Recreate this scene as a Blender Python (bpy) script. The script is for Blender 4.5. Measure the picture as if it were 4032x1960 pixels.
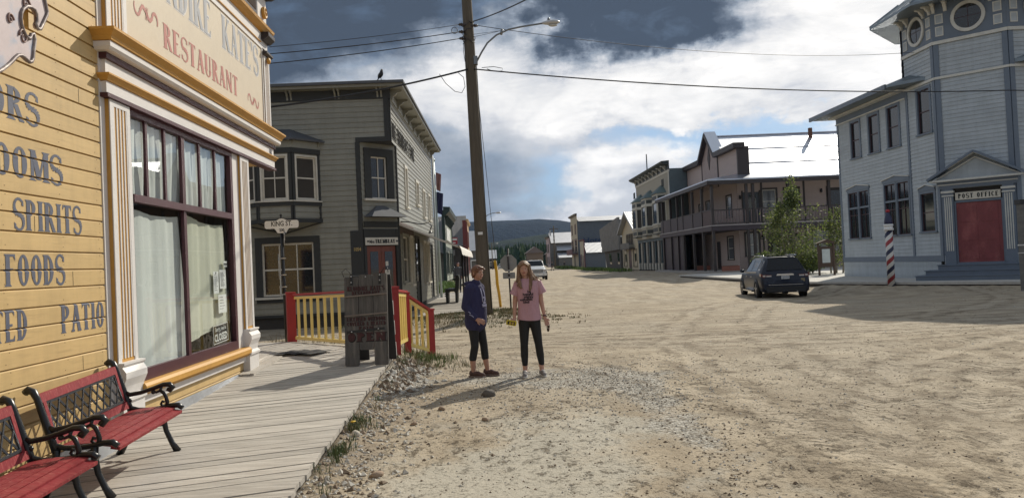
import bpy, bmesh, math, random
from mathutils import Matrix, Vector, noise
for o in list(bpy.data.objects): bpy.data.objects.remove(o)
S = bpy.context.scene
COL = S.collection
R = math.radians
rnd = random.Random(7)

# ------------------------------------------------------------------ camera
cam_d = bpy.data.cameras.new("camera"); cam = bpy.data.objects.new("camera", cam_d); COL.objects.link(cam)
cam_d.sensor_width = 36.0; cam_d.lens = 36.0 * 3028 / 4032
cam_d.clip_start = 0.05; cam_d.clip_end = 20000
cam.matrix_world = Matrix.Translation((0, 0, 1.75)) @ Matrix.Rotation(R(-1.9), 4, 'Z') @ Matrix.Rotation(R(90 + 1.06), 4, 'X') @ Matrix.Rotation(R(-2.58), 4, 'Z')
S.camera = cam
S.render.resolution_x = 1024; S.render.resolution_y = 497
S.view_settings.view_transform = 'Standard'; S.view_settings.look = 'None'
S.view_settings.exposure = 0.0; S.view_settings.gamma = 1.0
try: S.view_settings.use_curve_mapping = False
except Exception: pass

# ------------------------------------------------------------------ sun and sky
SUN_AZ, SUN_EL = 34.5, 35.2
sd = bpy.data.lights.new("sun", 'SUN'); sd.energy = 4.6; sd.angle = R(0.55); sd.color = (1.0, 0.93, 0.80)
sun = bpy.data.objects.new("sun", sd); COL.objects.link(sun)
sv = Vector((math.sin(R(SUN_AZ)) * math.cos(R(SUN_EL)), math.cos(R(SUN_AZ)) * math.cos(R(SUN_EL)), math.sin(R(SUN_EL))))
sun.rotation_euler = sv.to_track_quat('Z', 'Y').to_euler(); sun.location = sv * 60

class G:
    """tiny node-graph writer"""
    def __init__(s, nt): s.nt = nt; s.k = 0
    def n(s, t, **kw):
        nd = s.nt.nodes.new(t); s.k += 1; nd.location = (200 * (s.k % 12), -150 * (s.k // 12))
        for a, v in kw.items():
            if a.startswith('i_'):
                key = a[2:]
                key = int(key) if key.isdigit() else key.replace('_', ' ')
                s.put(nd.inputs[key], v)
            else: setattr(nd, a, v)
        return nd
    def put(s, inp, v):
        if isinstance(v, bpy.types.NodeSocket): s.nt.links.new(v, inp)
        elif isinstance(v, bpy.types.Node): s.nt.links.new(v.outputs[0], inp)
        else:
            if hasattr(inp.default_value, '__len__') and not hasattr(v, '__len__'): v = (v,) * len(inp.default_value)
            if hasattr(v, '__len__') and len(inp.default_value) == 4 and len(v) == 3: v = (*v, 1)
            inp.default_value = v
    def m(s, op, a, b=0.0, c=0.0):
        nd = s.nt.nodes.new('ShaderNodeMath'); nd.operation = op
        s.put(nd.inputs[0], a); s.put(nd.inputs[1], b); s.put(nd.inputs[2], c); return nd.outputs[0]
    def v(s, op, a, b=(0, 0, 0), sc=None):
        nd = s.nt.nodes.new('ShaderNodeVectorMath'); nd.operation = op
        s.put(nd.inputs[0], a); s.put(nd.inputs[1], b)
        if sc is not None: s.put(nd.inputs[3], sc)
        return nd.outputs['Value'] if op in ('DOT_PRODUCT', 'LENGTH') else nd.outputs[0]
    def ss(s, x, a, b, lo=0.0, hi=1.0):
        nd = s.nt.nodes.new('ShaderNodeMapRange'); nd.interpolation_type = 'SMOOTHSTEP'
        s.put(nd.inputs[0], x); nd.inputs[1].default_value = a; nd.inputs[2].default_value = b
        nd.inputs[3].default_value = lo; nd.inputs[4].default_value = hi; return nd.outputs[0]
    def mix(s, f, a, b, mode='MIX'):
        nd = s.nt.nodes.new('ShaderNodeMix'); nd.data_type = 'RGBA'; nd.blend_type = mode
        s.put(nd.inputs[0], f); s.put(nd.inputs[6], a); s.put(nd.inputs[7], b); return nd.outputs[2]
    def noise(s, vec, scale, detail=4, rough=0.55, dist=0.0, out=0):
        nd = s.nt.nodes.new('ShaderNodeTexNoise'); s.put(nd.inputs['Vector'], vec)
        nd.inputs['Scale'].default_value = scale; nd.inputs['Detail'].default_value = detail
        nd.inputs['Roughness'].default_value = rough; nd.inputs['Distortion'].default_value = dist
        return nd.outputs[out]

def cam_dir(dx, dy):
    """world direction for a point of the sky given as it appears in the 2576 px wide view of the photograph"""
    q = Vector(((dx * 1.5652 - 2016) / 3028, -(dy * 1.5652 - 980) / 3028, -1)); q.normalize()
    return cam.matrix_world.to_3x3() @ q

W = bpy.data.worlds.new("World"); S.world = W; W.use_nodes = True
W.node_tree.nodes.clear(); g = G(W.node_tree)
def build_world():
    tc = g.n('ShaderNodeTexCoord').outputs['Generated']
    d = g.v('NORMALIZE', tc)
    sky = g.n('ShaderNodeTexSky'); sky.sky_type = 'NISHITA'; sky.sun_disc = False
    sky.sun_elevation = R(SUN_EL); sky.sun_rotation = R(SUN_AZ); sky.air_density = 1.0; sky.dust_density = 1.2; sky.ozone_density = 1.0
    sep = g.n('ShaderNodeSeparateXYZ', i_0=d)
    # stretch the noise so clouds flatten towards the horizon
    st = g.v('MULTIPLY', d, (1.0, 1.0, 2.3))
    w1 = g.noise(st, 3.2, 4, 0.55, 0.0, 1); w2 = g.noise(st, 11.0, 5, 0.6, 0.0, 1)
    off = g.v('ADD', g.v('MULTIPLY', g.v('SUBTRACT', w1, (.5, .5, .5)), (.26, .26, .20)),
                     g.v('MULTIPLY', g.v('SUBTRACT', w2, (.5, .5, .5)), (.10, .10, .07)))
    w3 = g.noise(d, 34.0, 6, 0.62, 0.0, 1)
    off = g.v('ADD', off, g.v('MULTIPLY', g.v('SUBTRACT', w3, (.5, .5, .5)), (.055, .055, .045)))
    dd = g.v('NORMALIZE', g.v('ADD', d, off))
    def blobs(lst):
        acc = None
        for (x, y, rad, wgt) in lst:
            c = cam_dir(x, y); rr = rad / 1935.0
            dist = g.v('LENGTH', g.v('MULTIPLY', g.v('SUBTRACT', dd, tuple(c)), (1, 1, 1.35)))
            v = g.m('MULTIPLY', g.ss(dist, rr * 1.25, rr * 0.25), wgt)
            acc = v if acc is None else g.m('ADD', acc, v)
        return acc
    dark = blobs([(820, -10, 290, .92), (1020, 20, 170, .5), (780, 190, 200, .30), (1000, 190, 130, .22), (560, 60, 320, .9), (1560, 20, 190, 1.0), (1790, -5, 190, .95), (1400, 5, 120, .45),
                  (1150, 480, 230, .28), (1120, 400, 130, .20), (1260, 500, 170, .22), (1500, -160, 420, .9), (900, -200, 500, .9), (1960, 190, 70, .25), (1560, 330, 110, .2), (2020, 215, 70, .25)])
    bright = blobs([(1310, 190, 170, .80), (1480, 215, 150, .75), (1180, 250, 110, .45), (1560, 250, 120, .5), (1720, 190, 150, .8), (1880, 130, 130, 1.0), (2080, 90, 190, 1.3), (2180, 230, 170, 1.0),
                    (2150, -100, 330, 1.3), (1980, 240, 130, .5), (1500, 440, 110, .75), (1600, 405, 95, .55), (1700, 380, 90, .65), (1060, 270, 70, .4), (1420, 545, 60, .5), (1250, 545, 50, .5),
                    (1660, 300, 38, .75), (1340, 262, 40, .3), (2600, 0, 500, 1.4), (1500, 260, 140, .25)])
    blue = blobs([(1620, 345, 130, .9), (1450, 420, 120, .35), (2080, 300, 120, 1.0), (1750, 350, 130, .8), (1900, 330, 150, .8), (1400, 470, 120, .5), (2000, 380, 160, .9)])
    fine = g.noise(st, 8.0, 9, 0.60, 0.5); fine2 = g.noise(g.v('MULTIPLY', d, (1, 1, 4.5)), 17.0, 8, 0.62, 0.6)
    tex = g.m('ADD', g.m('MULTIPLY', g.m('SUBTRACT', fine, .5), 1.5), g.m('MULTIPLY', g.m('SUBTRACT', fine2, .5), .55))
    bright = g.m('MINIMUM', bright, 1.0)
    lum = g.m('ADD', .66, g.m('MULTIPLY', bright, .42))
    lum = g.m('SUBTRACT', lum, g.m('MULTIPLY', dark, .52))
    amp = g.m('ADD', .12, g.m('MULTIPLY', g.m('ABSOLUTE', bright), .75))
    lum = g.m('ADD', lum, g.m('MULTIPLY', tex, amp))
    # unseen sky overhead and behind the viewpoint dimmed to deepen the shade
    over = g.m('MAXIMUM', g.ss(sep.outputs[2], .38, .62), g.ss(sep.outputs[1], .30, -.15))
    lum = g.m('SUBTRACT', lum, g.m('MULTIPLY', over, .17))
    lum = g.m('MAXIMUM', lum, .09)
    ramp = g.n('ShaderNodeValToRGB', i_0=g.m('MULTIPLY', lum, .8)); cr = ramp.color_ramp
    cr.elements[0].position = 0.06; cr.elements[0].color = (.072, .093, .130, 1)
    cr.elements[1].position = 1.0; cr.elements[1].color = (1.25, 1.22, 1.18, 1)
    for p, c in ((.20, (.145, .178, .232)), (.34, (.345, .395, .470)), (.46, (.53, .57, .63)), (.60, (.80, .81, .84)), (.75, (1.0, .99, .98))):
        e = cr.elements.new(p); e.color = (*c, 1)
    cloud = g.mix(1.0, ramp.outputs[0], (9.0, 9.0, 9.0, 1), 'MULTIPLY')
    clear = g.mix(.55, g.mix(1.0, sky.outputs[0], (.62, .80, 1.0, 1), 'MULTIPLY'), (3.0, 4.6, 6.8, 1))
    bm = g.m('MINIMUM', g.m('MAXIMUM', g.m('ADD', g.m('SUBTRACT', blue, g.m('MULTIPLY', bright, .9)), g.m('MULTIPLY', g.m('SUBTRACT', .5, fine), 1.2)), 0.0), .85)
    # thin veil: some clear sky shows everywhere
    col = g.mix(bm, cloud, clear)
    # below the horizon: dim ground tone
    col = g.mix(g.ss(sep.outputs[2], -.02, .0), (2.2, 2.0, 1.7, 1), col)
    bg = g.n('ShaderNodeBackground', i_0=col); bg.inputs[1].default_value = 0.10
    out = g.n('ShaderNodeOutputWorld', i_0=bg)
build_world()

# ------------------------------------------------------------------ materials
MATS = {}
def mat(name, col, rough=.6, metal=0.0, var=.12, vscale=3.0, stretch=(1, 1, 1), bump=0.0, bscale=40.0, spec=.5, col2=None, c2amt=0.5, c2scale=1.5, coat=0.0, emis=None, alpha=None, board=None):
    if name in MATS: return MATS[name]
    m = bpy.data.materials.new(name); m.use_nodes = True; nt = m.node_tree; nt.nodes.clear(); q = G(nt)
    out = q.n('ShaderNodeOutputMaterial'); b = q.n('ShaderNodeBsdfPrincipled')
    nt.links.new(b.outputs[0], out.inputs[0])
    tc = q.n('ShaderNodeTexCoord').outputs['Object']
    vec = q.v('MULTIPLY', tc, stretch)
    n1 = q.noise(vec, vscale, 6, .6); n2 = q.noise(vec, vscale * 7, 4, .6)
    f = q.m('ADD', q.m('MULTIPLY', n1, .6), q.m('MULTIPLY', n2, .4))
    k = q.ss(f, .3, .7, 1 - var, 1 + var)
    base = (*col, 1)
    if col2 is not None:
        n3 = q.noise(vec, c2scale, 5, .65)
        base = q.mix(q.ss(n3, .62 - c2amt * .35, .78 - c2amt * .35), base, (*col2, 1))
    cc = q.n('ShaderNodeCombineXYZ', i_0=k, i_1=k, i_2=k)
    c = q.mix(1.0, base, cc.outputs[0], 'MULTIPLY')
    if board:
        # every board takes the paint a little differently; rain marks and grime
        zz = q.n('ShaderNodeSeparateXYZ', i_0=tc).outputs[2]; row = q.m('FLOOR', q.m('DIVIDE', q.m('SUBTRACT', zz, board[1]), board[0]))
        wn = q.n('ShaderNodeTexWhiteNoise'); wn.noise_dimensions = '1D'; q.put(wn.inputs['W'], row)
        kk = q.m('ADD', 1 - board[2], q.m('MULTIPLY', wn.outputs['Value'], 2 * board[2])); gm_ = q.noise(q.v('MULTIPLY', tc, (2.2, 2.2, .5)), 2.0, 5, .65)
        kk = q.m('MULTIPLY', kk, q.ss(gm_, .38, .7, 1.03, .90)); c3 = q.n('ShaderNodeCombineXYZ', i_0=kk, i_1=kk, i_2=kk); c = q.mix(1.0, c, c3.outputs[0], 'MULTIPLY')
    nt.links.new(c, b.inputs['Base Color'])
    q.put(b.inputs['Roughness'], q.m('ADD', rough - .06, q.m('MULTIPLY', n2, .12)))
    b.inputs['Metallic'].default_value = metal
    b.inputs['Specular IOR Level'].default_value = spec
    b.inputs['Coat Weight'].default_value = coat
    if emis: b.inputs['Emission Color'].default_value = (*emis[0], 1); b.inputs['Emission Strength'].default_value = emis[1]
    if bump > 0:
        nb = q.noise(vec, bscale, 5, .65)
        bn = q.n('ShaderNodeBump', i_Height=nb); bn.inputs['Strength'].default_value = 1.0; bn.inputs['Distance'].default_value = bump
        nt.links.new(bn.outputs[0], b.inputs['Normal'])
    MATS[name] = m; return m

def glass_mat(name, tint=(.9, .95, .95), rough=.0, ior_f=.06):
    """clear pane: fresnel reflection over plain transparency"""
    if name in MATS: return MATS[name]
    m = bpy.data.materials.new(name); m.use_nodes = True; nt = m.node_tree; nt.nodes.clear(); q = G(nt)
    out = q.n('ShaderNodeOutputMaterial'); gl = q.n('ShaderNodeBsdfGlossy', i_0=(.95, .97, 1, 1)); gl.inputs['Roughness'].default_value = rough
    tr = q.n('ShaderNodeBsdfTransparent', i_0=(*tint, 1)); ge = q.n('ShaderNodeNewGeometry')
    cs = q.m('ABSOLUTE', q.v('DOT_PRODUCT', ge.outputs['Normal'], ge.outputs['Incoming']))
    f = q.m('ADD', ior_f, q.m('MULTIPLY', 1.0 - ior_f, q.m('POWER', q.m('SUBTRACT', 1.0, cs), 5.0)))
    mx = q.n('ShaderNodeMixShader', i_0=f); nt.links.new(tr.outputs[0], mx.inputs[1]); nt.links.new(gl.outputs[0], mx.inputs[2])
    nt.links.new(mx.outputs[0], out.inputs[0]); MATS[name] = m; return m

# ------------------------------------------------------------------ mesh builder
def FR(o, xdir):
    """facade frame: x to the right seen from outside, y into the building, z up"""
    x = Vector((xdir[0], xdir[1], 0)).normalized(); y = Vector((-x.y, x.x, 0)); z = Vector((0, 0, 1))
    M = Matrix.Identity(4)
    for i in range(3): M[i][0] = x[i]; M[i][1] = y[i]; M[i][2] = z[i]
    M.translation = Vector(o) if len(o) == 3 else Vector((*o, 0)); return M

class MB:
    def __init__(s, M=None): s.v = []; s.f = []; s.fm = []; s.sm = []; s.M = M or Matrix.Identity(4); s.mi = 0; s.smooth = False
    def av(s, p): s.v.append(s.M @ Vector(p)); return len(s.v) - 1
    def af(s, idx): s.f.append(tuple(idx)); s.fm.append(s.mi); s.sm.append(s.smooth)
    def poly(s, pts): s.af([s.av(p) for p in pts])
    def box(s, x0, x1, y0, y1, z0, z1, T=None):
        P = [(x0, y0, z0), (x1, y0, z0), (x1, y1, z0), (x0, y1, z0), (x0, y0, z1), (x1, y0, z1), (x1, y1, z1), (x0, y1, z1)]
        if T is not None: P = [T @ Vector(p) for p in P]
        i = [s.av(p) for p in P]
        for a, b, c, d in ((0, 3, 2, 1), (4, 5, 6, 7), (0, 1, 5, 4), (1, 2, 6, 5), (2, 3, 7, 6), (3, 0, 4, 7)): s.af((i[a], i[b], i[c], i[d]))
        return s
    def beam(s, a, b, w, h=None, up=(0, 0, 1)):
        h = h or w; a = Vector(a); b = Vector(b); d = (b - a); L = d.length; d.normalize()
        u = Vector(up); r = d.cross(u)
        if r.length < 1e-4: r = d.cross(Vector((0, 1, 0)))
        r.normalize(); u = r.cross(d)
        T = Matrix.Identity(4)
        for i in range(3): T[i][0] = r[i]; T[i][1] = d[i]; T[i][2] = u[i]
        T.translation = a
        return s.box(-w / 2, w / 2, 0, L, -h / 2, h / 2, T)
    def prism(s, poly, axis, a, b):
        """extrude 2-D polygon (list of (u,v)) along axis 'x','y' or 'z' from a to b. u,v = remaining axes in order"""
        def P(u, v, w): return {'x': (w, u, v), 'y': (u, w, v), 'z': (u, v, w)}[axis]
        lo = [s.av(P(u, v, a)) for u, v in poly]; hi = [s.av(P(u, v, b)) for u, v in poly]; n = len(poly)
        s.af(lo[::-1]); s.af(hi)
        for i in range(n): s.af((lo[i], lo[(i + 1) % n], hi[(i + 1) % n], hi[i]))
        return s
    def tube(s, pts, r, seg=8, cap=True, ell=None):
        pts = [Vector(p) for p in pts]; n = len(pts); rr = r if hasattr(r, '__len__') else [r] * n
        rings = []; prev = None; sm = s.smooth; s.smooth = True
        for i, p in enumerate(pts):
            t = (pts[min(i + 1, n - 1)] - pts[max(i - 1, 0)]).normalized()
            if prev is None:
                u = t.cross(Vector((0, 0, 1)));
                if u.length < .05: u = t.cross(Vector((0, 1, 0)))
            else: u = prev - t * prev.dot(t)
            u.normalize(); prev = u; w = t.cross(u)
            e = ell or (1, 1)
            rings.append([s.av(p + u * math.cos(2 * math.pi * k / seg) * rr[i] * e[0] + w * math.sin(2 * math.pi * k / seg) * rr[i] * e[1]) for k in range(seg)])
        for a, b in zip(rings, rings[1:]):
            for k in range(seg): s.af((a[k], a[(k + 1) % seg], b[(k + 1) % seg], b[k]))
        s.smooth = False
        if cap: s.af(rings[0][::-1]); s.af(rings[-1])
        s.smooth = sm; return s
    def lathe(s, prof, o=(0, 0, 0), seg=16, axis='z'):
        o = Vector(o); rings = []; sm = s.smooth; s.smooth = True
        for r, h in prof:
            ring = []
            for k in range(seg):
                a = 2 * math.pi * k / seg; c, q = math.cos(a) * r, math.sin(a) * r
                ring.append(s.av(o + Vector({'z': (c, q, h), 'x': (h, c, q), 'y': (q, h, c)}[axis])))
            rings.append(ring)
        for a, b in zip(rings, rings[1:]):
            for k in range(seg): s.af((a[k], a[(k + 1) % seg], b[(k + 1) % seg], b[k]))
        s.smooth = False
        if prof[0][0] > 1e-5: s.af(rings[0][::-1])
        if prof[-1][0] > 1e-5: s.af(rings[-1])
        s.smooth = sm; return s
    def ell(s, c, r, seg=12, T=None):
        """ellipsoid"""
        c = Vector(c); n = seg // 2; rings = []; sm = s.smooth; s.smooth = True
        def P(x, y, z):
            v = Vector((x * r[0], y * r[1], z * r[2]))
            if T is not None: v = T @ v
            return s.av(c + v)
        top = P(0, 0, 1); bot = P(0, 0, -1)
        for i in range(1, n):
            t = math.pi * i / n
            rings.append([P(math.sin(t) * math.cos(2 * math.pi * k / seg), math.sin(t) * math.sin(2 * math.pi * k / seg), math.cos(t)) for k in range(seg)])
        for k in range(seg):
            s.af((top, rings[0][k], rings[0][(k + 1) % seg])); s.af((bot, rings[-1][(k + 1) % seg], rings[-1][k]))
        for a, b in zip(rings, rings[1:]):
            for k in range(seg): s.af((a[k], b[k], b[(k + 1) % seg], a[(k + 1) % seg]))
        s.smooth = sm; return s
    def cap(s, a, b, ra, rb, seg=10, ell=(1, 1)):
        """tapered capsule"""
        a = Vector(a); b = Vector(b); d = (b - a).normalized()
        pts = []; rr = []
        for t in (0.02, .3, .6, .85): pts.append(a - d * ra * math.cos(t * math.pi / 2)); rr.append(ra * math.sin(t * math.pi / 2))
        pts.append(a); rr.append(ra); pts.append(b); rr.append(rb)
        for t in (.85, .6, .3, .02): pts.append(b + d * rb * math.cos(t * math.pi / 2)); rr.append(rb * math.sin(t * math.pi / 2))
        return s.tube(pts, rr, seg, True, ell)

ROOTM = {}
def root_inv(o):
    while o.parent is not None: o = o.parent
    return ROOTM.get(o.name, Matrix.Identity(4))
def part(mb, name, m, parent=None, label=None, world=True, kind=None):
    """link the builder's mesh as one object; world coordinates are turned into the thing's own"""
    me = bpy.data.meshes.new(name)
    vs = mb.v
    if parent is not None and world:
        I = root_inv(parent); vs = [I @ v for v in vs]
    me.from_pydata([tuple(v) for v in vs], [], mb.f)
    ms = m if isinstance(m, (list, tuple)) else [m]
    for x in ms: me.materials.append(x)
    me.polygons.foreach_set('material_index', mb.fm); me.polygons.foreach_set('use_smooth', mb.sm)
    me.update(); 
    o = bpy.data.objects.new(name, me); COL.objects.link(o)
    if parent is not None: o.parent = parent
    if label: o['label'] = label
    if kind: o['kind'] = kind
    return o
def tag(o, label, cat, group=None, kind=None):
    o['label'] = label; o['category'] = cat
    if group: o['group'] = group
    if kind: o['kind'] = kind
    return o
def thing(name, label, cat, loc, rz=0.0, group=None):
    o = bpy.data.objects.new(name, None); COL.objects.link(o); o.empty_display_size = .2
    o.location = loc; o.rotation_euler = (0, 0, rz); tag(o, label, cat, group)
    ROOTM[o.name] = (Matrix.Translation(Vector(loc)) @ Matrix.Rotation(rz, 4, 'Z')).inverted(); return o
def struct(mb, name, m, kind='structure'): return part(mb, name, m, None, None, True, kind)
def copy_tree(o, parent=None, label=None):
    c = o.copy(); COL.objects.link(c); c.parent = parent
    if label: c['label'] = label
    for ch in list(o.children): copy_tree(ch, c)
    return c
def single(mb, name, m, label, cat, group=None):
    """a thing that is one mesh: origin at its base"""
    xs = [v.x for v in mb.v]; ys = [v.y for v in mb.v]; z0 = min(v.z for v in mb.v)
    c = Vector(((min(xs) + max(xs)) / 2, (min(ys) + max(ys)) / 2, z0)); mb.v = [v - c for v in mb.v]
    o = part(mb, name, m, None, None, False); o.location = c; return tag(o, label, cat, group)

# ------------------------------------------------------------------ siding
def prof_clap(d): return lambda t: -d * (1 - t)
def prof_ship(d): return lambda t: 0.0 if t < .86 else d * min(1, (t - .86) / .10)
def siding(mb, x0, x1, z0, z1, pitch, holes=(), prof=None, zref=0.0, lim=None):
    """horizontal boards of real depth on the plane y=0 of mb.M, cut round rectangular holes"""
    prof = prof or prof_clap(.018)
    k0 = math.floor((z0 - zref) / pitch); k1 = math.ceil((z1 - zref) / pitch)
    for k in range(k0, k1):
        a = zref + k * pitch; lv = {max(a, z0), min(a + pitch, z1)}
        if a + pitch <= z0 + 1e-6 or a >= z1 - 1e-6: continue
        for f in (.86, .96):
            if prof(.5) == 0.0 and z0 < a + pitch * f < z1: lv.add(a + pitch * f)
        for (hx0, hx1, hz0, hz1) in holes:
            for hz in (hz0, hz1):
                if a < hz < a + pitch and z0 < hz < z1: lv.add(hz)
        lv = sorted(lv)
        for za, zb in zip(lv, lv[1:]):
            if zb - za < 1e-5: continue
            zm = (za + zb) / 2; segs = [(x0, x1)]
            for (hx0, hx1, hz0, hz1) in holes:
                if hz0 <= zm <= hz1:
                    ns = []
                    for (p, q) in segs:
                        if hx1 <= p or hx0 >= q: ns.append((p, q)); continue
                        if hx0 > p: ns.append((p, hx0))
                        if hx1 < q: ns.append((hx1, q))
                    segs = ns
            ta = (za - a) / pitch; tb = (zb - a) / pitch
            for (p, q) in segs:
                pa, qa, pb, qb = p, q, p, q
                if lim:
                    la, lb = lim(za), lim(zb)
                    pa, qa = max(p, la[0]), min(q, la[1]); pb, qb = max(p, lb[0]), min(q, lb[1])
                    if qa <= pa and qb <= pb: continue
                    qa = max(qa, pa); qb = max(qb, pb)
                mb.poly([(pa, prof(ta), za), (qa, prof(ta), za), (qb, prof(tb), zb), (pb, prof(tb), zb)])
                if abs(ta) < 1e-4:
                    y1 = prof(.999)
                    mb.poly([(pa, y1, za), (qa, y1, za), (qa, prof(0), za), (pa, prof(0), za)])
def side_profile(z, pitch, prof, zref=0.0):
    return prof(((z - zref) / pitch) % 1.0)

# ------------------------------------------------------------------ lettering
def _arc(cx, cy, rx, ry, a0, a1, T, t, n=14):
    o = []; i = []
    for k in range(n + 1):
        a = R(a0 + (a1 - a0) * k / n); th = t + (T - t) * abs(math.cos(a)) ** 1.3
        o.append((cx + rx * math.cos(a), cy + ry * math.sin(a)))
        # thickness measured inwards
        i.append((cx + (rx - th) * math.cos(a), cy + (ry - t - (th - t) * .3) * math.sin(a)))
    return [[o[k], o[k + 1], i[k + 1], i[k]] for k in range(n)]
def _stem(x, T, y0=0, y1=1, f=1.75, lean=0):
    h = T / 2; e = .07 * (y1 - y0)
    return [[(x - h * f, y0), (x + h * f, y0), (x + h, y0 + e), (x - h, y0 + e)], [(x - h, y0 + e), (x + h, y0 + e), (x + h, y1 - e), (x - h, y1 - e)],
            [(x - h, y1 - e), (x + h, y1 - e), (x + h * f, y1), (x - h * f, y1)]]
def _dg(x0, y0, x1, y1, T): return [[(x0 - T / 2, y0), (x0 + T / 2, y0), (x1 + T / 2, y1), (x1 - T / 2, y1)]]
def _hb(y, x0, x1, t, s=0, d=1):
    p = [[(x0, y - t / 2), (x1, y - t / 2), (x1, y + t / 2), (x0, y + t / 2)]]
    if s: p.append([(x1 - .02, y + d * t / 2), (x1, y + d * t / 2), (x1 + .01, y + d * (t / 2 + s)), (x1 - .07, y + d * t / 2)])
    return p
def glyph(ch, T=.14, t=.05):
    """returns (advance, polygons) for cap height 1; T thick stem, t thin stroke"""
    h = T / 2; e = t / 2
    if ch == ' ': return .30, []
    if ch == "'": return .14, [[(.04, .72), (.09, .72), (.13, 1), (.0, 1)]]
    if ch == '.': return .16, [[(.02, 0), (.02 + T, 0), (.02 + T, T), (.02, T)]]
    if ch == 'I': return .24, _stem(.12, T)
    if ch == 'L': return .46, _stem(.12, T) + _hb(e, .12, .42, t, .14)
    if ch == 'E': return .48, _stem(.12, T) + _hb(e, .12, .43, t, .14) + _hb(1 - e, .12, .42, t, .13, -1) + _hb(.52, .12, .33, t)
    if ch == 'F': return .45, _stem(.12, T) + _hb(1 - e, .12, .42, t, .14, -1) + _hb(.52, .12, .33, t)
    if ch == 'T': return .50, _stem(.25, T) + _hb(1 - e, .03, .47, t, .14, -1) + [[(.03, 1 - t), (.1, 1 - t), (.03, .82), (.02, .82)]]
    if ch == 'H': return .54, _stem(.12, T) + _stem(.42, T) + _hb(.52, .12, .42, t)
    if ch == 'O': return .50, _arc(.25, .5, .23, .5, 0, 360, T, t * 1.3, 26)
    if ch == 'C': return .48, _arc(.25, .5, .23, .5, 55, 305, T, t * 1.3, 20) + [[(.37, .80), (.43, .74), (.42, .95), (.38, .92)], [(.37, .2), (.43, .26), (.42, .05), (.38, .08)]]
    if ch == 'G': return .50, _arc(.25, .5, .23, .5, 55, 305, T, t * 1.3, 20) + [[(.37, .80), (.43, .74), (.42, .95), (.38, .92)]] + _stem(.41, T * .8, 0.02, .46)
    if ch == 'D': return .52, _stem(.12, T) + _arc(.16, .5, .32, .5, -90, 90, T, t, 16)
    if ch == 'P': return .48, _stem(.12, T) + _arc(.16, .74, .28, .26, -90, 90, T, t, 12)
    if ch == 'B': return .50, _stem(.12, T) + _arc(.16, .77, .25, .23, -90, 90, T * .9, t, 10) + _arc(.16, .28, .30, .28, -90, 90, T, t, 12)
    if ch == 'R': return .52, _stem(.12, T) + _arc(.16, .75, .27, .25, -90, 90, T, t, 12) + _dg(.45, 0, .26, .50, T * .9) + [[(.40, 0), (.53, 0), (.53, .05), (.43, .05)]]
    if ch == 'S': 
        P = []; pts = []
        for k in range(27):
            u = k / 26
            if u < .5: a = R(40 + 230 * u * 2); c = (.23, .745); pts.append((c[0] + .19 * math.cos(a), c[1] + .255 * math.sin(a)))
            else: a = R(90 - 230 * (u - .5) * 2); c = (.23, .255); pts.append((c[0] + .19 * math.cos(a), c[1] + .255 * math.sin(a)))
        for k in range(26):
            (xa, ya), (xb, yb) = pts[k], pts[k + 1]
            u = (k + .5) / 26; th = t + (T - t) * math.exp(-((u - .5) / .17) ** 2) + .01; l = math.hypot(xb - xa, yb - ya) + 1e-6
            nx, ny = -(yb - ya) / l * th / 2, (xb - xa) / l * th / 2
            P.append([(xa - nx, ya - ny), (xb - nx, yb - ny), (xb + nx, yb + ny), (xa + nx, ya + ny)])
        P += [[(.34, .80), (.43, .76), (.42, .96), (.36, .88)], [(.02, .24), (.11, .18), (.10, .10), (.03, .03)]]
        return .46, P
    if ch == 'U': return .54, _stem(.12, T, .3, 1) + _stem(.42, t * 1.4, .3, 1, 2.6) + _arc(.27, .31, .22, .31, 180, 360, T * .8, t, 12)
    if ch == 'V': return .52, _dg(.26, 0, .09, 1, T) + _dg(.28, 0, .45, 1, t) + _hb(1 - e, 0, .18, t) + _hb(1 - e, .37, .52, t)
    if ch == 'A': return .54, _dg(.09, 0, .26, 1, t * 1.2) + _dg(.45, 0, .27, 1, T) + _hb(.34, .15, .40, t) + _hb(e, 0, .18, t) + _hb(e, .35, .55, t)
    if ch == 'N': return .58, _stem(.10, t * 1.4, f=2.6) + _stem(.48, t * 1.4, f=2.6) + _dg(.48, 0, .10, 1, T)
    if ch == 'M': return .68, _stem(.10, t * 1.4, f=2.6) + _stem(.58, T) + _dg(.33, .05, .12, 1, T) + _dg(.33, .05, .55, 1, t)
    if ch == 'K': return .56, _stem(.12, T) + _dg(.19, .42, .46, 1, t * 1.2) + _dg(.47, 0, .25, .55, T) + _hb(1 - e, .38, .54, t) + _hb(e, .38, .57, t)
    if ch == 'Y': return .52, _stem(.26, T, 0, .5, 1.3) + _dg(.26, .45, .08, 1, T * .9) + _dg(.26, .45, .45, 1, t) 
    if ch == '&': return .52, _arc(.24, .76, .15, .24, 0, 360, T * .6, t, 14) + _arc(.24, .28, .21, .28, 0, 360, T * .8, t, 14) + _dg(.48, 0, .14, .66, T * .7)
    if ch == 'J': return .4, _stem(.26, T, .2, 1) + _arc(.17, .22, .15, .22, 180, 360, T * .7, t, 8)
    return .4, _stem(.2, T)
def letter_polys(text, h, wide=1.0, T=.14, t=.05, gap=.06):
    """polygons in metres laid out from x=0"""
    x = 0; P = []
    for ch in text:
        adv, ps = glyph(ch, T, t)
        P.append([[(x + px * wide * h, py * h) for px, py in p] for p in ps]); x += (adv + gap) * wide * h
    return x - gap * wide * h, P
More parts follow.
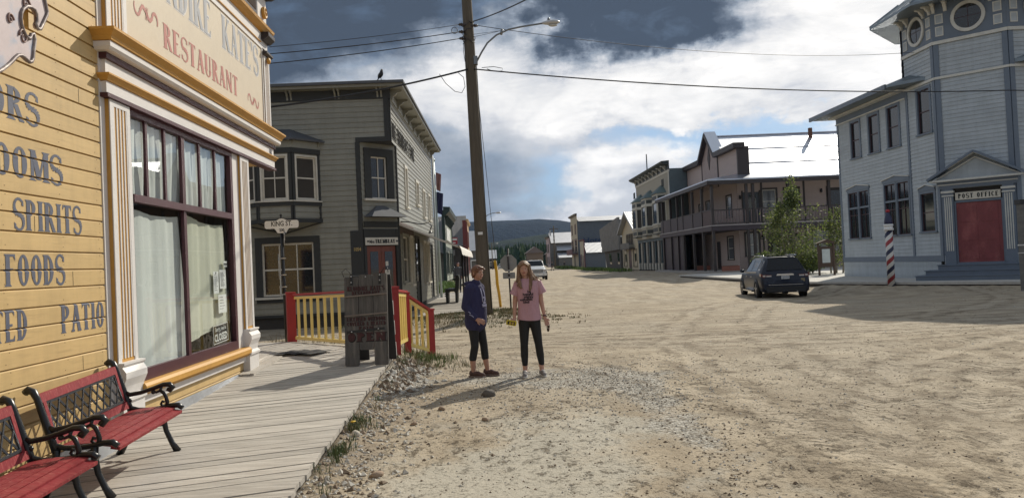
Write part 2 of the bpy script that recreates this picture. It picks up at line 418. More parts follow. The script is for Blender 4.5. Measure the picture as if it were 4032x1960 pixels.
def paint(mb, polys, x, z, off=.002, prof=None, pitch=None, zref=0.0, shear=0.0):
    """flat letters on the plane y=0 of mb.M; with a siding profile they follow every board"""
    k = 0
    for gl in polys:
        for p in gl:
            k = (k + 1) % 7; dd = off + k * .0002
            q = [(x + a + shear * b, z + b) for a, b in p]
            ar = sum(q[i][0] * q[(i + 1) % len(q)][1] - q[(i + 1) % len(q)][0] * q[i][1] for i in range(len(q)))
            if ar < 0: q = q[::-1]
            if prof is None: mb.poly([(a, -dd, b) for a, b in q]); continue
            lo = min(b for a, b in q); hi = max(b for a, b in q); cuts = set()
            kk = math.floor((lo - zref) / pitch)
            while zref + kk * pitch < hi:
                for f in (0, .86, .96):
                    c = zref + (kk + f) * pitch
                    if lo < c < hi: cuts.add(c)
                kk += 1
            lv = [lo] + sorted(cuts) + [hi]
            for za, zb in zip(lv, lv[1:]):
                r = clip(clip(q, za, True), zb, False)
                if len(r) < 3: continue
                e = 1e-5
                mb.poly([(a, prof((min(max(b, za + e), zb - e) - zref) / pitch % 1.0) - dd, b) for a, b in r])
def clip(q, c, above):
    out = []; n = len(q)
    for i in range(n):
        a, b = q[i], q[(i + 1) % n]
        ia = (a[1] >= c) if above else (a[1] <= c); ib = (b[1] >= c) if above else (b[1] <= c)
        if ia: out.append(a)
        if ia != ib:
            t = (c - a[1]) / (b[1] - a[1]); out.append((a[0] + t * (b[0] - a[0]), c))
    return out
def font_mb(mb, text, size, x, z, off=.003, bold=.0, xs=1.0, align='CENTER', thick=.0):
    """plain sans lettering (built-in font) laid on plane y=0 of mb.M"""
    cu = bpy.data.curves.new('txt', 'FONT'); cu.body = text; cu.size = size; cu.offset = bold; cu.align_x = align; cu.resolution_u = 2
    ob = bpy.data.objects.new('txt', cu); COL.objects.link(ob)
    dg = bpy.context.evaluated_depsgraph_get(); me = bpy.data.meshes.new_from_object(ob.evaluated_get(dg))
    b = len(mb.v)
    for v in me.vertices: mb.v.append(mb.M @ Vector((x + v.co.x * xs, -off, z + v.co.y)))
    for p in me.polygons: mb.af([b + i for i in p.vertices])
    bpy.data.objects.remove(ob); bpy.data.curves.remove(cu); bpy.data.meshes.remove(me); return mb
def leaf_mat(name, col):
    m = mat(name, col, .6, var=.3, vscale=5, spec=.3); nt = m.node_tree; out = [n for n in nt.nodes if n.type == 'OUTPUT_MATERIAL'][0]; b = [n for n in nt.nodes if n.type == 'BSDF_PRINCIPLED'][0]
    if [n for n in nt.nodes if n.type == 'BSDF_TRANSLUCENT']: return m
    t = nt.nodes.new('ShaderNodeBsdfTranslucent'); mx = nt.nodes.new('ShaderNodeMixShader'); mx.inputs[0].default_value = .42
    t.inputs[0].default_value = (col[0] * 1.9, col[1] * 2.0, col[2] * 1.3, 1)
    nt.links.new(b.outputs[0], mx.inputs[1]); nt.links.new(t.outputs[0], mx.inputs[2]); nt.links.new(mx.outputs[0], out.inputs[0]); return m
def sgn(x): return 1 if x > 0 else -1
def grow(polys, d):
    """slightly fattened copy, for letter outlines"""
    out = []
    for gl in polys:
        L = []
        for p in gl:
            cx = sum(a for a, b in p) / len(p); cz = sum(b for a, b in p) / len(p)
            L.append([(a + d * sgn(a - cx), b + d * sgn(b - cz)) for a, b in p])
        out.append(L)
    return out
# ------------------------------------------------------------------ ground
def sst(x, a, b):
    t = min(1, max(0, (x - a) / (b - a))); return t * t * (3 - 2 * t)
def walk_z(y): return .12 + .044 * (min(y, 13.0) - 7)
def gz(x, y):
    z = 0.0
    z += .07 * math.exp(-((x - .4) / 2.2) ** 2 - ((y - 11.6) / 2.6) ** 2)
    z -= .05 * sst(y, 9, 3) * sst(abs(x), 12, 6)
    # bank of dirt against the boardwalk
    if y < 16.5:
        e = math.exp(-max(0, x + 1.62) / .42) * sst(y, 15.6, 13.6)
        z += e * max(0, walk_z(y) - .06 - z)
        if x < -1.62: z = min(z, walk_z(y) - .16) if y < 13.4 else z
    # verge with the pole, stop sign and yellow guard
    z += .26 * math.exp(-((x + .1) / 1.5) ** 2 - ((y - 23.4) / 1.5) ** 2)
    if 20 < y < 29 and -6 < x < 3: z += .07 * noise.fractal(Vector((x * 1.7, y * 2.4, 9)), 1, 2, 3) * math.exp(-((x + .8) / 2.2) ** 2 - ((y - 24.2) / 1.7) ** 2)
    z += .13 * math.exp(-((x + 1.9) / 1.7) ** 2 - ((y - 24.2) / 1.6) ** 2)
    z += .12 * math.exp(-((x - .5) / 1.0) ** 2 - ((y - 26.5) / 1.6) ** 2)
    # road falls away towards the right-hand pavement, then a soft berm
    r = sst(x, 7, 12) * sst(y, 22, 29) * sst(y, 60, 46)
    z -= .20 * r
    z += .24 * math.exp(-((x - 17.4) / 1.9) ** 2 - ((y - 29.6) / 1.6) ** 2)
    z += .16 * math.exp(-((x - 20.5) / 2.4) ** 2 - ((y - 26.4) / 1.2) ** 2)
    z += .12 * sst(x, 15.0, 18.5) * sst(y, 48, 60) * sst(y, 110, 80)
    if 24 < y < 60 and 11 < x < 46:
        for (ax, ay, bx, by) in ((15.5, 60, 15.6, 37), (15.6, 37, 17.9, 31.5), (17.9, 31.5, 20, 28.3), (20, 28.3, 24, 26.8), (24, 26.8, 44, 26.8)):
            dx, dy = bx - ax, by - ay; t = max(0, min(1, ((x - ax) * dx + (y - ay) * dy) / (dx * dx + dy * dy))); dd = math.hypot(x - ax - t * dx, y - ay - t * dy)
            z = max(z, (.075 if y < 36 else .0) - .17 * dd) if dd < 2.2 else z
    if y < 140:
        d = math.hypot(x, y)
        a = min(1, 26 / (d + 4))
        v = Vector((x, y, 0))
        z += .022 * noise.fractal(v * .35, 1.0, 2.0, 3) * 1.0
        st = Vector((x * .22, y * 1.5, 3.1)) if 13 < y < 30 else Vector((x * .9, y * .5, 3.1))
        z += .006 * noise.fractal(st, 1.0, 2.0, 4) * a
        if y < 30:
            z += .005 * noise.fractal(v * 3.2, .9, 2.0, 4) * a
            # ruts curving through the junction
            for (cx, cy, rad, w) in ((17.0, 2.0, 14.2, .22), (17.0, 2.0, 12.6, .22), (24, -4, 20.5, .25), (24, -4, 22.3, .25), (14, -2, 9.6, .2)):
                q = math.hypot(x - cx, y - cy) - rad
                if abs(q) < 1: z -= .016 * math.exp(-(q / w) ** 2) - .010 * math.exp(-((abs(q) - .38) / .13) ** 2)
    return z
def axis(segs):
    o = []
    for a, b, st in segs:
        n = max(1, round((b - a) / st)); o += [a + (b - a) * i / n for i in range(n)]
    return o + [segs[-1][1]]
def build_ground():
    xs = axis([(-6000, -600, 900), (-600, -60, 45), (-60, -12, 1.6), (-12, -3, .3), (-3, 4.5, .075), (4.5, 12, .13), (12, 26, .3), (26, 60, 1.6), (60, 600, 45), (600, 6000, 900)])
    ys = axis([(-400, -20, 40), (-20, 2, 1.0), (2, 4, .2), (4, 13, .075), (13, 24, .13), (24, 50, .3), (50, 140, 1.5), (140, 700, 25), (700, 4300, 600)])
    mb = MB(); nx = len(xs); mb.smooth = True
    for y in ys:
        for x in xs: mb.v.append(Vector((x, y, gz(x, y))))
    for j in range(len(ys) - 1):
        for i in range(nx - 1): mb.af((j * nx + i, j * nx + i + 1, (j + 1) * nx + i + 1, (j + 1) * nx + i))
    return struct(mb, 'ground', ground_mat())
def ground_mat():
    m = bpy.data.materials.new('packed_dirt'); m.use_nodes = True; nt = m.node_tree; nt.nodes.clear(); q = G(nt)
    out = q.n('ShaderNodeOutputMaterial'); b = q.n('ShaderNodeBsdfPrincipled'); nt.links.new(b.outputs[0], out.inputs[0])
    P = q.n('ShaderNodeTexCoord').outputs['Object']; sp = q.n('ShaderNodeSeparateXYZ', i_0=P); X, Y = sp.outputs[0], sp.outputs[1]
    big = q.noise(P, .28, 5, .6); mid = q.noise(P, 1.1, 6, .65); fin = q.noise(P, 9, 6, .7); gr = q.noise(P, 60, 4, .7)
    strk = q.noise(q.v('MULTIPLY', P, (.25, 1.6, 1)), 1.1, 6, .62); strk2 = q.noise(q.v('MULTIPLY', P, (1.3, .35, 1)), 1.2, 6, .62)
    cross = q.m('MULTIPLY', q.ss(Y, 12, 16), q.ss(Y, 32, 26)); st = q.m('ADD', q.m('MULTIPLY', strk, cross), q.m('MULTIPLY', strk2, q.m('SUBTRACT', 1.0, cross)))
    c = q.mix(q.ss(st, .34, .66), (.30, .242, .168), (.47, .395, .288))
    c = q.mix(q.m('MULTIPLY', q.ss(big, .40, .62), .5), c, (.385, .335, .26))
    c = q.mix(q.ss(mid, .44, .62, 0, .45), c, (.27, .22, .155))
    def spot(cx, cy, rx, ry):
        return q.m('POWER', 2.718, q.m('MULTIPLY', -1.0, q.m('ADD', q.m('POWER', q.m('DIVIDE', q.m('SUBTRACT', X, cx), rx), 2.0), q.m('POWER', q.m('DIVIDE', q.m('SUBTRACT', Y, cy), ry), 2.0))))
    jit = q.m('MULTIPLY', q.m('SUBTRACT', mid, .5), 2.4)
    # pale silt where cars pull in, lower left; brown loose bank against the boardwalk
    silt = q.ss(q.m('ADD', q.m('ADD', spot(.1, 5.9, 1.9, 2.3), q.m('MULTIPLY', spot(1.0, 8.2, 1.0, 1.3), .6)), jit), .35, .95)
    c = q.mix(q.m('MULTIPLY', silt, .75), c, (.455, .43, .36))
    bank = q.ss(q.m('ADD', q.m('ADD', spot(-1.45, 9.5, .55, 4.5), q.m('MULTIPLY', spot(.2, 9.2, 1.6, .7), .55)), jit), .35, .9)
    c = q.mix(q.m('MULTIPLY', bank, .65), c, (.24, .185, .13))
    # crushed gravel under the two people and in a loose windrow curving towards the camera
    gm = q.m('ADD', q.m('ADD', spot(.9, 11.2, 1.9, 1.3), q.m('MULTIPLY', spot(1.9, 8.6, .45, 3.0), .9)), q.m('MULTIPLY', spot(-1.25, 11.4, .35, 1.7), .9))
    gm = q.ss(q.m('ADD', gm, jit), .45, .95)
    vor = q.n('ShaderNodeTexVoronoi', i_Vector=P); vor.inputs['Scale'].default_value = 30
    gcol = q.mix(q.ss(q.n('ShaderNodeSeparateColor', i_0=vor.outputs['Color']).outputs[0], .1, .9), (.20, .18, .15), (.56, .54, .48))
    c = q.mix(q.m('MULTIPLY', gm, .8), c, gcol)
    # clods and broken crust: fine, clustered, drawn out by wheels
    cl = q.noise(q.v('MULTIPLY', P, (1.0, .7, 1)), 7.0, 8, .8); cm = q.noise(P, .9, 4, .6)
    clod = q.m('MULTIPLY', q.ss(cl, .54, .61), q.m('MULTIPLY', q.ss(cm, .42, .58), q.m('SUBTRACT', 1.0, q.m('MULTIPLY', q.ss(Y, 12.5, 15), .45)))); c = q.mix(q.m('MULTIPLY', clod, .80), c, (.115, .084, .052))
    cl2 = q.noise(P, 22.0, 6, .75); c = q.mix(q.ss(cl2, .57, .68, 0, .38), c, (.19, .145, .095))
    c = q.mix(q.ss(gr, .42, .72, 0, .20), c, (.60, .53, .43))
    # wheel tracks sweeping through the junction
    tr = None; rb = None; ed = None
    for (cx, cy, rad) in ((17.0, 2.0, 14.2), (17.0, 2.0, 12.6), (24, -4, 20.5), (24, -4, 22.3), (14, -2, 9.6), (8, 32, 17.5), (8, 32, 15.9), (3, 33, 16.2), (-14, 4, 17.6), (40, 8, 35.2), (40, 8, 37.0), (10, 60, 44.5), (10, 60, 42.7)):
        dx, dy = q.m('SUBTRACT', X, cx), q.m('SUBTRACT', Y, cy); d = q.m('SUBTRACT', q.m('SQRT', q.m('ADD', q.m('MULTIPLY', dx, dx), q.m('MULTIPLY', dy, dy))), q.m('ADD', rad, q.m('MULTIPLY', q.m('SUBTRACT', big, .5), 1.2)))
        e_ = q.m('MULTIPLY', q.ss(q.m('ABSOLUTE', d), .62, .30), q.ss(q.m('ABSOLUTE', d), .14, .26)); ed = e_ if ed is None else q.m('MAXIMUM', ed, e_)
        t = q.ss(q.m('ABSOLUTE', d), .20, .08); tr = t if tr is None else q.m('MAXIMUM', tr, t)
        w = q.m('SINE', q.m('ADD', q.m('MULTIPLY', q.m('ARCTAN2', dy, dx), rad * 44.0), q.m('MULTIPLY', q.m('ABSOLUTE', d), 30))); w = q.m('MULTIPLY', w, t); rb = w if rb is None else q.m('ADD', rb, w)
    tm = q.m('MULTIPLY', tr, q.ss(q.noise(P, .7, 3, .5), .40, .56)); rbm = q.m('MULTIPLY', rb, q.ss(q.noise(P, .55, 2, .5), .46, .58))
    c = q.mix(q.m('MULTIPLY', tm, .50), c, (.44, .375, .285)); edm = q.m('MULTIPLY', ed, q.ss(q.noise(P, 2.2, 6, .7), .44, .60)); c = q.mix(q.m('MULTIPLY', edm, .62), c, (.15, .115, .075)); c = q.mix(q.ss(rbm, .3, .9, 0, .22), c, (.22, .17, .11))
    nt.links.new(c, b.inputs['Base Color']); b.inputs['Roughness'].default_value = .95; b.inputs['Specular IOR Level'].default_value = .2
    h = q.m('ADD', q.m('MULTIPLY', fin, .026), q.m('MULTIPLY', gr, .008))
    h = q.m('ADD', h, q.m('MULTIPLY', st, .035)); h = q.m('ADD', h, q.m('MULTIPLY', clod, .022)); h = q.m('ADD', h, q.m('MULTIPLY', q.ss(cl2, .55, .68), .012))
    h = q.m('ADD', h, q.m('MULTIPLY', q.m('MULTIPLY', vor.outputs[0], -.03), gm))
    h = q.m('ADD', h, q.m('ADD', q.m('MULTIPLY', tm, -.012), q.m('ADD', q.m('MULTIPLY', rbm, .006), q.m('MULTIPLY', edm, .016))))
    bn = q.n('ShaderNodeBump', i_Height=h); bn.inputs['Distance'].default_value = 1.0; bn.inputs['Strength'].default_value = .9
    nt.links.new(bn.outputs[0], b.inputs['Normal']); return m
build_ground()

def rock(mb, c, r, rg, seg=6):
    T = Matrix.Rotation(rg.random() * 6.28, 3, 'Z') @ Matrix.Rotation(rg.random() * .8, 3, 'X')
    b = len(mb.v); mb.ell(c, (r * rg.uniform(.8, 1.3), r * rg.uniform(.7, 1.0), r * rg.uniform(.45, .75)), seg, T)
    for i in range(b, len(mb.v)):
        d = mb.v[i] - Vector(c); mb.v[i] = Vector(c) + d * (1 + .28 * noise.noise(d * (2.2 / r) + Vector(c)))
def build_gravel():
    rg = random.Random(3)
    mats = [mat('gravel_pale', (.50, .475, .42), .9, vscale=20), mat('gravel_grey', (.32, .30, .265), .9, vscale=20), mat('gravel_brown', (.17, .125, .085), .9, vscale=20)]
    mb = MB(); k = 0
    while k < 9500:
        u = rg.random()
        if u < .30: x = rg.gauss(.8, 1.5); y = rg.gauss(10.4, 1.5); r = rg.uniform(.006, .017)
        elif u < .52: x = -1.6 + abs(rg.gauss(0, .38)); y = rg.uniform(4.2, 13.0); r = rg.uniform(.008, .024) if rg.random() < .9 else rg.uniform(.02, .045)
        elif u < .70: y = 3.6 + 12 * rg.random() ** 1.3; x = rg.uniform(-1.5, .72 * y); r = rg.uniform(.005, .013)
        elif u < .76: y = rg.uniform(5, 12.4); x = 1.9 + .2 * math.sin(y) + rg.gauss(0, .25); r = rg.uniform(.006, .017)
        elif u < .8: y = rg.uniform(10.3, 13.2); x = -1.5 + abs(rg.gauss(0, .22)); r = rg.uniform(.03, .065)
        else: y = 5 + 22 * rg.random(); x = rg.uniform(-1.4, .7 * y); r = rg.uniform(.004, .013) if rg.random() < .94 else rg.uniform(.014, .026)
        if x < -1.56: continue
        mb.mi = rg.choice((0, 0, 1, 2)) if u < .5 else rg.choice((1, 2, 2, 2, 0))
        z = gz(x, y); c = Vector((x, y, z + r * .15))
        # six-cornered chip
        a0 = rg.random() * 6.28; P = []
        for j in range(4):
            a = a0 + j * 1.57 + rg.uniform(-.3, .3); rr = r * rg.uniform(.7, 1.3); P.append(mb.av(c + Vector((math.cos(a) * rr, math.sin(a) * rr, rg.uniform(-.2, .2) * r))))
        t = mb.av(c + Vector((rg.uniform(-.4, .4) * r, rg.uniform(-.4, .4) * r, r * rg.uniform(.5, .9)))); q = mb.av(c + Vector((0, 0, -r)))
        for j in range(4): mb.af((P[j], P[(j + 1) % 4], t)); mb.af((P[(j + 1) % 4], P[j], q))
        k += 1
    struct(mb, 'gravel', mats, 'stuff')
    brown = mat('stone_brown', (.33, .24, .17), .9, bump=.006, bscale=60); dark = mat('stone_dark', (.12, .105, .09), .9, bump=.006, bscale=60); pale = mat('stone_pale', (.55, .50, .42), .9, bump=.005, bscale=60)
    for (x, y, r, m, lab) in ((-1.02, 6.62, .055, brown, 'fist sized brown stone on the pale gravel, nearest the boardwalk edge'),
                              (-1.42, 7.95, .06, pale, 'rounded pale stone beside the dandelion at the boardwalk edge'),
                              (-.06, 10.0, .085, dark, 'dark flat stone lying in the shadow in front of the two people'),
                              (-.62, 9.3, .05, brown, 'reddish brown lump of stone left of the dark flat stone'),
                              (-.88, 8.5, .045, brown, 'small rust coloured stone lying alone on dirt near the boardwalk'),
                              (-.1, 8.6, .04, brown, 'small brown stone in front of the gravel patch under the people')):
        mb = MB(); rock(mb, (x, y, gz(x, y) + r * .25), r, rg, 10); single(mb, 'stone', m, lab, 'stone', 'loose stones on the dirt')
build_gravel()

def blades(mb, x, y, z, h, spread, n, rg, w=.0042, lean=.8):
    for _ in range(n):
        a = rg.random() * 6.28; r = spread * math.sqrt(rg.random()); bx, by = x + math.cos(a) * r, y + math.sin(a) * r
        hh = h * rg.uniform(.5, 1.1); l = rg.uniform(.1, lean) * hh; da = rg.random() * 6.28
        dx, dy = math.cos(da) * l, math.sin(da) * l; sx, sy = -math.sin(da + .5) * w, math.cos(da + .5) * w
        bz = z if not callable(z) else z(bx, by)
        p = [mb.av((bx - sx, by - sy, bz - .01)), mb.av((bx + sx, by + sy, bz - .01)), mb.av((bx + dx * .4 + sx * .8, by + dy * .4 + sy * .8, bz + hh * .6)), mb.av((bx + dx * .4 - sx * .8, by + dy * .4 - sy * .8, bz + hh * .6)), mb.av((bx + dx, by + dy, bz + hh))]
        mb.af((p[0], p[1], p[2], p[3])); mb.af((p[3], p[2], p[4]))
def build_grass():
    rg = random.Random(11)
    g1 = mat('grass_green', (.075, .105, .035), .8, vscale=8, var=.35); g2 = mat('grass_dry', (.20, .165, .085), .85, vscale=8, var=.3); g3 = mat('grass_bright', (.12, .19, .04), .8, vscale=8, var=.3)
    mb = MB()
    def G2(x, y): return gz(x, y)
    for i in range(70):   # edge of the boardwalk
        y = rg.choice((rg.gauss(7.2, .12), rg.gauss(8.3, .2), rg.gauss(12.9, .5), rg.uniform(5, 13))); mb.mi = rg.choice((0, 0, 1))
        blades(mb, -1.50 + abs(rg.gauss(0, .06)), y, G2, .11, .07, 9, rg)
    for i in range(85):  # round the foot of the ramp rail
        mb.mi = rg.choice((0, 0, 1, 2)); blades(mb, rg.gauss(-1.1, .25), rg.gauss(13.7, .45), G2, .15, .10, 8, rg)
    for i in range(34):
        mb.mi = rg.choice((0, 1)); blades(mb, rg.gauss(-.75, .28), rg.gauss(13.0, .25), G2, .08, .10, 7, rg)
    for i in range(60):  # long stalks behind the railing and the street sign
        mb.mi = rg.choice((1, 1, 0)); t = rg.random(); blades(mb, -4.6 + 3.2 * t + rg.gauss(0, .1), 16.6 - 2.0 * t + rg.gauss(0, .15), G2, .5, .10, 6, rg, .007, .35)
    for i in range(900):  # verge with the pole
        x = rg.gauss(-.3, 1.2); y = rg.gauss(23.6, 1.1)
        if x < -1.1 and y > 24.9: continue
        mb.mi = rg.choice((0, 1, 1, 1, 1)); blades(mb, x, y, G2, .075, .12, 7, rg, .010, 1.1)
    for i in range(260):
        mb.mi = rg.choice((0, 1, 1)); blades(mb, rg.gauss(-3.0, .9), rg.gauss(24.0, .5), G2, .09, .14, 6, rg, .010)
    for i in range(150):
        mb.mi = rg.choice((0, 1, 1)); blades(mb, rg.gauss(.6, .4), rg.gauss(26.8, 1.0), G2, .11, .14, 6, rg, .010)
    for i in range(420):  # green lot beyond the left-hand building
        mb.mi = 2; blades(mb, rg.uniform(-6.5, -2.7), rg.uniform(50, 64), G2, .6, .35, 8, rg, .035)
    for i in range(260):  # green verge on the far right pavement
        y = rg.choice((rg.gauss(118, 5), rg.gauss(128, 4), rg.uniform(95, 150))); mb.mi = rg.choice((0, 2, 2)); blades(mb, 17.2 + rg.gauss(0, .55) , y, G2, .55, .4, 7, rg, .05)
    for i in range(120):
        mb.mi = rg.choice((0, 2)); blades(mb, rg.gauss(17.5, .8), rg.uniform(160, 185), G2, .7, .5, 7, rg, .08)
    struct(mb, 'grass', [g1, g2, g3], 'stuff')
build_grass()

# ------------------------------------------------------------------ hills and far forest
def build_hills():
    def ridge(name, base, pts, depth, m, seed, hum):
        mb = MB(); mb.smooth = True; n = 90; rows = 26
        x0, x1 = pts[0][0], pts[-1][0]; idx = []
        for j in range(rows + 1):
            t = j / rows; row = []
            for i in range(n + 1):
                x = x0 + (x1 - x0) * i / n
                for (a, za), (b, zb) in zip(pts, pts[1:]):
                    if a <= x <= b: u = (x - a) / (b - a); u = u * u * (3 - 2 * u); H = za + (zb - za) * u; break
                s = math.sin(t * math.pi / 2) if t <= 1 else 1
                y = base + depth * t; nz = noise.fractal(Vector((x / hum, y / hum, seed)), 1, 2, 5)
                row.append(mb.av((x, y, -5 + (H + 5) * (s ** 1.2) + nz * H * .07 * min(1, t * 4) * (1 if t < .9 else .35))))
            idx.append(row)
        for a, b in zip(idx, idx[1:]):
            for i in range(n): mb.af((a[i], a[i + 1], b[i + 1], b[i]))
        back = [mb.av((mb.v[k].x, base + depth + 900, -5)) for k in idx[-1]]
        for i in range(n): mb.af((idx[-1][i], idx[-1][i + 1], back[i + 1], back[i]))
        return struct(mb, name, m)
    def hm(name, c1, c2):
        m = bpy.data.materials.new(name); m.use_nodes = True; nt = m.node_tree; nt.nodes.clear(); q = G(nt)
        out = q.n('ShaderNodeOutputMaterial'); b = q.n('ShaderNodeBsdfPrincipled'); nt.links.new(b.outputs[0], out.inputs[0]); P = q.n('ShaderNodeTexCoord').outputs['Object']
        a = q.noise(P, .006, 6, .6); c = q.noise(P, .05, 5, .7)
        nt.links.new(q.mix(q.ss(q.m('ADD', q.m('MULTIPLY', a, .7), q.m('MULTIPLY', c, .3)), .40, .62), c1, c2), b.inputs['Base Color']); b.inputs['Roughness'].default_value = .95
        b.inputs['Specular IOR Level'].default_value = .1
        bn = q.n('ShaderNodeBump', i_Height=c); bn.inputs['Distance'].default_value = 14; nt.links.new(bn.outputs[0], b.inputs['Normal']); return m
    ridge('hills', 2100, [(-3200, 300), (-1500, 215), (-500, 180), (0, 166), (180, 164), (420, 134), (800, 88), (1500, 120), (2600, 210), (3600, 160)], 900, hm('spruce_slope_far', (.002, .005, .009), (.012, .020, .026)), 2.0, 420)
    ridge('hills', 1000, [(-1600, 90), (-500, 60), (0, 40), (60, 47), (130, 50), (220, 42), (420, 34), (800, 30), (1600, 70)], 420, hm('spruce_slope_near', (.007, .015, .012), (.017, .030, .018)), 5.0, 160)
build_hills()
def build_forest():
    rg = random.Random(5); ms = [mat('forest_dark', (.020, .042, .020), .95, var=.4, vscale=.4), mat('forest_mid', (.035, .065, .022), .95, var=.4, vscale=.4), mat('forest_light', (.06, .09, .03), .95, var=.4, vscale=.4)]
    mb = MB()
    for i in range(5200):
        y = rg.uniform(330, 620); x = rg.uniform(-110, 190)
        if abs(x - 5) < 7 and y < 500: continue
        if y > 520 and abs(x) < 60: y -= 30
        h = rg.uniform(5, 11) * (1.0 if y < 450 else 1.35); r = h * rg.uniform(.16, .34); mb.mi = rg.choice((0, 0, 1, 1, 2)); a0 = rg.random()
        for t in range(3):
            z0 = h * (.08 + .28 * t); z1 = min(h, z0 + h * .46); rr = r * (1 - .27 * t)
            top = mb.av((x + rg.uniform(-.2, .2), y, z1)); ring = [mb.av((x + math.cos(a0 + k * 1.2566 + t) * rr * rg.uniform(.7, 1.2), y + math.sin(a0 + k * 1.2566 + t) * rr, z0 + rg.uniform(-.3, .3))) for k in range(5)]
            for k in range(5): mb.af((ring[k], ring[(k + 1) % 5], top))
    struct(mb, 'forest', ms, 'stuff')
build_forest()
# ------------------------------------------------------------------ near boardwalk
WOODGREY = mat('weathered_plank', (.46, .42, .36), .85, var=.22, vscale=1.2, stretch=(.5, 9, 4), bump=.0035, bscale=9, col2=(.30, .27, .23), c2amt=.25, c2scale=2.5)
def wood_plank_mat():
    """plank wood whose tone differs from board to board"""
    m = bpy.data.materials.new('boardwalk_planks'); m.use_nodes = True; nt = m.node_tree; nt.nodes.clear(); q = G(nt)
    out = q.n('ShaderNodeOutputMaterial'); b = q.n('ShaderNodeBsdfPrincipled'); nt.links.new(b.outputs[0], out.inputs[0])
    P = q.n('ShaderNodeTexCoord').outputs['Object']; rnd_i = q.n('ShaderNodeNewGeometry').outputs['Random Per Island']
    vec = q.v('MULTIPLY', q.v('ADD', P, q.n('ShaderNodeCombineXYZ', i_2=q.m('MULTIPLY', rnd_i, 40.0)).outputs[0]), (1.1, 14, 4))
    a = q.noise(vec, 1.6, 6, .65); c2 = q.noise(P, 1.3, 5, .6); sp = q.noise(P, 26, 3, .6)
    c = q.mix(q.ss(a, .3, .72), (.50, .465, .41), (.33, .30, .26))
    c = q.mix(q.ss(c2, .5, .72, 0, .35), c, (.38, .34, .29))
    c = q.mix(q.ss(sp, .68, .76, 0, .6), c, (.26, .21, .16))
    k = q.m('ADD', .84, q.m('MULTIPLY', rnd_i, .30)); cc = q.n('ShaderNodeCombineXYZ', i_0=k, i_1=k, i_2=k)
    nt.links.new(q.mix(1.0, c, cc.outputs[0], 'MULTIPLY'), b.inputs['Base Color']); b.inputs['Roughness'].default_value = .82
    bn = q.n('ShaderNodeBump', i_Height=q.m('ADD', q.m('MULTIPLY', a, .006), q.m('MULTIPLY', sp, .002))); bn.inputs['Distance'].default_value = 1.0; nt.links.new(bn.outputs[0], b.inputs['Normal']); return m
PLANK = wood_plank_mat()
def plank_field(mb, poly, origin, ang, pitch, gap, z, th=.045, wob=.004, seed=1, zoff=0.0):
    """planks running at angle ang, clipped to a convex polygon; z(x,y) gives the top"""
    rg = random.Random(seed); c, s = math.cos(ang), math.sin(ang)
    L = [((x - origin[0]) * c + (y - origin[1]) * s, -(x - origin[0]) * s + (y - origin[1]) * c) for x, y in poly]
    lo = min(p[1] for p in L); hi = max(p[1] for p in L); k = math.floor(lo / pitch)
    while k * pitch < hi:
        a = k * pitch + gap / 2; b = (k + 1) * pitch - gap / 2; k += 1
        q = clip(clip(L, a, True), b, False)
        if len(q) < 3: continue
        ax = [p for p in q if abs(p[1] - a) < 1e-4]; bx = [p for p in q if abs(p[1] - b) < 1e-4]
        if len(ax) < 2 or len(bx) < 2: pts = q
        else: pts = [min(ax), max(ax), max(bx), min(bx)] if len(q) == 4 else q
        e = rg.uniform(-.012, .012); dz = rg.uniform(-wob, wob)
        W3 = []
        for (u, v) in pts:
            uu = u + (e if u > (max(p[0] for p in pts) - .05) else 0)
            x = origin[0] + uu * c - v * s; y = origin[1] + uu * s + v * c; W3.append((x, y, z(x, y) + dz + zoff))
        ar = sum(pts[i][0] * pts[(i + 1) % len(pts)][1] - pts[(i + 1) % len(pts)][0] * pts[i][1] for i in range(len(pts)))
        if ar < 0: W3 = W3[::-1]
        top = [mb.av(p) for p in W3]; bot = [mb.av((p[0], p[1], p[2] - th)) for p in W3]; n = len(top)
        mb.af(top); mb.af(bot[::-1])
        for i in range(n): mb.af((bot[i], bot[(i + 1) % n], top[(i + 1) % n], top[i]))
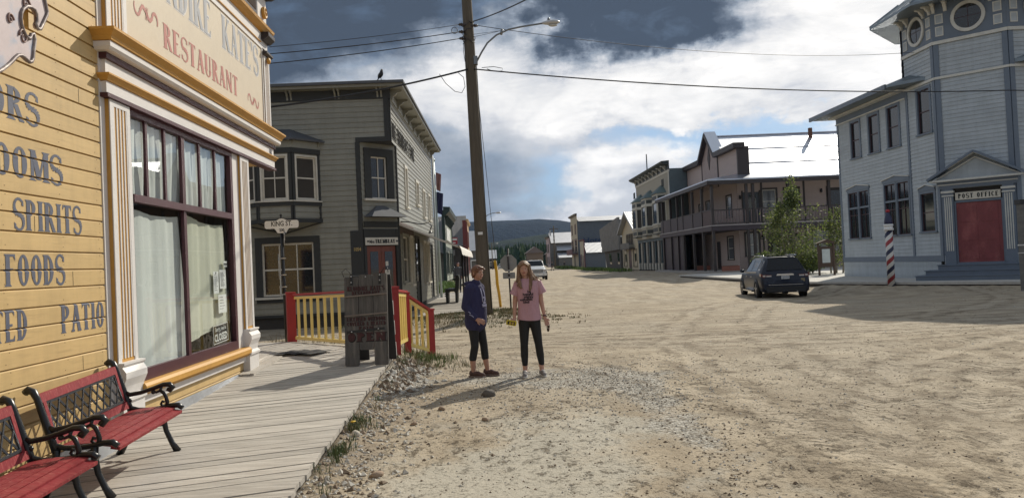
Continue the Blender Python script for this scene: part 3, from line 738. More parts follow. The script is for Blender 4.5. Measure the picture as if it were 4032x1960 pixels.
def build_walk():
    zf = lambda x, y: walk_z(y)
    mb = MB(); plank_field(mb, [(-3.63, -3), (-1.57, -3), (-1.57, 13.3), (-3.63, 12.72)], (-1.57, 0), R(16), .158, .011, zf, seed=2, wob=.007)
    struct(mb, 'boardwalk', PLANK)
    mb = MB(); plank_field(mb, [(-3.2, 12.88), (-1.58, 13.34), (-3.95, 15.55), (-16, 15.9), (-16, 13.45), (-4.4, 13.45)], (-3, 14), R(84), .178, .012, lambda x, y: .385, seed=4)
    struct(mb, 'boardwalk', PLANK)
    # dark joists and edge board below
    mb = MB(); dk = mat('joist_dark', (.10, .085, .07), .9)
    mb.v = []; 
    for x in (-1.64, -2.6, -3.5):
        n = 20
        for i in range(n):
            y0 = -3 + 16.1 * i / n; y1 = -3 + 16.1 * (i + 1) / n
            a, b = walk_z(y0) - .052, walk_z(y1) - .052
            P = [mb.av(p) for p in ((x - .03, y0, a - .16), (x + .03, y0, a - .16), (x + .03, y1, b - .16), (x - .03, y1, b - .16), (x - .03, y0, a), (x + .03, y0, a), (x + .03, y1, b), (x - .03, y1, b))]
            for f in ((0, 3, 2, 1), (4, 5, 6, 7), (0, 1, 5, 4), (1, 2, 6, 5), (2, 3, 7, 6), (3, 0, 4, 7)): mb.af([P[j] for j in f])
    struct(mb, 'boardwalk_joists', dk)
    # entry step planks in front of the corner door
    mb = MB(); plank_field(mb, [(-3.63, 11.2), (-3.42, 11.2), (-3.42, 12.75), (-4.6, 13.7), (-5.2, 13.6), (-3.66, 12.0)], (-3.6, 11), R(90), .12, .01, lambda x, y: .40 if y > 12 else walk_z(y) + .03, th=.06, seed=6)
    struct(mb, 'entry_step', PLANK)
    # crumpled dark mat
    mb = MB(); mb.smooth = True; n = 12; idx = []
    for j in range(5):
        idx.append([mb.av((-3.72 + .80 * i / n + .06 * j, 13.02 - .05 * i / n * 6 + .09 * j * 1.4, walk_z(13) + .018 + .03 * abs(math.sin(i * .9 + j)) * (1 - abs(i / n - .5)))) for i in range(n + 1)])
    for a, b in zip(idx, idx[1:]):
        for i in range(n): mb.af((a[i], a[i + 1], b[i + 1], b[i]))
    single(mb, 'doormat', mat('mat_rubber', (.035, .033, .032), .85, bump=.004, bscale=80), 'crumpled dark rubber mat lying on the boardwalk by the restaurant corner', 'doormat')
build_walk()

# ------------------------------------------------------------------ restaurant
YEL = mat('paint_yellow', (.535, .375, .165), .55, var=.07, vscale=1.4, stretch=(1, .35, 5), bump=.0007, bscale=22, col2=(.46, .32, .14), c2amt=.25, c2scale=5, board=(.151, .065, .055))
WHT = mat('paint_white', (.66, .635, .61), .5, var=.05, vscale=2, bump=.0012, bscale=22, col2=(.58, .55, .50), c2amt=.10, c2scale=7)
GOLD = mat('paint_gold', (.52, .275, .055), .5, var=.10, vscale=3, bump=.001, bscale=22)
MAR = mat('paint_maroon', (.060, .014, .022), .5, var=.12, bump=.001)
BLKM = mat('paint_near_black', (.030, .022, .024), .45)
CREAM = mat('paint_cream', (.57, .49, .37), .55, var=.04, bump=.0008, bscale=22, col2=(.53, .45, .33), c2amt=.15, c2scale=3)
SLATE = mat('paint_slate_blue', (.085, .095, .135), .6, var=.12, vscale=9)
LGREY = mat('sign_letter_grey', (.34, .35, .37), .55, var=.06); LRED = mat('sign_letter_red', (.42, .155, .125), .55, var=.08)
def moulding(mb, x0, x1, prof, ret=None):
    """run a profile [(out, z), ...] along x, outwards = -y; closed back to the wall"""
    poly = [(-o, z) for o, z in prof]
    n = len(poly); A = []; B = []
    for (y, z) in poly:
        A.append(mb.av((x0 + y if False else x0, y, z))); B.append(mb.av((x1, y, z)))
    for i in range(n):
        mb.af((A[i], A[(i + 1) % n], B[(i + 1) % n], B[i]))
    mb.af(A[::-1]); mb.af(B)
def mitred(mb, x0, x1, prof):
    """crown whose ends are returned to the wall: out grows both forwards and sideways"""
    n = len(prof); L0 = [mb.av((x0 - o, .0, z)) for o, z in prof]; L1 = [mb.av((x0 - o, -o, z)) for o, z in prof]
    R1 = [mb.av((x1 + o, -o, z)) for o, z in prof]; R0 = [mb.av((x1 + o, .0, z)) for o, z in prof]
    for i in range(n - 1):
        for A, B in ((L0, L1), (L1, R1), (R1, R0)): mb.af((A[i], B[i], B[i + 1], A[i + 1]))
    mb.af((L0[0], R0[0], R1[0], L1[0])); mb.af((L0[-1], L1[-1], R1[-1], R0[-1]))
def build_restaurant():
    root = thing('restaurant_building', 'yellow board-sided restaurant with big shop window and cream sign board, beside the near boardwalk', 'building', (-3.65, 7, 0))
    F = FR((-3.65, 0, 0), (0, 1)); PS = prof_ship(.020); PI_, ZR = .151, .065
    XA, XB = -2.5, 7.56
    mb = MB(F); siding(mb, XA, XB, .33, 6.6, PI_, (), PS, ZR)
    # board below the shop window
    siding(mb, 7.98, 11.5, .33, .48, PI_, (), PS, ZR)
    part(mb, 'wall', YEL, root)
    rgn = random.Random(12); nl = MB(F)
    for k in range(2, 42):
        z = ZR + (k + .22) * PI_
        for y in (4.35, 5.15, 5.95, 6.75, 7.38):
            for dz in (0, .085):
                if .4 < z + dz < 6.4 and rgn.random() < .8: a = y + rgn.uniform(-.03, .03); nl.box(a, a + .006, -.002, .001, z + dz, z + dz + .006)
    part(nl, 'nail_heads', mat('nail_rust', (.12, .07, .04), .7), root, kind='stuff')
    jt = MB(F)
    for k, y in ((6, 7.02), (9, 5.6), (14, 6.35), (19, 5.9), (22, 7.1), (27, 6.2), (11, 6.9)): z = ZR + k * PI_; jt.box(y, y + .005, -.0015, .004, z + .004, z + .128)
    part(jt, 'board_joints', mat('joint_dark', (.05, .035, .02), .9), root, kind='stuff')  # dark-coloured butt joints between board ends
    w2 = MB(FR((-5.05, 13.3, 0), (-1, 0))); siding(w2, 0, 10, .33, 6.6, PI_, [(2.2, 3.4, 1.1, 2.7), (5.2, 6.4, 1.1, 2.7)], PS, ZR); part(w2, 'side_wall', YEL, root)
    for x in (2.2, 5.2):
        f = MB(FR((-5.05, 13.3, 0), (-1, 0))); f.box(x - .1, x, -.03, .05, 1.0, 2.8); f.box(x + 1.2, x + 1.3, -.03, .05, 1.0, 2.8); f.box(x, x + 1.2, -.03, .05, 2.7, 2.8); f.box(x - .12, x + 1.32, -.06, .05, .93, 1.0); f.box(x + .57, x + .63, .0, .04, 1.0, 2.7)
        wn = part(f, 'window', MAR, root); gl = MB(FR((-5.05, 13.3, 0), (-1, 0))); gl.box(x, x + 1.2, .045, .06, 1.0, 2.7); part(gl, 'pane', mat('dark_glass', (.02, .022, .025), .05, spec=.8), wn)
    # solid core so that nothing is see-through
    core = MB(F); core.box(XA, 7.9, .06, 9, .1, 6.55); core.box(7.9, 11.6, 1.6, 9, .1, 6.55); core.box(11.6, 13.24, 1.5, 9, .1, 3.6); core.box(7.9, 13.24, .06, 9, 3.64, 6.55)
    part(core, 'core_wall', mat('interior_dark', (.05, .045, .04), .9), root)
    # corner post at the left of the shop front
    p = MB(F); p.box(7.47, 7.56, -.01, .05, .33, 6.6); part(p, 'corner_board', WHT, root)
    # galvanised flashing
    m = MB(F); xs = [XA + i * (7.98 - XA) / 12 for i in range(13)] + [8.9, 9.8, 10.7, 11.9]
    for a, b in zip(xs, xs[1:]):
        za, zb = walk_z(a) - .05, walk_z(b) - .05
        m.poly([(a, -.045, za), (b, -.045, zb), (b, -.012, .335), (a, -.012, .335)]); 
    fl = part(m, 'flashing', mat('galvanised_sheet', (.40, .42, .45), .42, metal=.55, var=.14, vscale=3), root)
    # pilasters, lower storey
    for (a, b) in ((7.56, 7.98), (11.50, 11.90)):
        for up in (0, 1):
            z0, z1 = (.95, 3.52) if not up else (4.16, 5.42)
            if up: a, b = (7.56, 7.98) if a < 9 else (12.97, 13.28)
            q = MB(F); q.box(a, b, -.05, .06, z0, z1)
            w = b - a; nf = 4; fw = w * .62 / nf; x = a + w * .19
            rib = MB(F)
            for k in range(nf + 1): rib.box(x + k * fw - fw * .17, x + k * fw + fw * .17, -.058, -.048, z0 + .04, z1 - .06)
            rib.box(a, x - fw * .17, -.060, -.048, z0, z1); rib.box(x + nf * fw + fw * .17, b, -.060, -.048, z0, z1); rib.box(x - fw * .17, x + nf * fw + fw * .17, -.060, -.048, z1 - .06, z1)
            pil = part(q, 'pilaster', GOLD, root); part(rib, 'fluting', WHT, pil)
            if not up:
                c = MB(F); moulding(c, a - .02, b + .02, [(0, .33 + .0), (.10, .33), (.10, .56), (.125, .58), (.125, .61), (.085, .64), (.10, .72), (.135, .80), (.135, .86), (.10, .91), (.12, .935), (.12, .955), (.0, .955)])
                part(c, 'plinth', WHT, pil)
    # shop window: openings cut by frame members
    X0, X1 = 7.98, 11.50
    fr = MB(F)
    def bar(x0, x1, z0, z1, y0=-.03, y1=.03): fr.box(x0, x1, y0, y1, z0, z1)
    bar(X0, 8.05, .70, 3.56); bar(11.13, 11.22, .70, 3.56); bar(8.05, 11.13, 3.46, 3.56); bar(8.05, 11.13, .70, .82); bar(8.05, 11.13, 2.56, 2.64, -.045)
    fr.box(9.41, 9.49, -.018, .02, .82, 2.56); fr.box(9.40, 9.49, -.018, .02, 2.64, 3.46)
    for x in (8.42, 8.90, 9.97, 10.53): fr.box(x + .01, x + .06, -.012, .016, 2.64, 3.46)
    fr_o = part(fr, 'window', MAR, root)
    GL = glass_mat('shop_glass', (.93, .96, .95), 0.0, .06)
    for (a, b, c, d) in ((8.05, 9.40, .82, 2.56), (9.50, 11.13, .82, 2.56), (8.05, 8.42, 2.64, 3.46), (8.495, 8.90, 2.64, 3.46), (8.975, 9.38, 2.64, 3.46), (9.50, 9.97, 2.64, 3.46), (10.045, 10.53, 2.64, 3.46), (10.605, 11.13, 2.64, 3.46)):
        gl = MB(F); gl.poly([(a, .012, c), (b, .012, c), (b, .012, d), (a, .012, d)]); part(gl, 'pane', GL, fr_o)
    wj = MB(F); wj.box(11.22, 11.50, -.02, .05, .70, 3.56); part(wj, 'post', WHT, root)
    inn = MB(F); inn.box(7.98, 11.5, .052, 1.6, .60, .66); inn.box(7.98, 11.5, .052, 1.6, 3.57, 3.62); inn.box(11.5, 11.56, .052, 1.6, .6, 3.6); part(inn, 'floor_inside', mat('interior_floor', (.20, .16, .11), .7), root)
    # curtains
    def cloth(name, pts_top, pts_bot, y=.065, n=26, seed=1, m=None, amp=.018):
        c = MB(F); c.smooth = True; rg = random.Random(seed); ph = rg.random() * 6; rows = []
        for j in range(9):
            v = j / 8; row = []
            for i in range(n + 1):
                u = i / n
                xt = pts_top[0][0] + (pts_top[1][0] - pts_top[0][0]) * u; zt = pts_top[0][1] + (pts_top[1][1] - pts_top[0][1]) * u - .05 * math.sin(u * math.pi)
                xb = pts_bot[0][0] + (pts_bot[1][0] - pts_bot[0][0]) * u; zb = pts_bot[0][1] + (pts_bot[1][1] - pts_bot[0][1]) * u
                row.append(c.av((xt + (xb - xt) * v, y + amp * math.sin(u * 17 + ph + v) + amp * .5 * math.sin(u * 41 + v * 3), zt + (zb - zt) * v)))
            rows.append(row)
        for a, b in zip(rows, rows[1:]):
            for i in range(n): c.af((a[i], a[i + 1], b[i + 1], b[i]))
        part(c, 'curtain', m or CUR, root)
    CUR = mat('curtain_cloth', (.60, .62, .60), .9, var=.05, bump=.002, bscale=9)
    CUR2 = mat('curtain_cloth_cream', (.56, .56, .46), .9, var=.05, bump=.002, bscale=9)
    cloth('c', ((8.0, 2.54), (9.40, 2.49)), ((8.0, .66), (9.60, .66)), seed=2, amp=.010)
    cloth('c', ((9.66, 2.54), (10.98, 2.47)), ((9.66, .95), (11.12, 1.12)), seed=3, m=CUR2, amp=.010)
    for (a, b, s2, bl) in ((7.98, 8.52, 4, 0), (8.60, 9.06, 5, .03), (9.10, 9.58, 6, .14), (9.62, 10.12, 7, 0), (10.16, 10.66, 8, .02), (10.72, 11.2, 9, .05)):
        cloth('c', ((a, 3.5), (b, 3.5)), ((a, 2.58), (b - bl, 2.58)), seed=s2, n=10)
    # sill, bands
    s = MB(F); moulding(s, 7.985, 11.49, [(0, .575), (.10, .575), (.10, .60), (.13, .61), (.13, .665), (.11, .695), (0, .698)]); part(s, 'sill', GOLD, root)
    s = MB(F); s.box(7.985, 11.495, -.045, .05, .485, .573); part(s, 'sill_board', WHT, root)
    # entablature over the shop window
    def band(name, z0, z1, out, m, x0=7.56, x1=13.30):
        b_ = MB(F); b_.box(x0 - out, x1 + out, -out, .05, z0, z1); return part(b_, name, m, root)
    band('band', 3.525, 3.565, .085, MAR); band('architrave', 3.567, 3.68, .065, WHT)
    b_ = MB(F); mitred(b_, 7.56, 13.30, [(.06, 3.682), (.085, 3.69), (.10, 3.72), (.12, 3.735), (.12, 3.75), (.06, 3.752)]); part(b_, 'moulding', GOLD, root)
    band('frieze', 3.754, 3.895, .055, WHT)
    band('band', 3.897, 3.955, .085, MAR)
    b_ = MB(F); mitred(b_, 7.56, 13.30, [(.08, 3.957), (.14, 3.965), (.16, 3.99), (.16, 4.04), (.06, 4.04)]); part(b_, 'bed_moulding', WHT, root)
    b_ = MB(F); mitred(b_, 7.56, 13.30, [(.14, 4.042), (.175, 4.048), (.185, 4.08), (.225, 4.125), (.235, 4.13), (.235, 4.155), (.0, 4.16)]); part(b_, 'cornice', GOLD, root)
    n_ = MB(FR((-3.65 + .056, 0, 0), (0, 1))); font_mb(n_, '1102', .11, 13.16, 3.79, .002, .004, .8); part(n_, 'street_number', BLKM, root)
    # signboard
    sb = MB(F); sb.box(8.02, 12.95, -.03, .05, 4.165, 5.52); sgn_o = part(sb, 'sign_board', CREAM, root)
    tr = MB(F); tr.box(8.02, 12.95, -.045, -.028, 5.52, 5.56); tr.box(12.92, 12.96, -.045, -.028, 4.165, 5.52); tr.box(7.985, 8.02, -.045, .05, 4.165, 5.56); part(tr, 'sign_trim', WHT, sgn_o)
    FS = FR((-3.62, 0, 0), (0, 1))
    w, P = letter_polys("KLONDIKE", .47, 1.0, .17, .055); k = 2.42 / w
    w2_, P2 = letter_polys("KATE'S", .47, 1.0, .17, .055); k2 = 1.74 / w2_
    L1 = [[[(a * k, b) for a, b in p] for p in gl] for gl in P]; L2 = [[[(a * k2, b) for a, b in p] for p in gl] for gl in P2]
    o = MB(FS); paint(o, grow(L1, .016), 8.14, 5.0, .001); part(o, 'letter_outline', WHT, sgn_o); o = MB(FS); paint(o, grow(L2, .016), 11.0, 5.0, .001); part(o, 'letter_outline', WHT, sgn_o)
    o = MB(FS); paint(o, L1, 8.14, 5.0, .004); part(o, 'lettering', LGREY, sgn_o); o = MB(FS); paint(o, L2, 11.0, 5.0, .004); part(o, 'lettering', LGREY, sgn_o)
    w, P = letter_polys("RESTAURANT", .29, 1.0, .17, .055); k = 2.66 / w
    P = [[[(a * k, b) for a, b in p] for p in gl] for gl in P]; o = MB(FS); paint(o, P, 8.96, 4.42, .003); part(o, 'lettering', LRED, sgn_o); o = MB(FS)
    def swirl(cx, cz, s_, fl):
        pts = []
        for i in range(40):
            t = i / 39; a = 2 * math.pi * (t * 1.0)
            x = (t - .5) * 1.0; zz = .22 * math.sin(a) ; pts.append((x, zz))
        left = [(-.5 + .13 * math.cos(b_) + .10, .0 + .15 * math.sin(b_) - .02) for b_ in [R(-30 + 17 * i) for i in range(15)]]
        right = [(.5 - .13 * math.cos(b_) - .10, .0 - .15 * math.sin(b_) + .02) for b_ in [R(-30 + 17 * i) for i in range(15)]]
        curve = left[::-1][:12] + [(-.28, .02), (-.15, -.12), (0, -.03), (.15, .10), (.28, 0)] + right[3:]
        for i in range(len(curve) - 1):
            (a, b), (c, d) = curve[i], curve[i + 1]; l = math.hypot(c - a, d - b) + 1e-6; th = .018 + .022 * math.sin(math.pi * i / len(curve)) ; nx, nz = -(d - b) / l * th, (c - a) / l * th
            o.poly([(cx + s_ * (a + nx), -.003 - i * .00005, cz + fl * s_ * (b + nz)), (cx + s_ * (a - nx), -.003 - i * .00005, cz + fl * s_ * (b - nz)), (cx + s_ * (c - nx), -.003 - i * .00005, cz + fl * s_ * (d - nz)), (cx + s_ * (c + nx), -.003 - i * .00005, cz + fl * s_ * (d + nz))][::(1 if fl > 0 else -1)])
        for d_ in (-.03, .03): o.poly([(cx + s_ * (d_ - .012), -.006, cz - .12 * s_), (cx + s_ * (d_ + .012), -.006, cz - .12 * s_), (cx + s_ * (d_ + .05), -.006, cz + .14 * s_), (cx + s_ * (d_ + .03), -.006, cz + .14 * s_)])
    swirl(8.52, 4.66, .55, -1); part(o, 'flourish', LRED, sgn_o); o = MB(FS); swirl(12.38, 4.52, .52, 1); part(o, 'flourish', LRED, sgn_o)
    # upper storey above the sign
    band('upper_frieze', 5.562, 5.80, .03, WHT, 7.56, 13.28); b_ = MB(F); b_.box(7.56, 12.9, -.05, -.028, 5.62, 5.635); part(b_, 'bead', GOLD, root)
    b_ = MB(F); mitred(b_, 7.56, 13.28, [(.03, 5.802), (.08, 5.82), (.13, 5.88), (.14, 5.92), (.0, 5.925)]); part(b_, 'upper_moulding', GOLD, root)
    band('parapet', 5.927, 6.45, .03, WHT, 7.56, 13.28)
    b_ = MB(F); b_.box(8.2, 12.75, -.05, -.028, 6.02, 6.40); q = part(b_, 'transom', BLKM, root); b_ = MB(F); b_.box(8.3, 12.65, -.056, -.048, 6.08, 6.34); part(b_, 'pane', mat('brown_glass', (.10, .07, .035), .08, spec=.8), q)
    b_ = MB(F); mitred(b_, 7.56, 13.28, [(.03, 6.452), (.12, 6.47), (.20, 6.55), (.28, 6.60), (.28, 6.68), (.0, 6.69)]); part(b_, 'top_cornice', BLKM, root)
    for z, h_, d_ in ((5.68, .13, .16), (5.42, .07, .12)):
        b_ = MB(F); moulding(b_, 12.95, 13.33, [(0, z), (d_ * .5, z), (d_, z + h_ * .5), (d_, z + h_), (0, z + h_)]); part(b_, 'bracket', BLKM, root)
    b_ = MB(F); b_.lathe([(.10, 0), (.10, -.05), (.075, -.06), (.07, -.035), (.03, -.03), (.028, -.06), (.0, -.065)], (13.12, -.03, 6.18), 16, 'y'); part(b_, 'rosette', GOLD, root)
    b_ = MB(F); b_.lathe([(.055, 0), (.055, -.03), (.03, -.05), (.0, -.05)], (13.125, -.076, 5.36), 12, 'y'); part(b_, 'rosette', GOLD, root)
    # recessed corner entry
    s = MB(); s.poly([(-3.62, 11.9, 3.60), (-3.62, 13.28, 3.60), (-5.2, 13.28, 3.60), (-5.2, 11.9, 3.60)][::-1]); part(s, 'soffit', YEL, root)
    e = MB(FR((-3.65, 11.9, 0), (-1, 1))); siding(e, .1, 2.0, .40, 3.6, PI_, [(.45, 1.45, .4, 2.6)], PS, ZR); part(e, 'entry_wall', YEL, root)
    e = MB(FR((-3.65, 11.9, 0), (-1, 1))); e.box(.45, 1.45, .02, .06, .4, 2.6); part(e, 'door', MAR, root)
    b_ = MB(FR((-5.05, 13.3, 0), (-1, 0))); b_.box(-.02, 10, -.03, .05, 3.5, 3.66); b_.box(-.02, 10, -.06, .05, 6.5, 6.66); b_.box(-1.4, 10, .0, .05, 3.664, 6.5); part(b_, 'side_trim', WHT, root)
    rf = MB(F); rf.box(-2.5, 13.3, -.02, 9.0, 6.70, 6.76); part(rf, 'roof', mat('roof_tar', (.06, .06, .06), .9), root)
    # painted words on the boards
    o = MB(F)
    for (txt, xl, xr, z, h_) in (("LIQUORS", 5.02, 6.47, 3.045, .262), ("ROOMS", 5.62, 6.79, 2.595, .25), ("SPIRITS", 6.075, 7.075, 2.185, .245), ("FOODS", 5.945, 6.775, 1.745, .248), ("HEATED", 5.30, 6.215, 1.325, .24), ("PATIO", 6.69, 7.425, 1.325, .24)):
        w, P = letter_polys(txt, h_, 1.0, .17, .075); k = (xr - xl) / w
        P = [[[(a * k, b) for a, b in p] for p in gl] for gl in P]; o = MB(F); paint(o, P, xl, z, .0022, PS, PI_, ZR); part(o, 'painted_word', SLATE, root)
    return root
build_restaurant()

def build_notices():
    """papers and the small closed sign behind the shop glass: facing outwards"""
    F = FR((-3.65, 0, 0), (0, 1)); pp = mat('paper_white', (.78, .78, .76), .8); ink = mat('ink_dark', (.06, .06, .07), .8)
    for (x, z, w, h, lab, rows) in ((10.43, 1.52, .20, .30, 'tall white notice with a crest, left of the pair in the shop window', 9), (10.67, 1.58, .25, .26, 'white printed notice on the right of the pair in the shop window', 12), (10.59, 1.25, .32, .25, 'white notice hanging lowest in the shop window, above the closed sign', 5)):
        r = thing('notice', lab, 'notice', (-3.65, x, z), 0, 'notices in the shop window')
        b = MB(F); b.box(x, x + w, .02, .024, z, z + h); part(b, 'sheet', pp, r)
        t = MB(F)
        for k in range(rows): zz = z + h * (.84 - .78 * k / rows); t.box(x + w * .15, x + w * (.55 + .3 * ((k * 37) % 7) / 7), .0185, .0192, zz, zz + .006)
        if rows == 9: t.lathe([(.018, .0188), (.0, .0182)], (x + w / 2, 0, z + h * .93), 8, 'y')
        part(t, 'print', ink, r)
    r = thing('notice', 'small black and white card high on the right edge of the shop glass', 'notice', (-3.65, 10.98, 1.98), 0, 'notices in the shop window')
    b = MB(F); b.box(10.85, 10.98, .02, .024, 1.88, 1.96); part(b, 'sheet', pp, r); t = MB(F); font_mb(t, 'OPEN', .05, 10.915, 1.90, -.018, .002); part(t, 'print', ink, r)
    r = thing('closed_sign', 'dark sign reading Sorry, we are closed, in the bottom corner of the shop window', 'sign', (-3.65, 10.7, .83), 0)
    T = FR((-3.65, 0, 0), (0, 1)) @ Matrix.Translation((10.38, .03, .84)) @ Matrix.Rotation(R(-2), 4, 'Y')
    b = MB(T); b.box(0, .58, 0, .01, .0, .25); part(b, 'board', mat('sign_black', (.025, .025, .03), .4), r)
    t = MB(T); font_mb(t, "Sorry, we're", .085, .29, .165, .002, .001, 1.0); part(t, 'lettering', pp, r); t = MB(T); font_mb(t, 'CLOSED', .135, .29, .035, .002, .004, 1.0); part(t, 'lettering', pp, r)
    t = MB(T); 
    for a in ((0, .58, .0, .008), (0, .58, .242, .25), (0, .008, .008, .242), (.572, .58, .008, .242)): t.box(a[0], a[1], -.003, 0, a[2], a[3])
    part(t, 'border', pp, r)
build_notices()

def build_plaque():
    r = thing('hanging_sign', 'ornate scroll-edged painted sign board mounted high on the yellow wall', 'sign', (-3.65, 5.9, 3.3), 0)
    # outline in metres on the wall: (y, z)
    px = [(172, -40), (176, 0), (187, 50), (185, 62), (170, 95), (160, 117), (152, 117), (146, 110), (143, 98), (148, 84), (147, 60), (137, 40), (122, 30), (106, 28), (92, 38), (85, 54), (83, 75), (85, 96), (92, 120), (100, 138), (108, 150), (116, 155), (122, 150), (124, 138), (133, 136), (139, 160), (135, 190), (131, 232), (126, 244), (118, 247), (108, 238), (96, 226), (84, 219), (72, 220), (60, 230), (45, 247), (28, 262), (8, 277), (-20, 292), (-60, 300)]
    def W(p):
        q = cam.matrix_world.to_3x3() @ Vector(((p[0] - 2016) / 3028, -(p[1] - 980) / 3028, -1)); t = -3.50 / q.x; return (q.y * t, 1.75 + q.z * t)
    base = [W(p) for p in px]; x0 = 5.25
    pts = base + [(x0, base[-1][1] - .02), (x0 - .9, base[-1][1] + .35), (x0 - 1.3, 4.2), (x0 - .9, 5.1), (x0, 5.45), (x0 + .6, 5.25), (base[0][0] + .1, 4.7)]
    F = FR((-3.50, 0, 0), (0, 1)); b = MB(F)
    # front face triangulated by bmesh, given thickness
    from mathutils.geometry import tessellate_polygon
    n = len(pts); o = len(b.v)
    for y, z in pts: b.v.append(F @ Vector((y, 0, z)))
    for y, z in pts: b.v.append(F @ Vector((y, .03, z)))
    for t3 in tessellate_polygon([[Vector((y, z, 0)) for y, z in pts]]): b.af([o + k for k in t3]); b.af([o + n + k for k in t3[::-1]])
    for k in range(n): b.af((o + k, o + (k + 1) % n, o + n + (k + 1) % n, o + n + k))
    part(b, 'board', mat('sign_pink_grey', (.52, .44, .44), .55, var=.10, vscale=2.5, col2=(.30, .34, .42), c2amt=.35, c2scale=2.2), r)
    e = MB(F); e.tube([(y - .012, -.004, z) for y, z in pts] + [(pts[0][0] - .012, -.004, pts[0][1])], .016, 6); part(e, 'rim', mat('sign_rim', (.20, .16, .15), .5, metal=.2, col2=(.42, .36, .32), c2amt=.4, c2scale=9), r)
    e = MB(F)
    for (cx, cz, rr, s) in ((6.07, 3.93, .05, 1), (6.02, 3.66, .055, -1), (5.86, 3.75, .04, 1), (6.12, 4.12, .04, 1)):
        e.tube([(cx + s * rr * (1 - k / 22) * math.cos(k * .45), -.006, cz + rr * 1.2 * (1 - k / 22) * math.sin(k * .45)) for k in range(20)], [.010 - .0003 * k for k in range(20)], 5)
    part(e, 'scrollwork', mat('scroll_brown', (.22, .13, .11), .5), r)
    e = MB(FR((-3.65, 0, 0), (0, 1))); e.box(5.55, 5.92, -.105, -.001, 3.44, 3.60); e.box(5.70, 6.18, -.105, -.001, 3.78, 4.02); part(e, 'mounting_block', GOLD, r)
build_plaque()

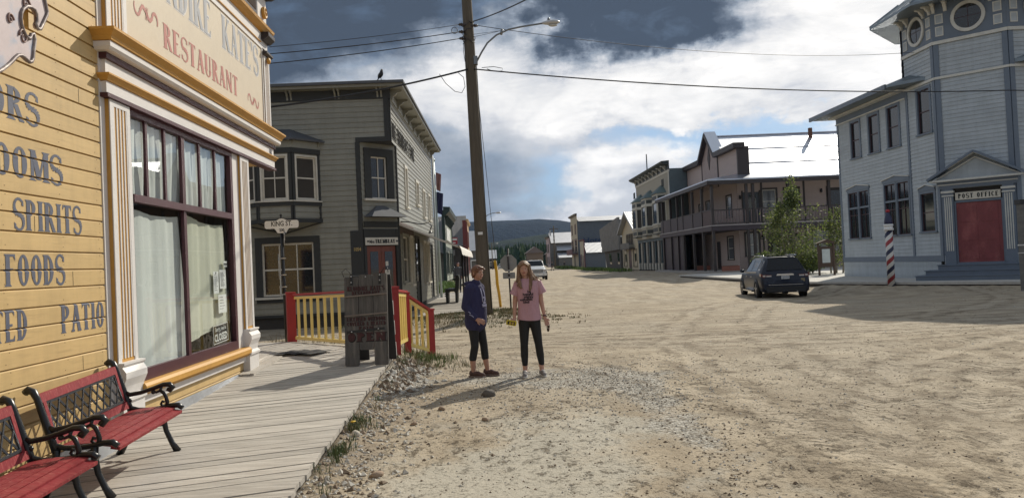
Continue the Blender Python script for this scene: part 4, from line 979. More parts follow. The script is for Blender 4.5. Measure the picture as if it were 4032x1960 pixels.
# ------------------------------------------------------------------ benches
def make_bench():
    """local: x = away from the wall, y = along, z up; far end at y=0, near end negative"""
    IR = mat('cast_iron', (.012, .012, .013), .32, var=.2, vscale=12, bump=.0008, bscale=60); RD = mat('slat_red', (.235, .026, .032), .55, spec=.22, var=.16, vscale=3, stretch=(1, 6, 1), bump=.0012, bscale=30, col2=(.33, .085, .075), c2amt=.35, c2scale=16)
    r = thing('park_bench', 'cast iron bench with red slats, farther along the yellow wall, beside the shop window', 'bench', (0, 0, 0), 0, 'red slatted benches on the boardwalk')
    L = 1.27
    def P(u, z, y): return (u, y, z)
    for y in (0, -L):
        f = MB()
        def t(pts, rad, e=(1, 1), s=8): f.tube([(a, y, b) for a, b in pts], rad, s, True, e)
        t([(.165, .40), (.135, .50), (.085, .68), (.045, .82), (.02, .875), (-.02, .89), (-.045, .87)], [.030, .030, .028, .026, .030, .034, .028])
        part(f, 'back_post', IR, r)
        f = MB(); t([(.10, .60), (.16, .575), (.26, .59), (.38, .625), (.47, .655), (.53, .655), (.555, .625), (.53, .600), (.505, .612)], [.024, .022, .020, .020, .022, .026, .028, .026, .020])
        t([(.455, .640), (.44, .60), (.40, .585), (.375, .60)], [.014, .014, .012, .016])
        t([(.44, .60), (.475, .575), (.49, .535), (.50, .49), (.49, .445)], [.014, .020, .017, .020, .017])
        t([(.50, .46), (.46, .45), (.44, .475), (.455, .50), (.475, .49)], [.014, .014, .013, .013, .012])
        t([(.10, .585), (.135, .545), (.12, .50), (.15, .455), (.23, .43), (.33, .425), (.43, .435), (.53, .455), (.60, .455), (.64, .425)], [.022, .018, .017, .022, .022, .022, .022, .024, .026, .024])
        f.ell((.155, y, .52), (.022, .02, .022), 8); f.ell((.375, y, .59), (.022, .02, .022), 8)
        part(f, 'armrest', IR, r)
        f = MB(); t([(.17, .42), (.16, .33), (.135, .22), (.085, .10), (.03, .018)], [.030, .028, .024, .026, .036]); f.box(-.02, .085, y - .035, y + .035, -.002, .022); part(f, 'leg', IR, r)
        f = MB(); t([(.46, .43), (.455, .34), (.475, .22), (.525, .10), (.575, .018)], [.030, .028, .024, .026, .036]); f.ell((.425, y, .385), (.024, .022, .022), 8); f.box(.535, .635, y - .035, y + .035, -.002, .022); part(f, 'leg', IR, r)
        f = MB(); t([(.455, .28), (.38, .275), (.33, .25), (.29, .27), (.25, .245), (.15, .25)], [.016, .015, .018, .020, .016, .016]); f.ell((.31, y, .285), (.02, .02, .03), 8); part(f, 'stretcher', IR, r)
    for k, u in enumerate((.20, .285, .37, .455, .54, .605)):
        z = .425 + .016 * math.cos((u - .4) * 8) - (.02 if k == 5 else 0)
        f = MB(Matrix.Translation((u, 0, z)) @ Matrix.Rotation((u - .36) * .8, 4, 'Y')); f.box(-.036, .036, -L + .02, -.02, -.012, .012); part(f, 'slat', RD, r)
    def back(z0, z1):
        f = MB(); u0 = .135 - (z0 - .50) * .28; u1 = .135 - (z1 - .50) * .28
        for a, b in (((u0, z0), (u1, z1)),): f.prism([(u0 + .012, z0), (u1 + .012, z1), (u1 - .012, z1), (u0 - .012, z0)], 'y', -L + .025, -.025)
        return f
    # prism axis 'y' takes (x, z) pairs
    part(back(.785, .85), 'top_rail', RD, r); part(back(.455, .515), 'bottom_rail', RD, r)
    f = MB()
    for y in (-.055, -L + .055):
        f = MB()
        u0 = .135 - (.54 - .50) * .28; u1 = .135 - (.77 - .50) * .28
        P8 = [(u0 - .011, y - .02, .515), (u0 + .011, y - .02, .515), (u0 + .011, y + .02, .515), (u0 - .011, y + .02, .515), (u1 - .011, y - .02, .785), (u1 + .011, y - .02, .785), (u1 + .011, y + .02, .785), (u1 - .011, y + .02, .785)]
        i = [f.av(p) for p in P8]
        for a, b, c, d in ((0, 3, 2, 1), (4, 5, 6, 7), (0, 1, 5, 4), (1, 2, 6, 5), (2, 3, 7, 6), (3, 0, 4, 7)): f.af((i[a], i[b], i[c], i[d]))
        part(f, 'side_stile', RD, r)
    f = MB(); y0, y1 = -L + .08, -.08; u = lambda z: .135 - (z - .5) * .28; za, zb = .530, .772; n = 9; dy = (y1 - y0) / n
    f.beam((u(za), y0, za), (u(za), y1, za), .016, .02); f.beam((u(zb), y0, zb), (u(zb), y1, zb), .016, .02)
    f.beam((u(za), y0, za), (u(zb), y0, zb), .016, .016); f.beam((u(za), y1, za), (u(zb), y1, zb), .016, .016)
    for k in range(-1, n + 1):
        for s in (1, -1):
            a = y0 + k * dy; b = a + s * dy * 1.55 if s > 0 else a - dy * 1.55
            ya, yb, Za, Zb = a + (dy if s < 0 else 0), b + (dy if s < 0 else 0), za, zb
            for it in range(2):
                for lim_, sg in ((y0, 1), (y1, -1)):
                    if (ya - lim_) * sg < 0 and (yb - lim_) * sg > 0: t_ = (lim_ - ya) / (yb - ya); Za += (Zb - Za) * t_; ya = lim_
                    if (yb - lim_) * sg < 0 and (ya - lim_) * sg > 0: t_ = (lim_ - ya) / (yb - ya); Zb = Za + (Zb - Za) * t_; yb = lim_
            if min(ya, yb) < y0 - 1e-6 or max(ya, yb) > y1 + 1e-6 or abs(Zb - Za) < .03: continue
            f.beam((u(Za) + .004 * s, ya, Za), (u(Zb) + .004 * s, yb, Zb), .017, .008, up=(1, 0, 0))
    part(f, 'lattice', mat('lattice_iron', (.055, .06, .07), .35, metal=.3), r)
    return r
bench = make_bench(); bench.location = (-3.555, 7.37, walk_z(7.0) - .012); bench.rotation_euler = (-.044, 0, 0)
b2 = copy_tree(bench, None, 'nearest cast iron bench with red slats, cut by the left edge of the photograph')
b2.location = (-3.555, 5.80, walk_z(5.3) - .012)
bench.rotation_euler = (.044, 0, 0); b2.rotation_euler = (.044, 0, 0)

# ------------------------------------------------------------------ sandwich board
def build_sandwich():
    r = thing('sandwich_board', 'tall weathered plank sandwich board with carved red words standing on the boardwalk', 'sign', (-1.85, 11.62, .32), 0)
    WD = mat('old_barn_wood', (.098, .090, .083), .85, var=.30, vscale=2.2, stretch=(7, 2, .6), bump=.004, bscale=8, col2=(.145, .128, .112), c2amt=.35, c2scale=2); IR = mat('strap_iron', (.015, .015, .016), .5)
    T = Matrix.Translation((-1.85, 11.55, .325)) @ Matrix.Rotation(R(-1), 4, 'Z') @ Matrix.Rotation(R(-7), 4, 'X')
    xs = [(-.325, -.115), (-.108, .105), (.112, .32)]; zt = [1.335, 1.365, 1.375]
    for k, ((a, b), h) in enumerate(zip(xs, zt)):
        f = MB(T); c = .018
        z0 = .0 if k != 1 else .235
        f.prism([(a + c, z0), (b - c, z0), (b, z0 + c), (b, h - c), (b - c, h), (a + c, h), (a, h - c), (a, z0 + c)], 'y', -.0, .04); part(f, 'plank', WD, r)
    for z, s in ((1.045, .012), (.755, .014)):
        f = MB(T); f.beam((-.32, -.012, z - .008), (.31, -.012, z + .022), .024, .022); part(f, 'batten', mat('batten_wood', (.20, .165, .14), .85, stretch=(1, 3, 9), var=.2, bump=.003, bscale=10), r)
    f = MB(T); f.beam((-.29, -.006, .505), (.27, -.006, .545), .012, .035); part(f, 'strap', IR, r)
    for x in (-.215, .215):
        f = MB(T); f.box(x - .02, x + .02, -.010, -.0005, 1.21, 1.375); part(f, 'hinge', IR, r)
    f = MB(T)
    for (x, z) in ((-.215, 1.34), (-.215, 1.25), (.215, 1.35), (.215, 1.27), (.0, 1.33), (-.22, .51), (-.01, .525), (.18, .54)): f.lathe([(.011, .0), (.011, -.016), (.006, -.020), (0, -.020)], (x, -.008 if abs(x) > .1 or z < 1 else 0, z), 8, 'y')
    part(f, 'bolt', mat('bolt_bright', (.55, .55, .55), .4, metal=.8), r)
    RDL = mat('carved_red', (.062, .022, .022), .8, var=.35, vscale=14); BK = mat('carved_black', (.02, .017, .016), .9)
    for (txt, z, h, wd) in (("KLONDIKE KATE'S", 1.125, .065, .56), ("RESTAURANT", 1.06, .055, .42), ("LICENSED OUTDOOR", .67, .056, .58), ("COVERED & HEATED", .60, .056, .58), ("PATIO", .545, .040, .22)):
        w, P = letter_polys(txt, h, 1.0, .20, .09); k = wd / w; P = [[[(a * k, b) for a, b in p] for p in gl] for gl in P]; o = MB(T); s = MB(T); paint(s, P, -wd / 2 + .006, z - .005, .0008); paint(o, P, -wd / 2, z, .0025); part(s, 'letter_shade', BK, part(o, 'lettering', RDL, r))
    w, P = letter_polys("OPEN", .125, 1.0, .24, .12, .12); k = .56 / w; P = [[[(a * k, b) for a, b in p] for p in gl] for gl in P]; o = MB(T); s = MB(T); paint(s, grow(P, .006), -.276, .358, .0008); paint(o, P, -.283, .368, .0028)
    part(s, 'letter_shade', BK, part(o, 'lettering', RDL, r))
    # rear leaf
    T2 = Matrix.Translation((-1.80, 12.12, .338)) @ Matrix.Rotation(R(-1), 4, 'Z') @ Matrix.Rotation(R(13), 4, 'X')
    f = MB(T2)
    for a, b in ((-.30, -.10), (-.09, .10), (.11, .32)): f.box(a, b, 0, .03, 0 if a != -.09 else .2, 1.36)
    part(f, 'rear_leaf', mat('black_board', (.020, .020, .022), .6, var=.2), r)
    f = MB(T2); 
    for z in (.05, .40, .72): f.box(.322, .328, .004, .03, z, z + .22)
    part(f, 'edge_paint', WHT, r)
    f = MB(T); f.tube([(-.33, .02, 1.34), (-.36, .02, 1.42), (-.30, .03, 1.47), (-.24, .03, 1.40)], .006, 6); f.tube([(.22, .02, 1.37), (.28, .02, 1.46), (.33, .02, 1.46), (.34, .02, 1.38)], .006, 6); part(f, 'wire', IR, r)
build_sandwich()

# ------------------------------------------------------------------ railings
def build_rails():
    RDp = mat('rail_red', (.33, .022, .022), .45, var=.12, vscale=4); YLp = mat('rail_yellow', (.78, .60, .20), .45, var=.07)
    r = thing('railing', 'red and yellow railing across the street corner end of the boardwalk', 'railing', (-2.7, 14.4, .38), 0, 'red and yellow wooden railings')
    def post(x, y, z0, z1, w, rr):
        f = MB(Matrix.Translation((x, y, 0)) @ Matrix.Rotation(R(20), 4, 'Z')); f.box(-w / 2, w / 2, -w / 2, w / 2, z0, z1); f.box(-w / 2 - .012, w / 2 + .012, -w / 2 - .012, w / 2 + .012, z1 - .002, z1 + .03); part(f, 'post', RDp, rr)
    def panel(a, b, za0, za1, zb0, zb1, n, rr, capw=.10):
        """bottom/top heights at each end"""
        a = Vector((*a, 0)); b = Vector((*b, 0))
        def at(t, z0, z1): p = a + (b - a) * t; return Vector((p.x, p.y, z0 + (z1 - z0) * t))
        f = MB(); f.beam(at(0, za1 + .02, zb1 + .02), at(1, za1 + .02, zb1 + .02), capw, .04); part(f, 'top_rail', RDp, rr)
        f = MB(); f.beam(at(0, za1 - .045, zb1 - .045), at(1, za1 - .045, zb1 - .045), .04, .05); part(f, 'sub_rail', YLp, rr)
        f = MB(); f.beam(at(0, za0, zb0), at(1, za0, zb0), .04, .06); part(f, 'bottom_rail', YLp, rr)
        for k in range(n):
            t = (k + .5) / n; p = at(t, za0 + .03, zb0 + .03); q = at(t, za1 - .07, zb1 - .07); f = MB(); f.beam(p, q, .045, .03, up=(b - a).normalized()); part(f, 'baluster', YLp, rr)
    A = (-3.98, 15.62); B = (-1.60, 13.02); C_ = (-1.50, 14.1); D = (-1.17, 14.62)
    post(*A, .30, 1.34, .17, r); post(*B, .30, 1.42, .15, r)
    panel((-3.86, 15.49), (-1.66, 13.09), .46, 1.30, .46, 1.38, 13, r)
    r2 = thing('railing', 'short red and yellow rail running down to a low post beside the sandwich board', 'railing', (-1.4, 14.1, .3), 0, 'red and yellow wooden railings')
    post(*C_, .20, 1.28, .09, r2); post(-1.13, 14.68, .0, .93, .13, r2)
    panel((-1.585, 13.11), (-1.51, 14.05), .47, 1.36, .46, 1.30, 5, r2, .09)
    panel((-1.49, 14.12), (-1.13, 14.68), .36, 1.22, .16, .90, 4, r2, .11)
build_rails()

# ------------------------------------------------------------------ street name sign
def build_street_sign():
    x, y, z0 = -4.42, 16.9, gz(-4.42, 16.9)
    r = thing('street_sign', 'black pole with white King Street name plate, at the corner of the boardwalk', 'street sign', (x, y, z0), 0)
    BK = mat('pole_black', (.012, .012, .013), .4); WP = mat('sign_white', (.74, .74, .72), .4); INK = mat('sign_ink', (.02, .02, .02), .6)
    f = MB(); f.tube([(x, y, z0 - .1), (x - .02, y, 2.62)], .035, 10); part(f, 'pole', BK, r)
    def plate(Tm, w, h, name, words, sub=None, drop=.10):
        out = [(-w / 2, .03), (-w / 2 + .03, 0), (-w * .22, 0), (-w * .17, -drop * .45), (-w * .13, -drop), (w * .13, -drop), (w * .17, -drop * .45), (w * .22, 0), (w / 2 - .03, 0), (w / 2, .03), (w / 2, h - .03), (w / 2 - .03, h), (w * .16, h), (w * .07, h + .035), (0, h + .05), (-w * .07, h + .035), (-w * .16, h), (-w / 2 + .03, h), (-w / 2, h - .03)]
        def flat(mbx, pts, ya, yb): 
            c = (0, h / 2)
            n = len(pts); A = [mbx.av((px, ya, pz)) for px, pz in pts]; Bq = [mbx.av((px, yb, pz)) for px, pz in pts]; ca = mbx.av((c[0], ya, c[1])); cb = mbx.av((c[0], yb, c[1]))
            for k in range(n): mbx.af((A[k], A[(k + 1) % n], ca)); mbx.af((Bq[(k + 1) % n], Bq[k], cb)); mbx.af((A[k], Bq[k], Bq[(k + 1) % n], A[(k + 1) % n]))
        b = MB(Tm); flat(b, [(a * 1.035, c * 1.06 - .003) for a, c in out], -.001, .006); p0 = part(b, name, BK, r)
        b = MB(Tm); flat(b, out, -.004, -.001); part(b, 'plate_face', WP, p0)
        t = MB(Tm); font_mb(t, words, .15 if sub else .13, 0, .055 if sub else .05, .0055, .003, .78)
        part(t, 'lettering', INK, p0)
        if sub: t = MB(Tm); font_mb(t, sub, .085, 0, -.065, .0055, .003, .85); part(t, 'lettering', INK, p0)
    plate(Matrix.Translation((x, y - .05, 2.73)) @ Matrix.Rotation(R(-2), 4, 'Z'), .74, .17, 'name_plate', 'KING ST.', '200')
    plate(Matrix.Translation((x + .035, y - .03, 2.46)) @ Matrix.Rotation(R(-72), 4, 'Z'), .70, .16, 'name_plate', 'THIRD AVE')
    f = MB(); f.tube([(x - .02, y - .02, 2.60), (x - .02, y - .02, 3.01)], .018, 8); f.ell((x - .02, y - .02, 3.02), (.03, .03, .03), 8); part(f, 'finial', BK, r)
    # traffic sign seen almost edge-on, and the small tab plate below it
    Tm = Matrix.Translation((x - .11, y, 1.90)) @ Matrix.Rotation(R(104), 4, 'Z') 
    f = MB(Tm); f.prism([(.30 * math.cos(R(22.5 + 45 * k)), .30 * math.sin(R(22.5 + 45 * k))) for k in range(8)], 'y', -.003, .003); part(f, 'stop_plate', mat('sign_back_grey', (.42, .43, .44), .4, metal=.4), r)
    Tm = Matrix.Translation((x - .10, y, 1.37)) @ Matrix.Rotation(R(104), 4, 'Z'); f = MB(Tm); f.prism([(-.22, -.12), (.22, -.12), (.22, .12), (-.22, .12)], 'y', -.003, .003); part(f, 'tab_plate', mat('sign_back_grey', (.4, .4, .4)), r)
    f = MB()
    for z in (2.08, 1.72, 1.46, 1.30): f.box(x - .10, x + .04, y - .045, y + .045, z - .012, z + .012)
    part(f, 'clamp', mat('bolt_bright', (.5, .5, .5)), r)
build_street_sign()
def build_dandelion():
    r = thing('dandelion', 'yellow dandelion growing at the edge of the near boardwalk', 'plant', (-1.48, 8.12, gz(-1.48, 8.12)), 0)
    z = gz(-1.48, 8.12); f = MB(); f.tube([(-1.48, 8.12, z), (-1.47, 8.11, z + .09)], .003, 5); part(f, 'stem', mat('grass_green', (.08, .12, .03)), r)
    f = MB(); f.lathe([(.004, 0), (.025, .008), (.028, .016), (0, .02)], (-1.47, 8.11, z + .09), 10); part(f, 'flower', mat('petal_yellow', (.75, .48, .03), .6), r)
    rg = random.Random(2); f = MB(); blades(f, -1.48, 8.12, z, .08, .04, 14, rg, .010, .9); part(f, 'leaf', mat('grass_green', (.08, .12, .03)), r)
build_dandelion()
# ------------------------------------------------------------------ shared building pieces
def DGL(): return mat('dark_glass', (.020, .024, .030), .04, spec=.9)
def window(root, F, x0, x1, z0, z1, cas, sash, cols=2, rows=2, cw=.11, sw=.045, out=.035, glass=None, sill=True, head=0.0, label=None, muntin=None, rec=.04):
    """framed window: casing proud of the wall, sash and glass set back; (x0..z1) is the opening"""
    f = MB(F); y0 = -out; y1 = .05
    f.box(x0 - cw, x0, y0, y1, z0 - (0 if sill else cw), z1 + cw); f.box(x1, x1 + cw, y0, y1, z0 - (0 if sill else cw), z1 + cw)
    f.box(x0, x1, y0 + .001, y1, z1, z1 + cw)
    if not sill: f.box(x0, x1, y0 + .001, y1, z0 - cw, z0)
    if head: f.prism([(x0 - cw - .04, z1 + cw), (x1 + cw + .04, z1 + cw), (x1 + cw + .04, z1 + cw + .05), ((x0 + x1) / 2, z1 + cw + .05 + head), (x0 - cw - .04, z1 + cw + .05)], 'y', y0 - .03, y1)
    w = part(f, 'window', cas, root, label)
    if sill:
        f = MB(F); f.box(x0 - cw - .04, x1 + cw + .04, y0 - .05, y1, z0 - .07, z0); part(f, 'sill', sash if sill == 2 else cas, w)
    f = MB(F); r0 = rec - .02; r1 = rec + .02
    f.box(x0, x0 + sw, r0, r1, z0, z1); f.box(x1 - sw, x1, r0, r1, z0, z1); f.box(x0 + sw, x1 - sw, r0, r1, z0, z0 + sw); f.box(x0 + sw, x1 - sw, r0, r1, z1 - sw, z1)
    mw = muntin or sw * .55
    for c in range(1, cols): xx = x0 + (x1 - x0) * c / cols; f.box(xx - mw / 2, xx + mw / 2, r0 + .004, r1 - .004, z0 + sw, z1 - sw)
    for c in range(1, rows): zz = z0 + (z1 - z0) * c / rows; f.box(x0 + sw, x1 - sw, r0 + .002, r1 - .002, zz - mw * .8, zz + mw * .8)
    part(f, 'sash', sash, w)
    f = MB(F); f.box(x0 + .002, x1 - .002, r1 - .005, r1 + .012, z0 + .002, z1 - .002); part(f, 'pane', glass or DGL(), w)
    return w
def bracket(root, F, x, z, w, d, h, m, name='bracket'):
    f = MB(F); f.prism([(0, z - h), (-d * .25, z - h), (-d * .30, z - h * .7), (-d * .55, z - h * .45), (-d * .6, z - h * .3), (-d, z - h * .22), (-d, z), (0, z)], 'x', x - w / 2, x + w / 2)
    return part(f, name, m, root)
def slab(root, name, F, x0, x1, y0, y1, z0, z1, m): f = MB(F); f.box(x0, x1, y0, y1, z0, z1); return part(f, name, m, root)
def roof_mat(name, col, rough, metal, pitch=.22, axis='X'):
    """ribbed sheet metal"""
    if name in MATS: return MATS[name]
    m = mat(name, col, rough, metal, var=.10, vscale=.8); nt = m.node_tree; q = G(nt)
    b = [n for n in nt.nodes if n.type == 'BSDF_PRINCIPLED'][0]; w = q.n('ShaderNodeTexWave', i_Vector=q.n('ShaderNodeTexCoord').outputs['Object']); w.bands_direction = axis; w.inputs['Scale'].default_value = .314 / pitch
    bn = q.n('ShaderNodeBump', i_Height=w.outputs['Fac']); bn.inputs['Distance'].default_value = .03; bn.inputs['Strength'].default_value = .8; nt.links.new(bn.outputs[0], b.inputs['Normal']); return m

# ------------------------------------------------------------------ grey corner store across King Street
def build_corner_store():
    SG = mat('siding_grey_green', (.245, .240, .200), .42, var=.10, vscale=1.5, stretch=(1, 1, 6), bump=.001, bscale=20, board=(.165, -.1, .07))
    DK = mat('trim_charcoal', (.032, .034, .034), .7, var=.08); CR = mat('sash_cream', (.60, .57, .50), .5); RF = mat('roof_sheet_grey', (.10, .105, .115), .7, spec=.15)
    root = thing('corner_store', 'two-storey grey clapboard store with bay window and cut-off corner door, across the cross street', 'building', (-5, 28, .1), 0)
    X0, Y0, a = -2.9, 24.5, .98
    FA = FR((X0, Y0, 0), (1, 0)); FB = FR((X0, Y0, 0), (.022, 1)); FC = FR((X0 - a, Y0, 0), (1, 1)); cl = prof_clap(.022); PT = .165
    FC_w = a * math.sqrt(2)
    # front wall
    m = MB(FA); siding(m, -11, -a, .45, 5.80, PT, [(-4.18, -2.55, 1.04, 2.70)], cl); siding(m, -11, 0, 5.80, 7.16, PT, (), cl); part(m, 'wall', SG, root)
    m = MB(FB); wins = [(3.15, 3.75, 3.95, 5.35), (6.6, 7.5, 4.30, 5.20), (9.2, 10.0, 3.95, 5.10), (11.6, 12.4, 3.95, 5.10), (1.75, 3.3, 1.25, 2.85), (3.9, 4.6, 1.15, 2.85), (5.6, 6.9, .3, 2.9), (8.6, 9.5, 1.1, 2.8), (10.2, 11.0, 1.1, 2.8), (11.6, 12.6, .3, 2.8)]
    siding(m, a, 14, .32, 5.80, PT, wins, cl); siding(m, 0, 14, 5.80, 7.16, PT, (), cl); part(m, 'street_wall', SG, root)
    m = MB(FC); siding(m, 0, FC_w, 3.05, 5.80, PT, [(.38, 1.02, 4.02, 5.38)], cl); part(m, 'corner_wall', SG, root)
    c = MB(); c.poly([(X0, Y0, 5.80), (X0, Y0 + a, 5.80), (X0 - a, Y0, 5.80)]); part(c, 'corner_soffit', DK, root)
    c = MB(); c.prism([(-13.9, Y0 + .06), (X0 - a - .04, Y0 + .06), (X0 - .06, Y0 + a + .04), (X0 + .24, Y0 + 13.95), (-13.9, Y0 + 13.95)], 'z', .0, 7.5); part(c, 'core_wall', mat('interior_dark', (.05, .05, .05)), root)
    # dark skirt
    f = MB(FA); f.box(-11, -a, -.012, .04, .36, .45); part(f, 'base_board', DK, root); f = MB(FA); f.box(-11, -a - .1, .12, .2, -.1, .40); part(f, 'foundation', mat('foundation_dark', (.02, .02, .02), .9), root)
    f = MB(FB); f.box(a, 14, -.012, .06, .0, .32); part(f, 'base_board', DK, root)
    # corner boards and frieze
    slab(root, 'corner_board', FA, -.17, .0, -.05, .02, 5.95, 7.16, DK); slab(root, 'corner_board', FB, 0, .10, -.04, .02, 5.80, 7.16, DK)
    slab(root, 'corner_band', FA, -a - .12, 0, -.05, .03, 5.80, 5.95, DK)
    slab(root, 'corner_board', FA, -a - .14, -a + .0, -.045, .03, 3.0, 5.80, DK)
    slab(root, 'corner_board', FB, a, a + .12, -.045, .03, .3, 5.80, DK)
    slab(root, 'corner_board', FA, -a - .40, -a - .0, -.045, .03, .3, 2.80, DK); slab(root, 'corner_band', FA, -a - .40, -a, -.05, .03, 2.80, 3.0, DK)
    slab(root, 'frieze', FA, -11, .06, -.06, .04, 7.16, 7.47, DK); slab(root, 'frieze', FB, -.05, 14, -.05, .04, 7.16, 7.40, SG)
    # cornice
    f = MB(); z0, z1 = 7.47, 7.60
    f.prism([(-14.2, Y0 - .42), (X0 + .48, Y0 - .42), (X0 + .78, Y0 + 14.2), (-14.2, Y0 + 14.2)], 'z', z0, z1); part(f, 'cornice', SG, root)
    f = MB(); o = .50
    P = [(-14.2, Y0 - o, z1), (X0 + o + .02, Y0 - o, z1), (X0 + o + .32, Y0 + 14.25, z1), (-14.2, Y0 + 14.25, z1)]; T = [(-14.2, Y0 + .15, 7.80), (X0 - .15, Y0 + .15, 7.80), (X0 + .1, Y0 + 13.6, 7.80), (-14.2, Y0 + 13.6, 7.80)]
    b = [f.av(p) for p in P]; t = [f.av(p) for p in T]; f.af(b[::-1]); f.af(t)
    for k in range(4): f.af((b[k], b[(k + 1) % 4], t[(k + 1) % 4], t[k]))
    part(f, 'roof', RF, root)
    f = MB(); f.prism([(-14.2, Y0 - o - .015), (X0 + o + .035, Y0 - o - .015), (X0 + o + .335, Y0 + 14.25), (-14.2, Y0 + 14.25)], 'z', z1 - .05, z1 + .03); part(f, 'gutter_edge', RF, root)
    for x in (-.34, -.22, -1.68, -1.56, -3.18, -3.06, -4.7, -4.58, -6.2, -6.08): bracket(root, FA, x, 7.47, .055, .26, .27, SG)
    for k in range(10): bracket(root, FB, .25 + 1.48 * k, 7.47, .10, .40, .30, SG)
    # windows of the front
    window(root, FA, -4.18, -2.55, 1.04, 2.70, DK, CR, 3, 2, .20, .06, .05, sill=False)
    slab(root, 'window_ledge', FA, -4.42, -2.32, -.11, -.052, .95, 1.02, CR)
    window(root, FC, .38, 1.02, 4.02, 5.38, DK, CR, 2, 2, .26, .045, .05, sill=2)
    slab(root, 'panel', FC, .02, FC_w - .02, -.05, .03, 3.10, 3.28, DK)
    # hood over the corner door
    f = MB(FC); e = [f.av(p) for p in ((.05, -.45, 3.42), (FC_w + .1, -.45, 3.42), (FC_w + .1, -.02, 3.42), (.05, -.02, 3.42))]; q = [f.av(p) for p in ((.55, -.03, 3.80), (.85, -.03, 3.80))]
    f.af(e[::-1]); f.af((e[0], e[1], q[1], q[0])); f.af((e[1], e[2], q[1])); f.af((e[3], e[0], q[0])); f.af((e[2], e[3], q[0], q[1])); part(f, 'hood', RF, root)
    # doorway
    f = MB(FC); f.box(0, .10, -.03, .3, .2, 3.05); f.box(FC_w - .10, FC_w, -.03, .3, .2, 3.05); f.box(.10, FC_w - .10, -.02, .3, 2.78, 3.05); part(f, 'door_frame', DK, root)
    RD = mat('door_redwood', (.16, .045, .028), .45, var=.15)
    for s, (u, v) in enumerate(((.12, .69), (.70, FC_w - .12))):
        f = MB(FC); f.box(u, v, .02, .06, .25, 2.50); d = part(f, 'door', RD, root)
        f = MB(FC); f.box(u + .13, v - .13, .010, .021, 1.15, 2.32); part(f, 'pane', DGL(), d)
        f = MB(FC); f.box(u + .13, v - .13, .004, .021, .40, 1.02); part(f, 'panel', RD, d)
        f = MB(FC); xh = v - .06 if s == 0 else u + .06; f.tube([(xh, -.02, 1.20), (xh, -.04, 1.25), (xh, -.04, 1.42), (xh, -.02, 1.47)], .012, 6); part(f, 'handle', mat('brass', (.4, .28, .1), .4, metal=.9), d)
    f = MB(FC); f.box(.80, 1.0, .004, .009, 1.35, 1.72); f.box(.84, .95, .004, .009, 1.85, 2.0); part(f, 'door_notice', CR, root)
    f = MB(FC); f.box(.04, FC_w - .04, -.045, .0, 2.53, 2.77); s = part(f, 'name_board', CR, root); f = MB(FC); f.box(.02, FC_w - .02, -.040, .0, 2.51, 2.79); part(f, 'board_border', DK, s)
    f = MB(FC @ Matrix.Translation((0, -.047, 0))); w, P = letter_polys("TREMBLAY", .13, 1.0, .26, .13); k = .80 / w; P = [[[(x * k, z) for x, z in p] for p in gl] for gl in P]; paint(f, P, .42, 2.585, .001); font_mb(f, 'Mrs', .14, .29, 2.59, .001, .006, .9); 
    for x in (.09, 1.25): f.prism([(x, 2.65), (x + .05, 2.69), (x + .10, 2.65), (x + .05, 2.61)], 'y', -.003, 0)
    part(f, 'lettering', DK, s)
    f = MB(FA @ Matrix.Translation((0, -.047, 0))); font_mb(f, '1054', .15, -a - .2, 2.36, .001, .004, .8); part(f, 'street_number', mat('ochre', (.45, .32, .12)), root)
    # bay window upstairs
    b = [(-7.62, Y0), (-6.92, Y0 - .78), (-5.86, Y0 - .78), (-5.18, Y0)]; bay = MB(); zb0, zb1 = 3.40, 5.62
    def seg(i, k=None): p, q = Vector(b[i]), Vector(b[i + 1]); return FR((p.x, p.y, 0), (q.x - p.x, q.y - p.y)), (q - p).length
    def level(z, o): # offset outline
        return [(-7.62 - o * 1.1, Y0), (-6.92 - o * .45, Y0 - .78 - o), (-5.86 + o * .45, Y0 - .78 - o), (-5.18 + o * 1.1, Y0)]
    for i in range(3):
        F_, L = seg(i); hole = [(.16, L - .16, 4.02, 5.34)] if i != 1 else [(.15, L - .15, 4.02, 5.34)]
        siding(bay, 0, 0, 0, 0, .2) if False else None
        mm = MB(F_); siding(mm, 0, L, zb0, 3.86, PT, (), cl); siding(mm, 0, L, 3.86, zb1, PT, hole, cl)
        part(mm, 'bay_wall', SG, root)
        slab(root, 'bay_trim', F_, 0, .09, -.035, .02, 3.96, 5.44, DK); slab(root, 'bay_trim', F_, L - .09, L, -.034, .02, 3.96, 5.44, DK)
        slab(root, 'bay_band', F_, -.02, L + .02, -.05, .02, 5.44, 5.60, DK); slab(root, 'bay_band', F_, -.02, L + .02, -.05, .02, 3.82, 3.94, DK); slab(root, 'bay_band', F_, -.02, L + .02, -.06, .02, 3.30, 3.42, DK)
        slab(root, 'bay_ledge', F_, -.02, L + .02, -.08, .02, 3.942, 3.98, CR)
        slab(root, 'bay_trim', F_, 0, .06, -.036, .02, 3.42, 3.82, DK); slab(root, 'bay_trim', F_, L - .06, L, -.035, .02, 3.42, 3.82, DK)
        window(root, F_, .16, L - .16, 4.02, 5.34, CR, CR, 2 if i == 1 else 1, 2, .055, .05, .045, sill=False)
        for x in (.04, L - .04): bracket(root, F_, x, 5.84, .04, .14, .22, SG)
    cv = MB(); cv.prism([(p[0], p[1] + .05) for p in b], 'z', 3.44, 5.60); part(cv, 'bay_core', mat('interior_dark', (.05, .05, .05)), root)
    f = MB(); L0 = level(0, .0); bo = [f.av((x, y, 3.32)) for x, y in L0]; tip = f.av((-6.32, Y0 - .02, 3.02)); f.af(bo)
    for k in range(3): f.af((bo[k + 1], bo[k], tip))
    part(f, 'bay_underside', SG, root)
    f = MB()
    for k in range(4): f.beam((L0[k][0], L0[k][1], 3.31), (-6.32, Y0 - .04, 3.01), .05)
    part(f, 'bay_rib', DK, root)
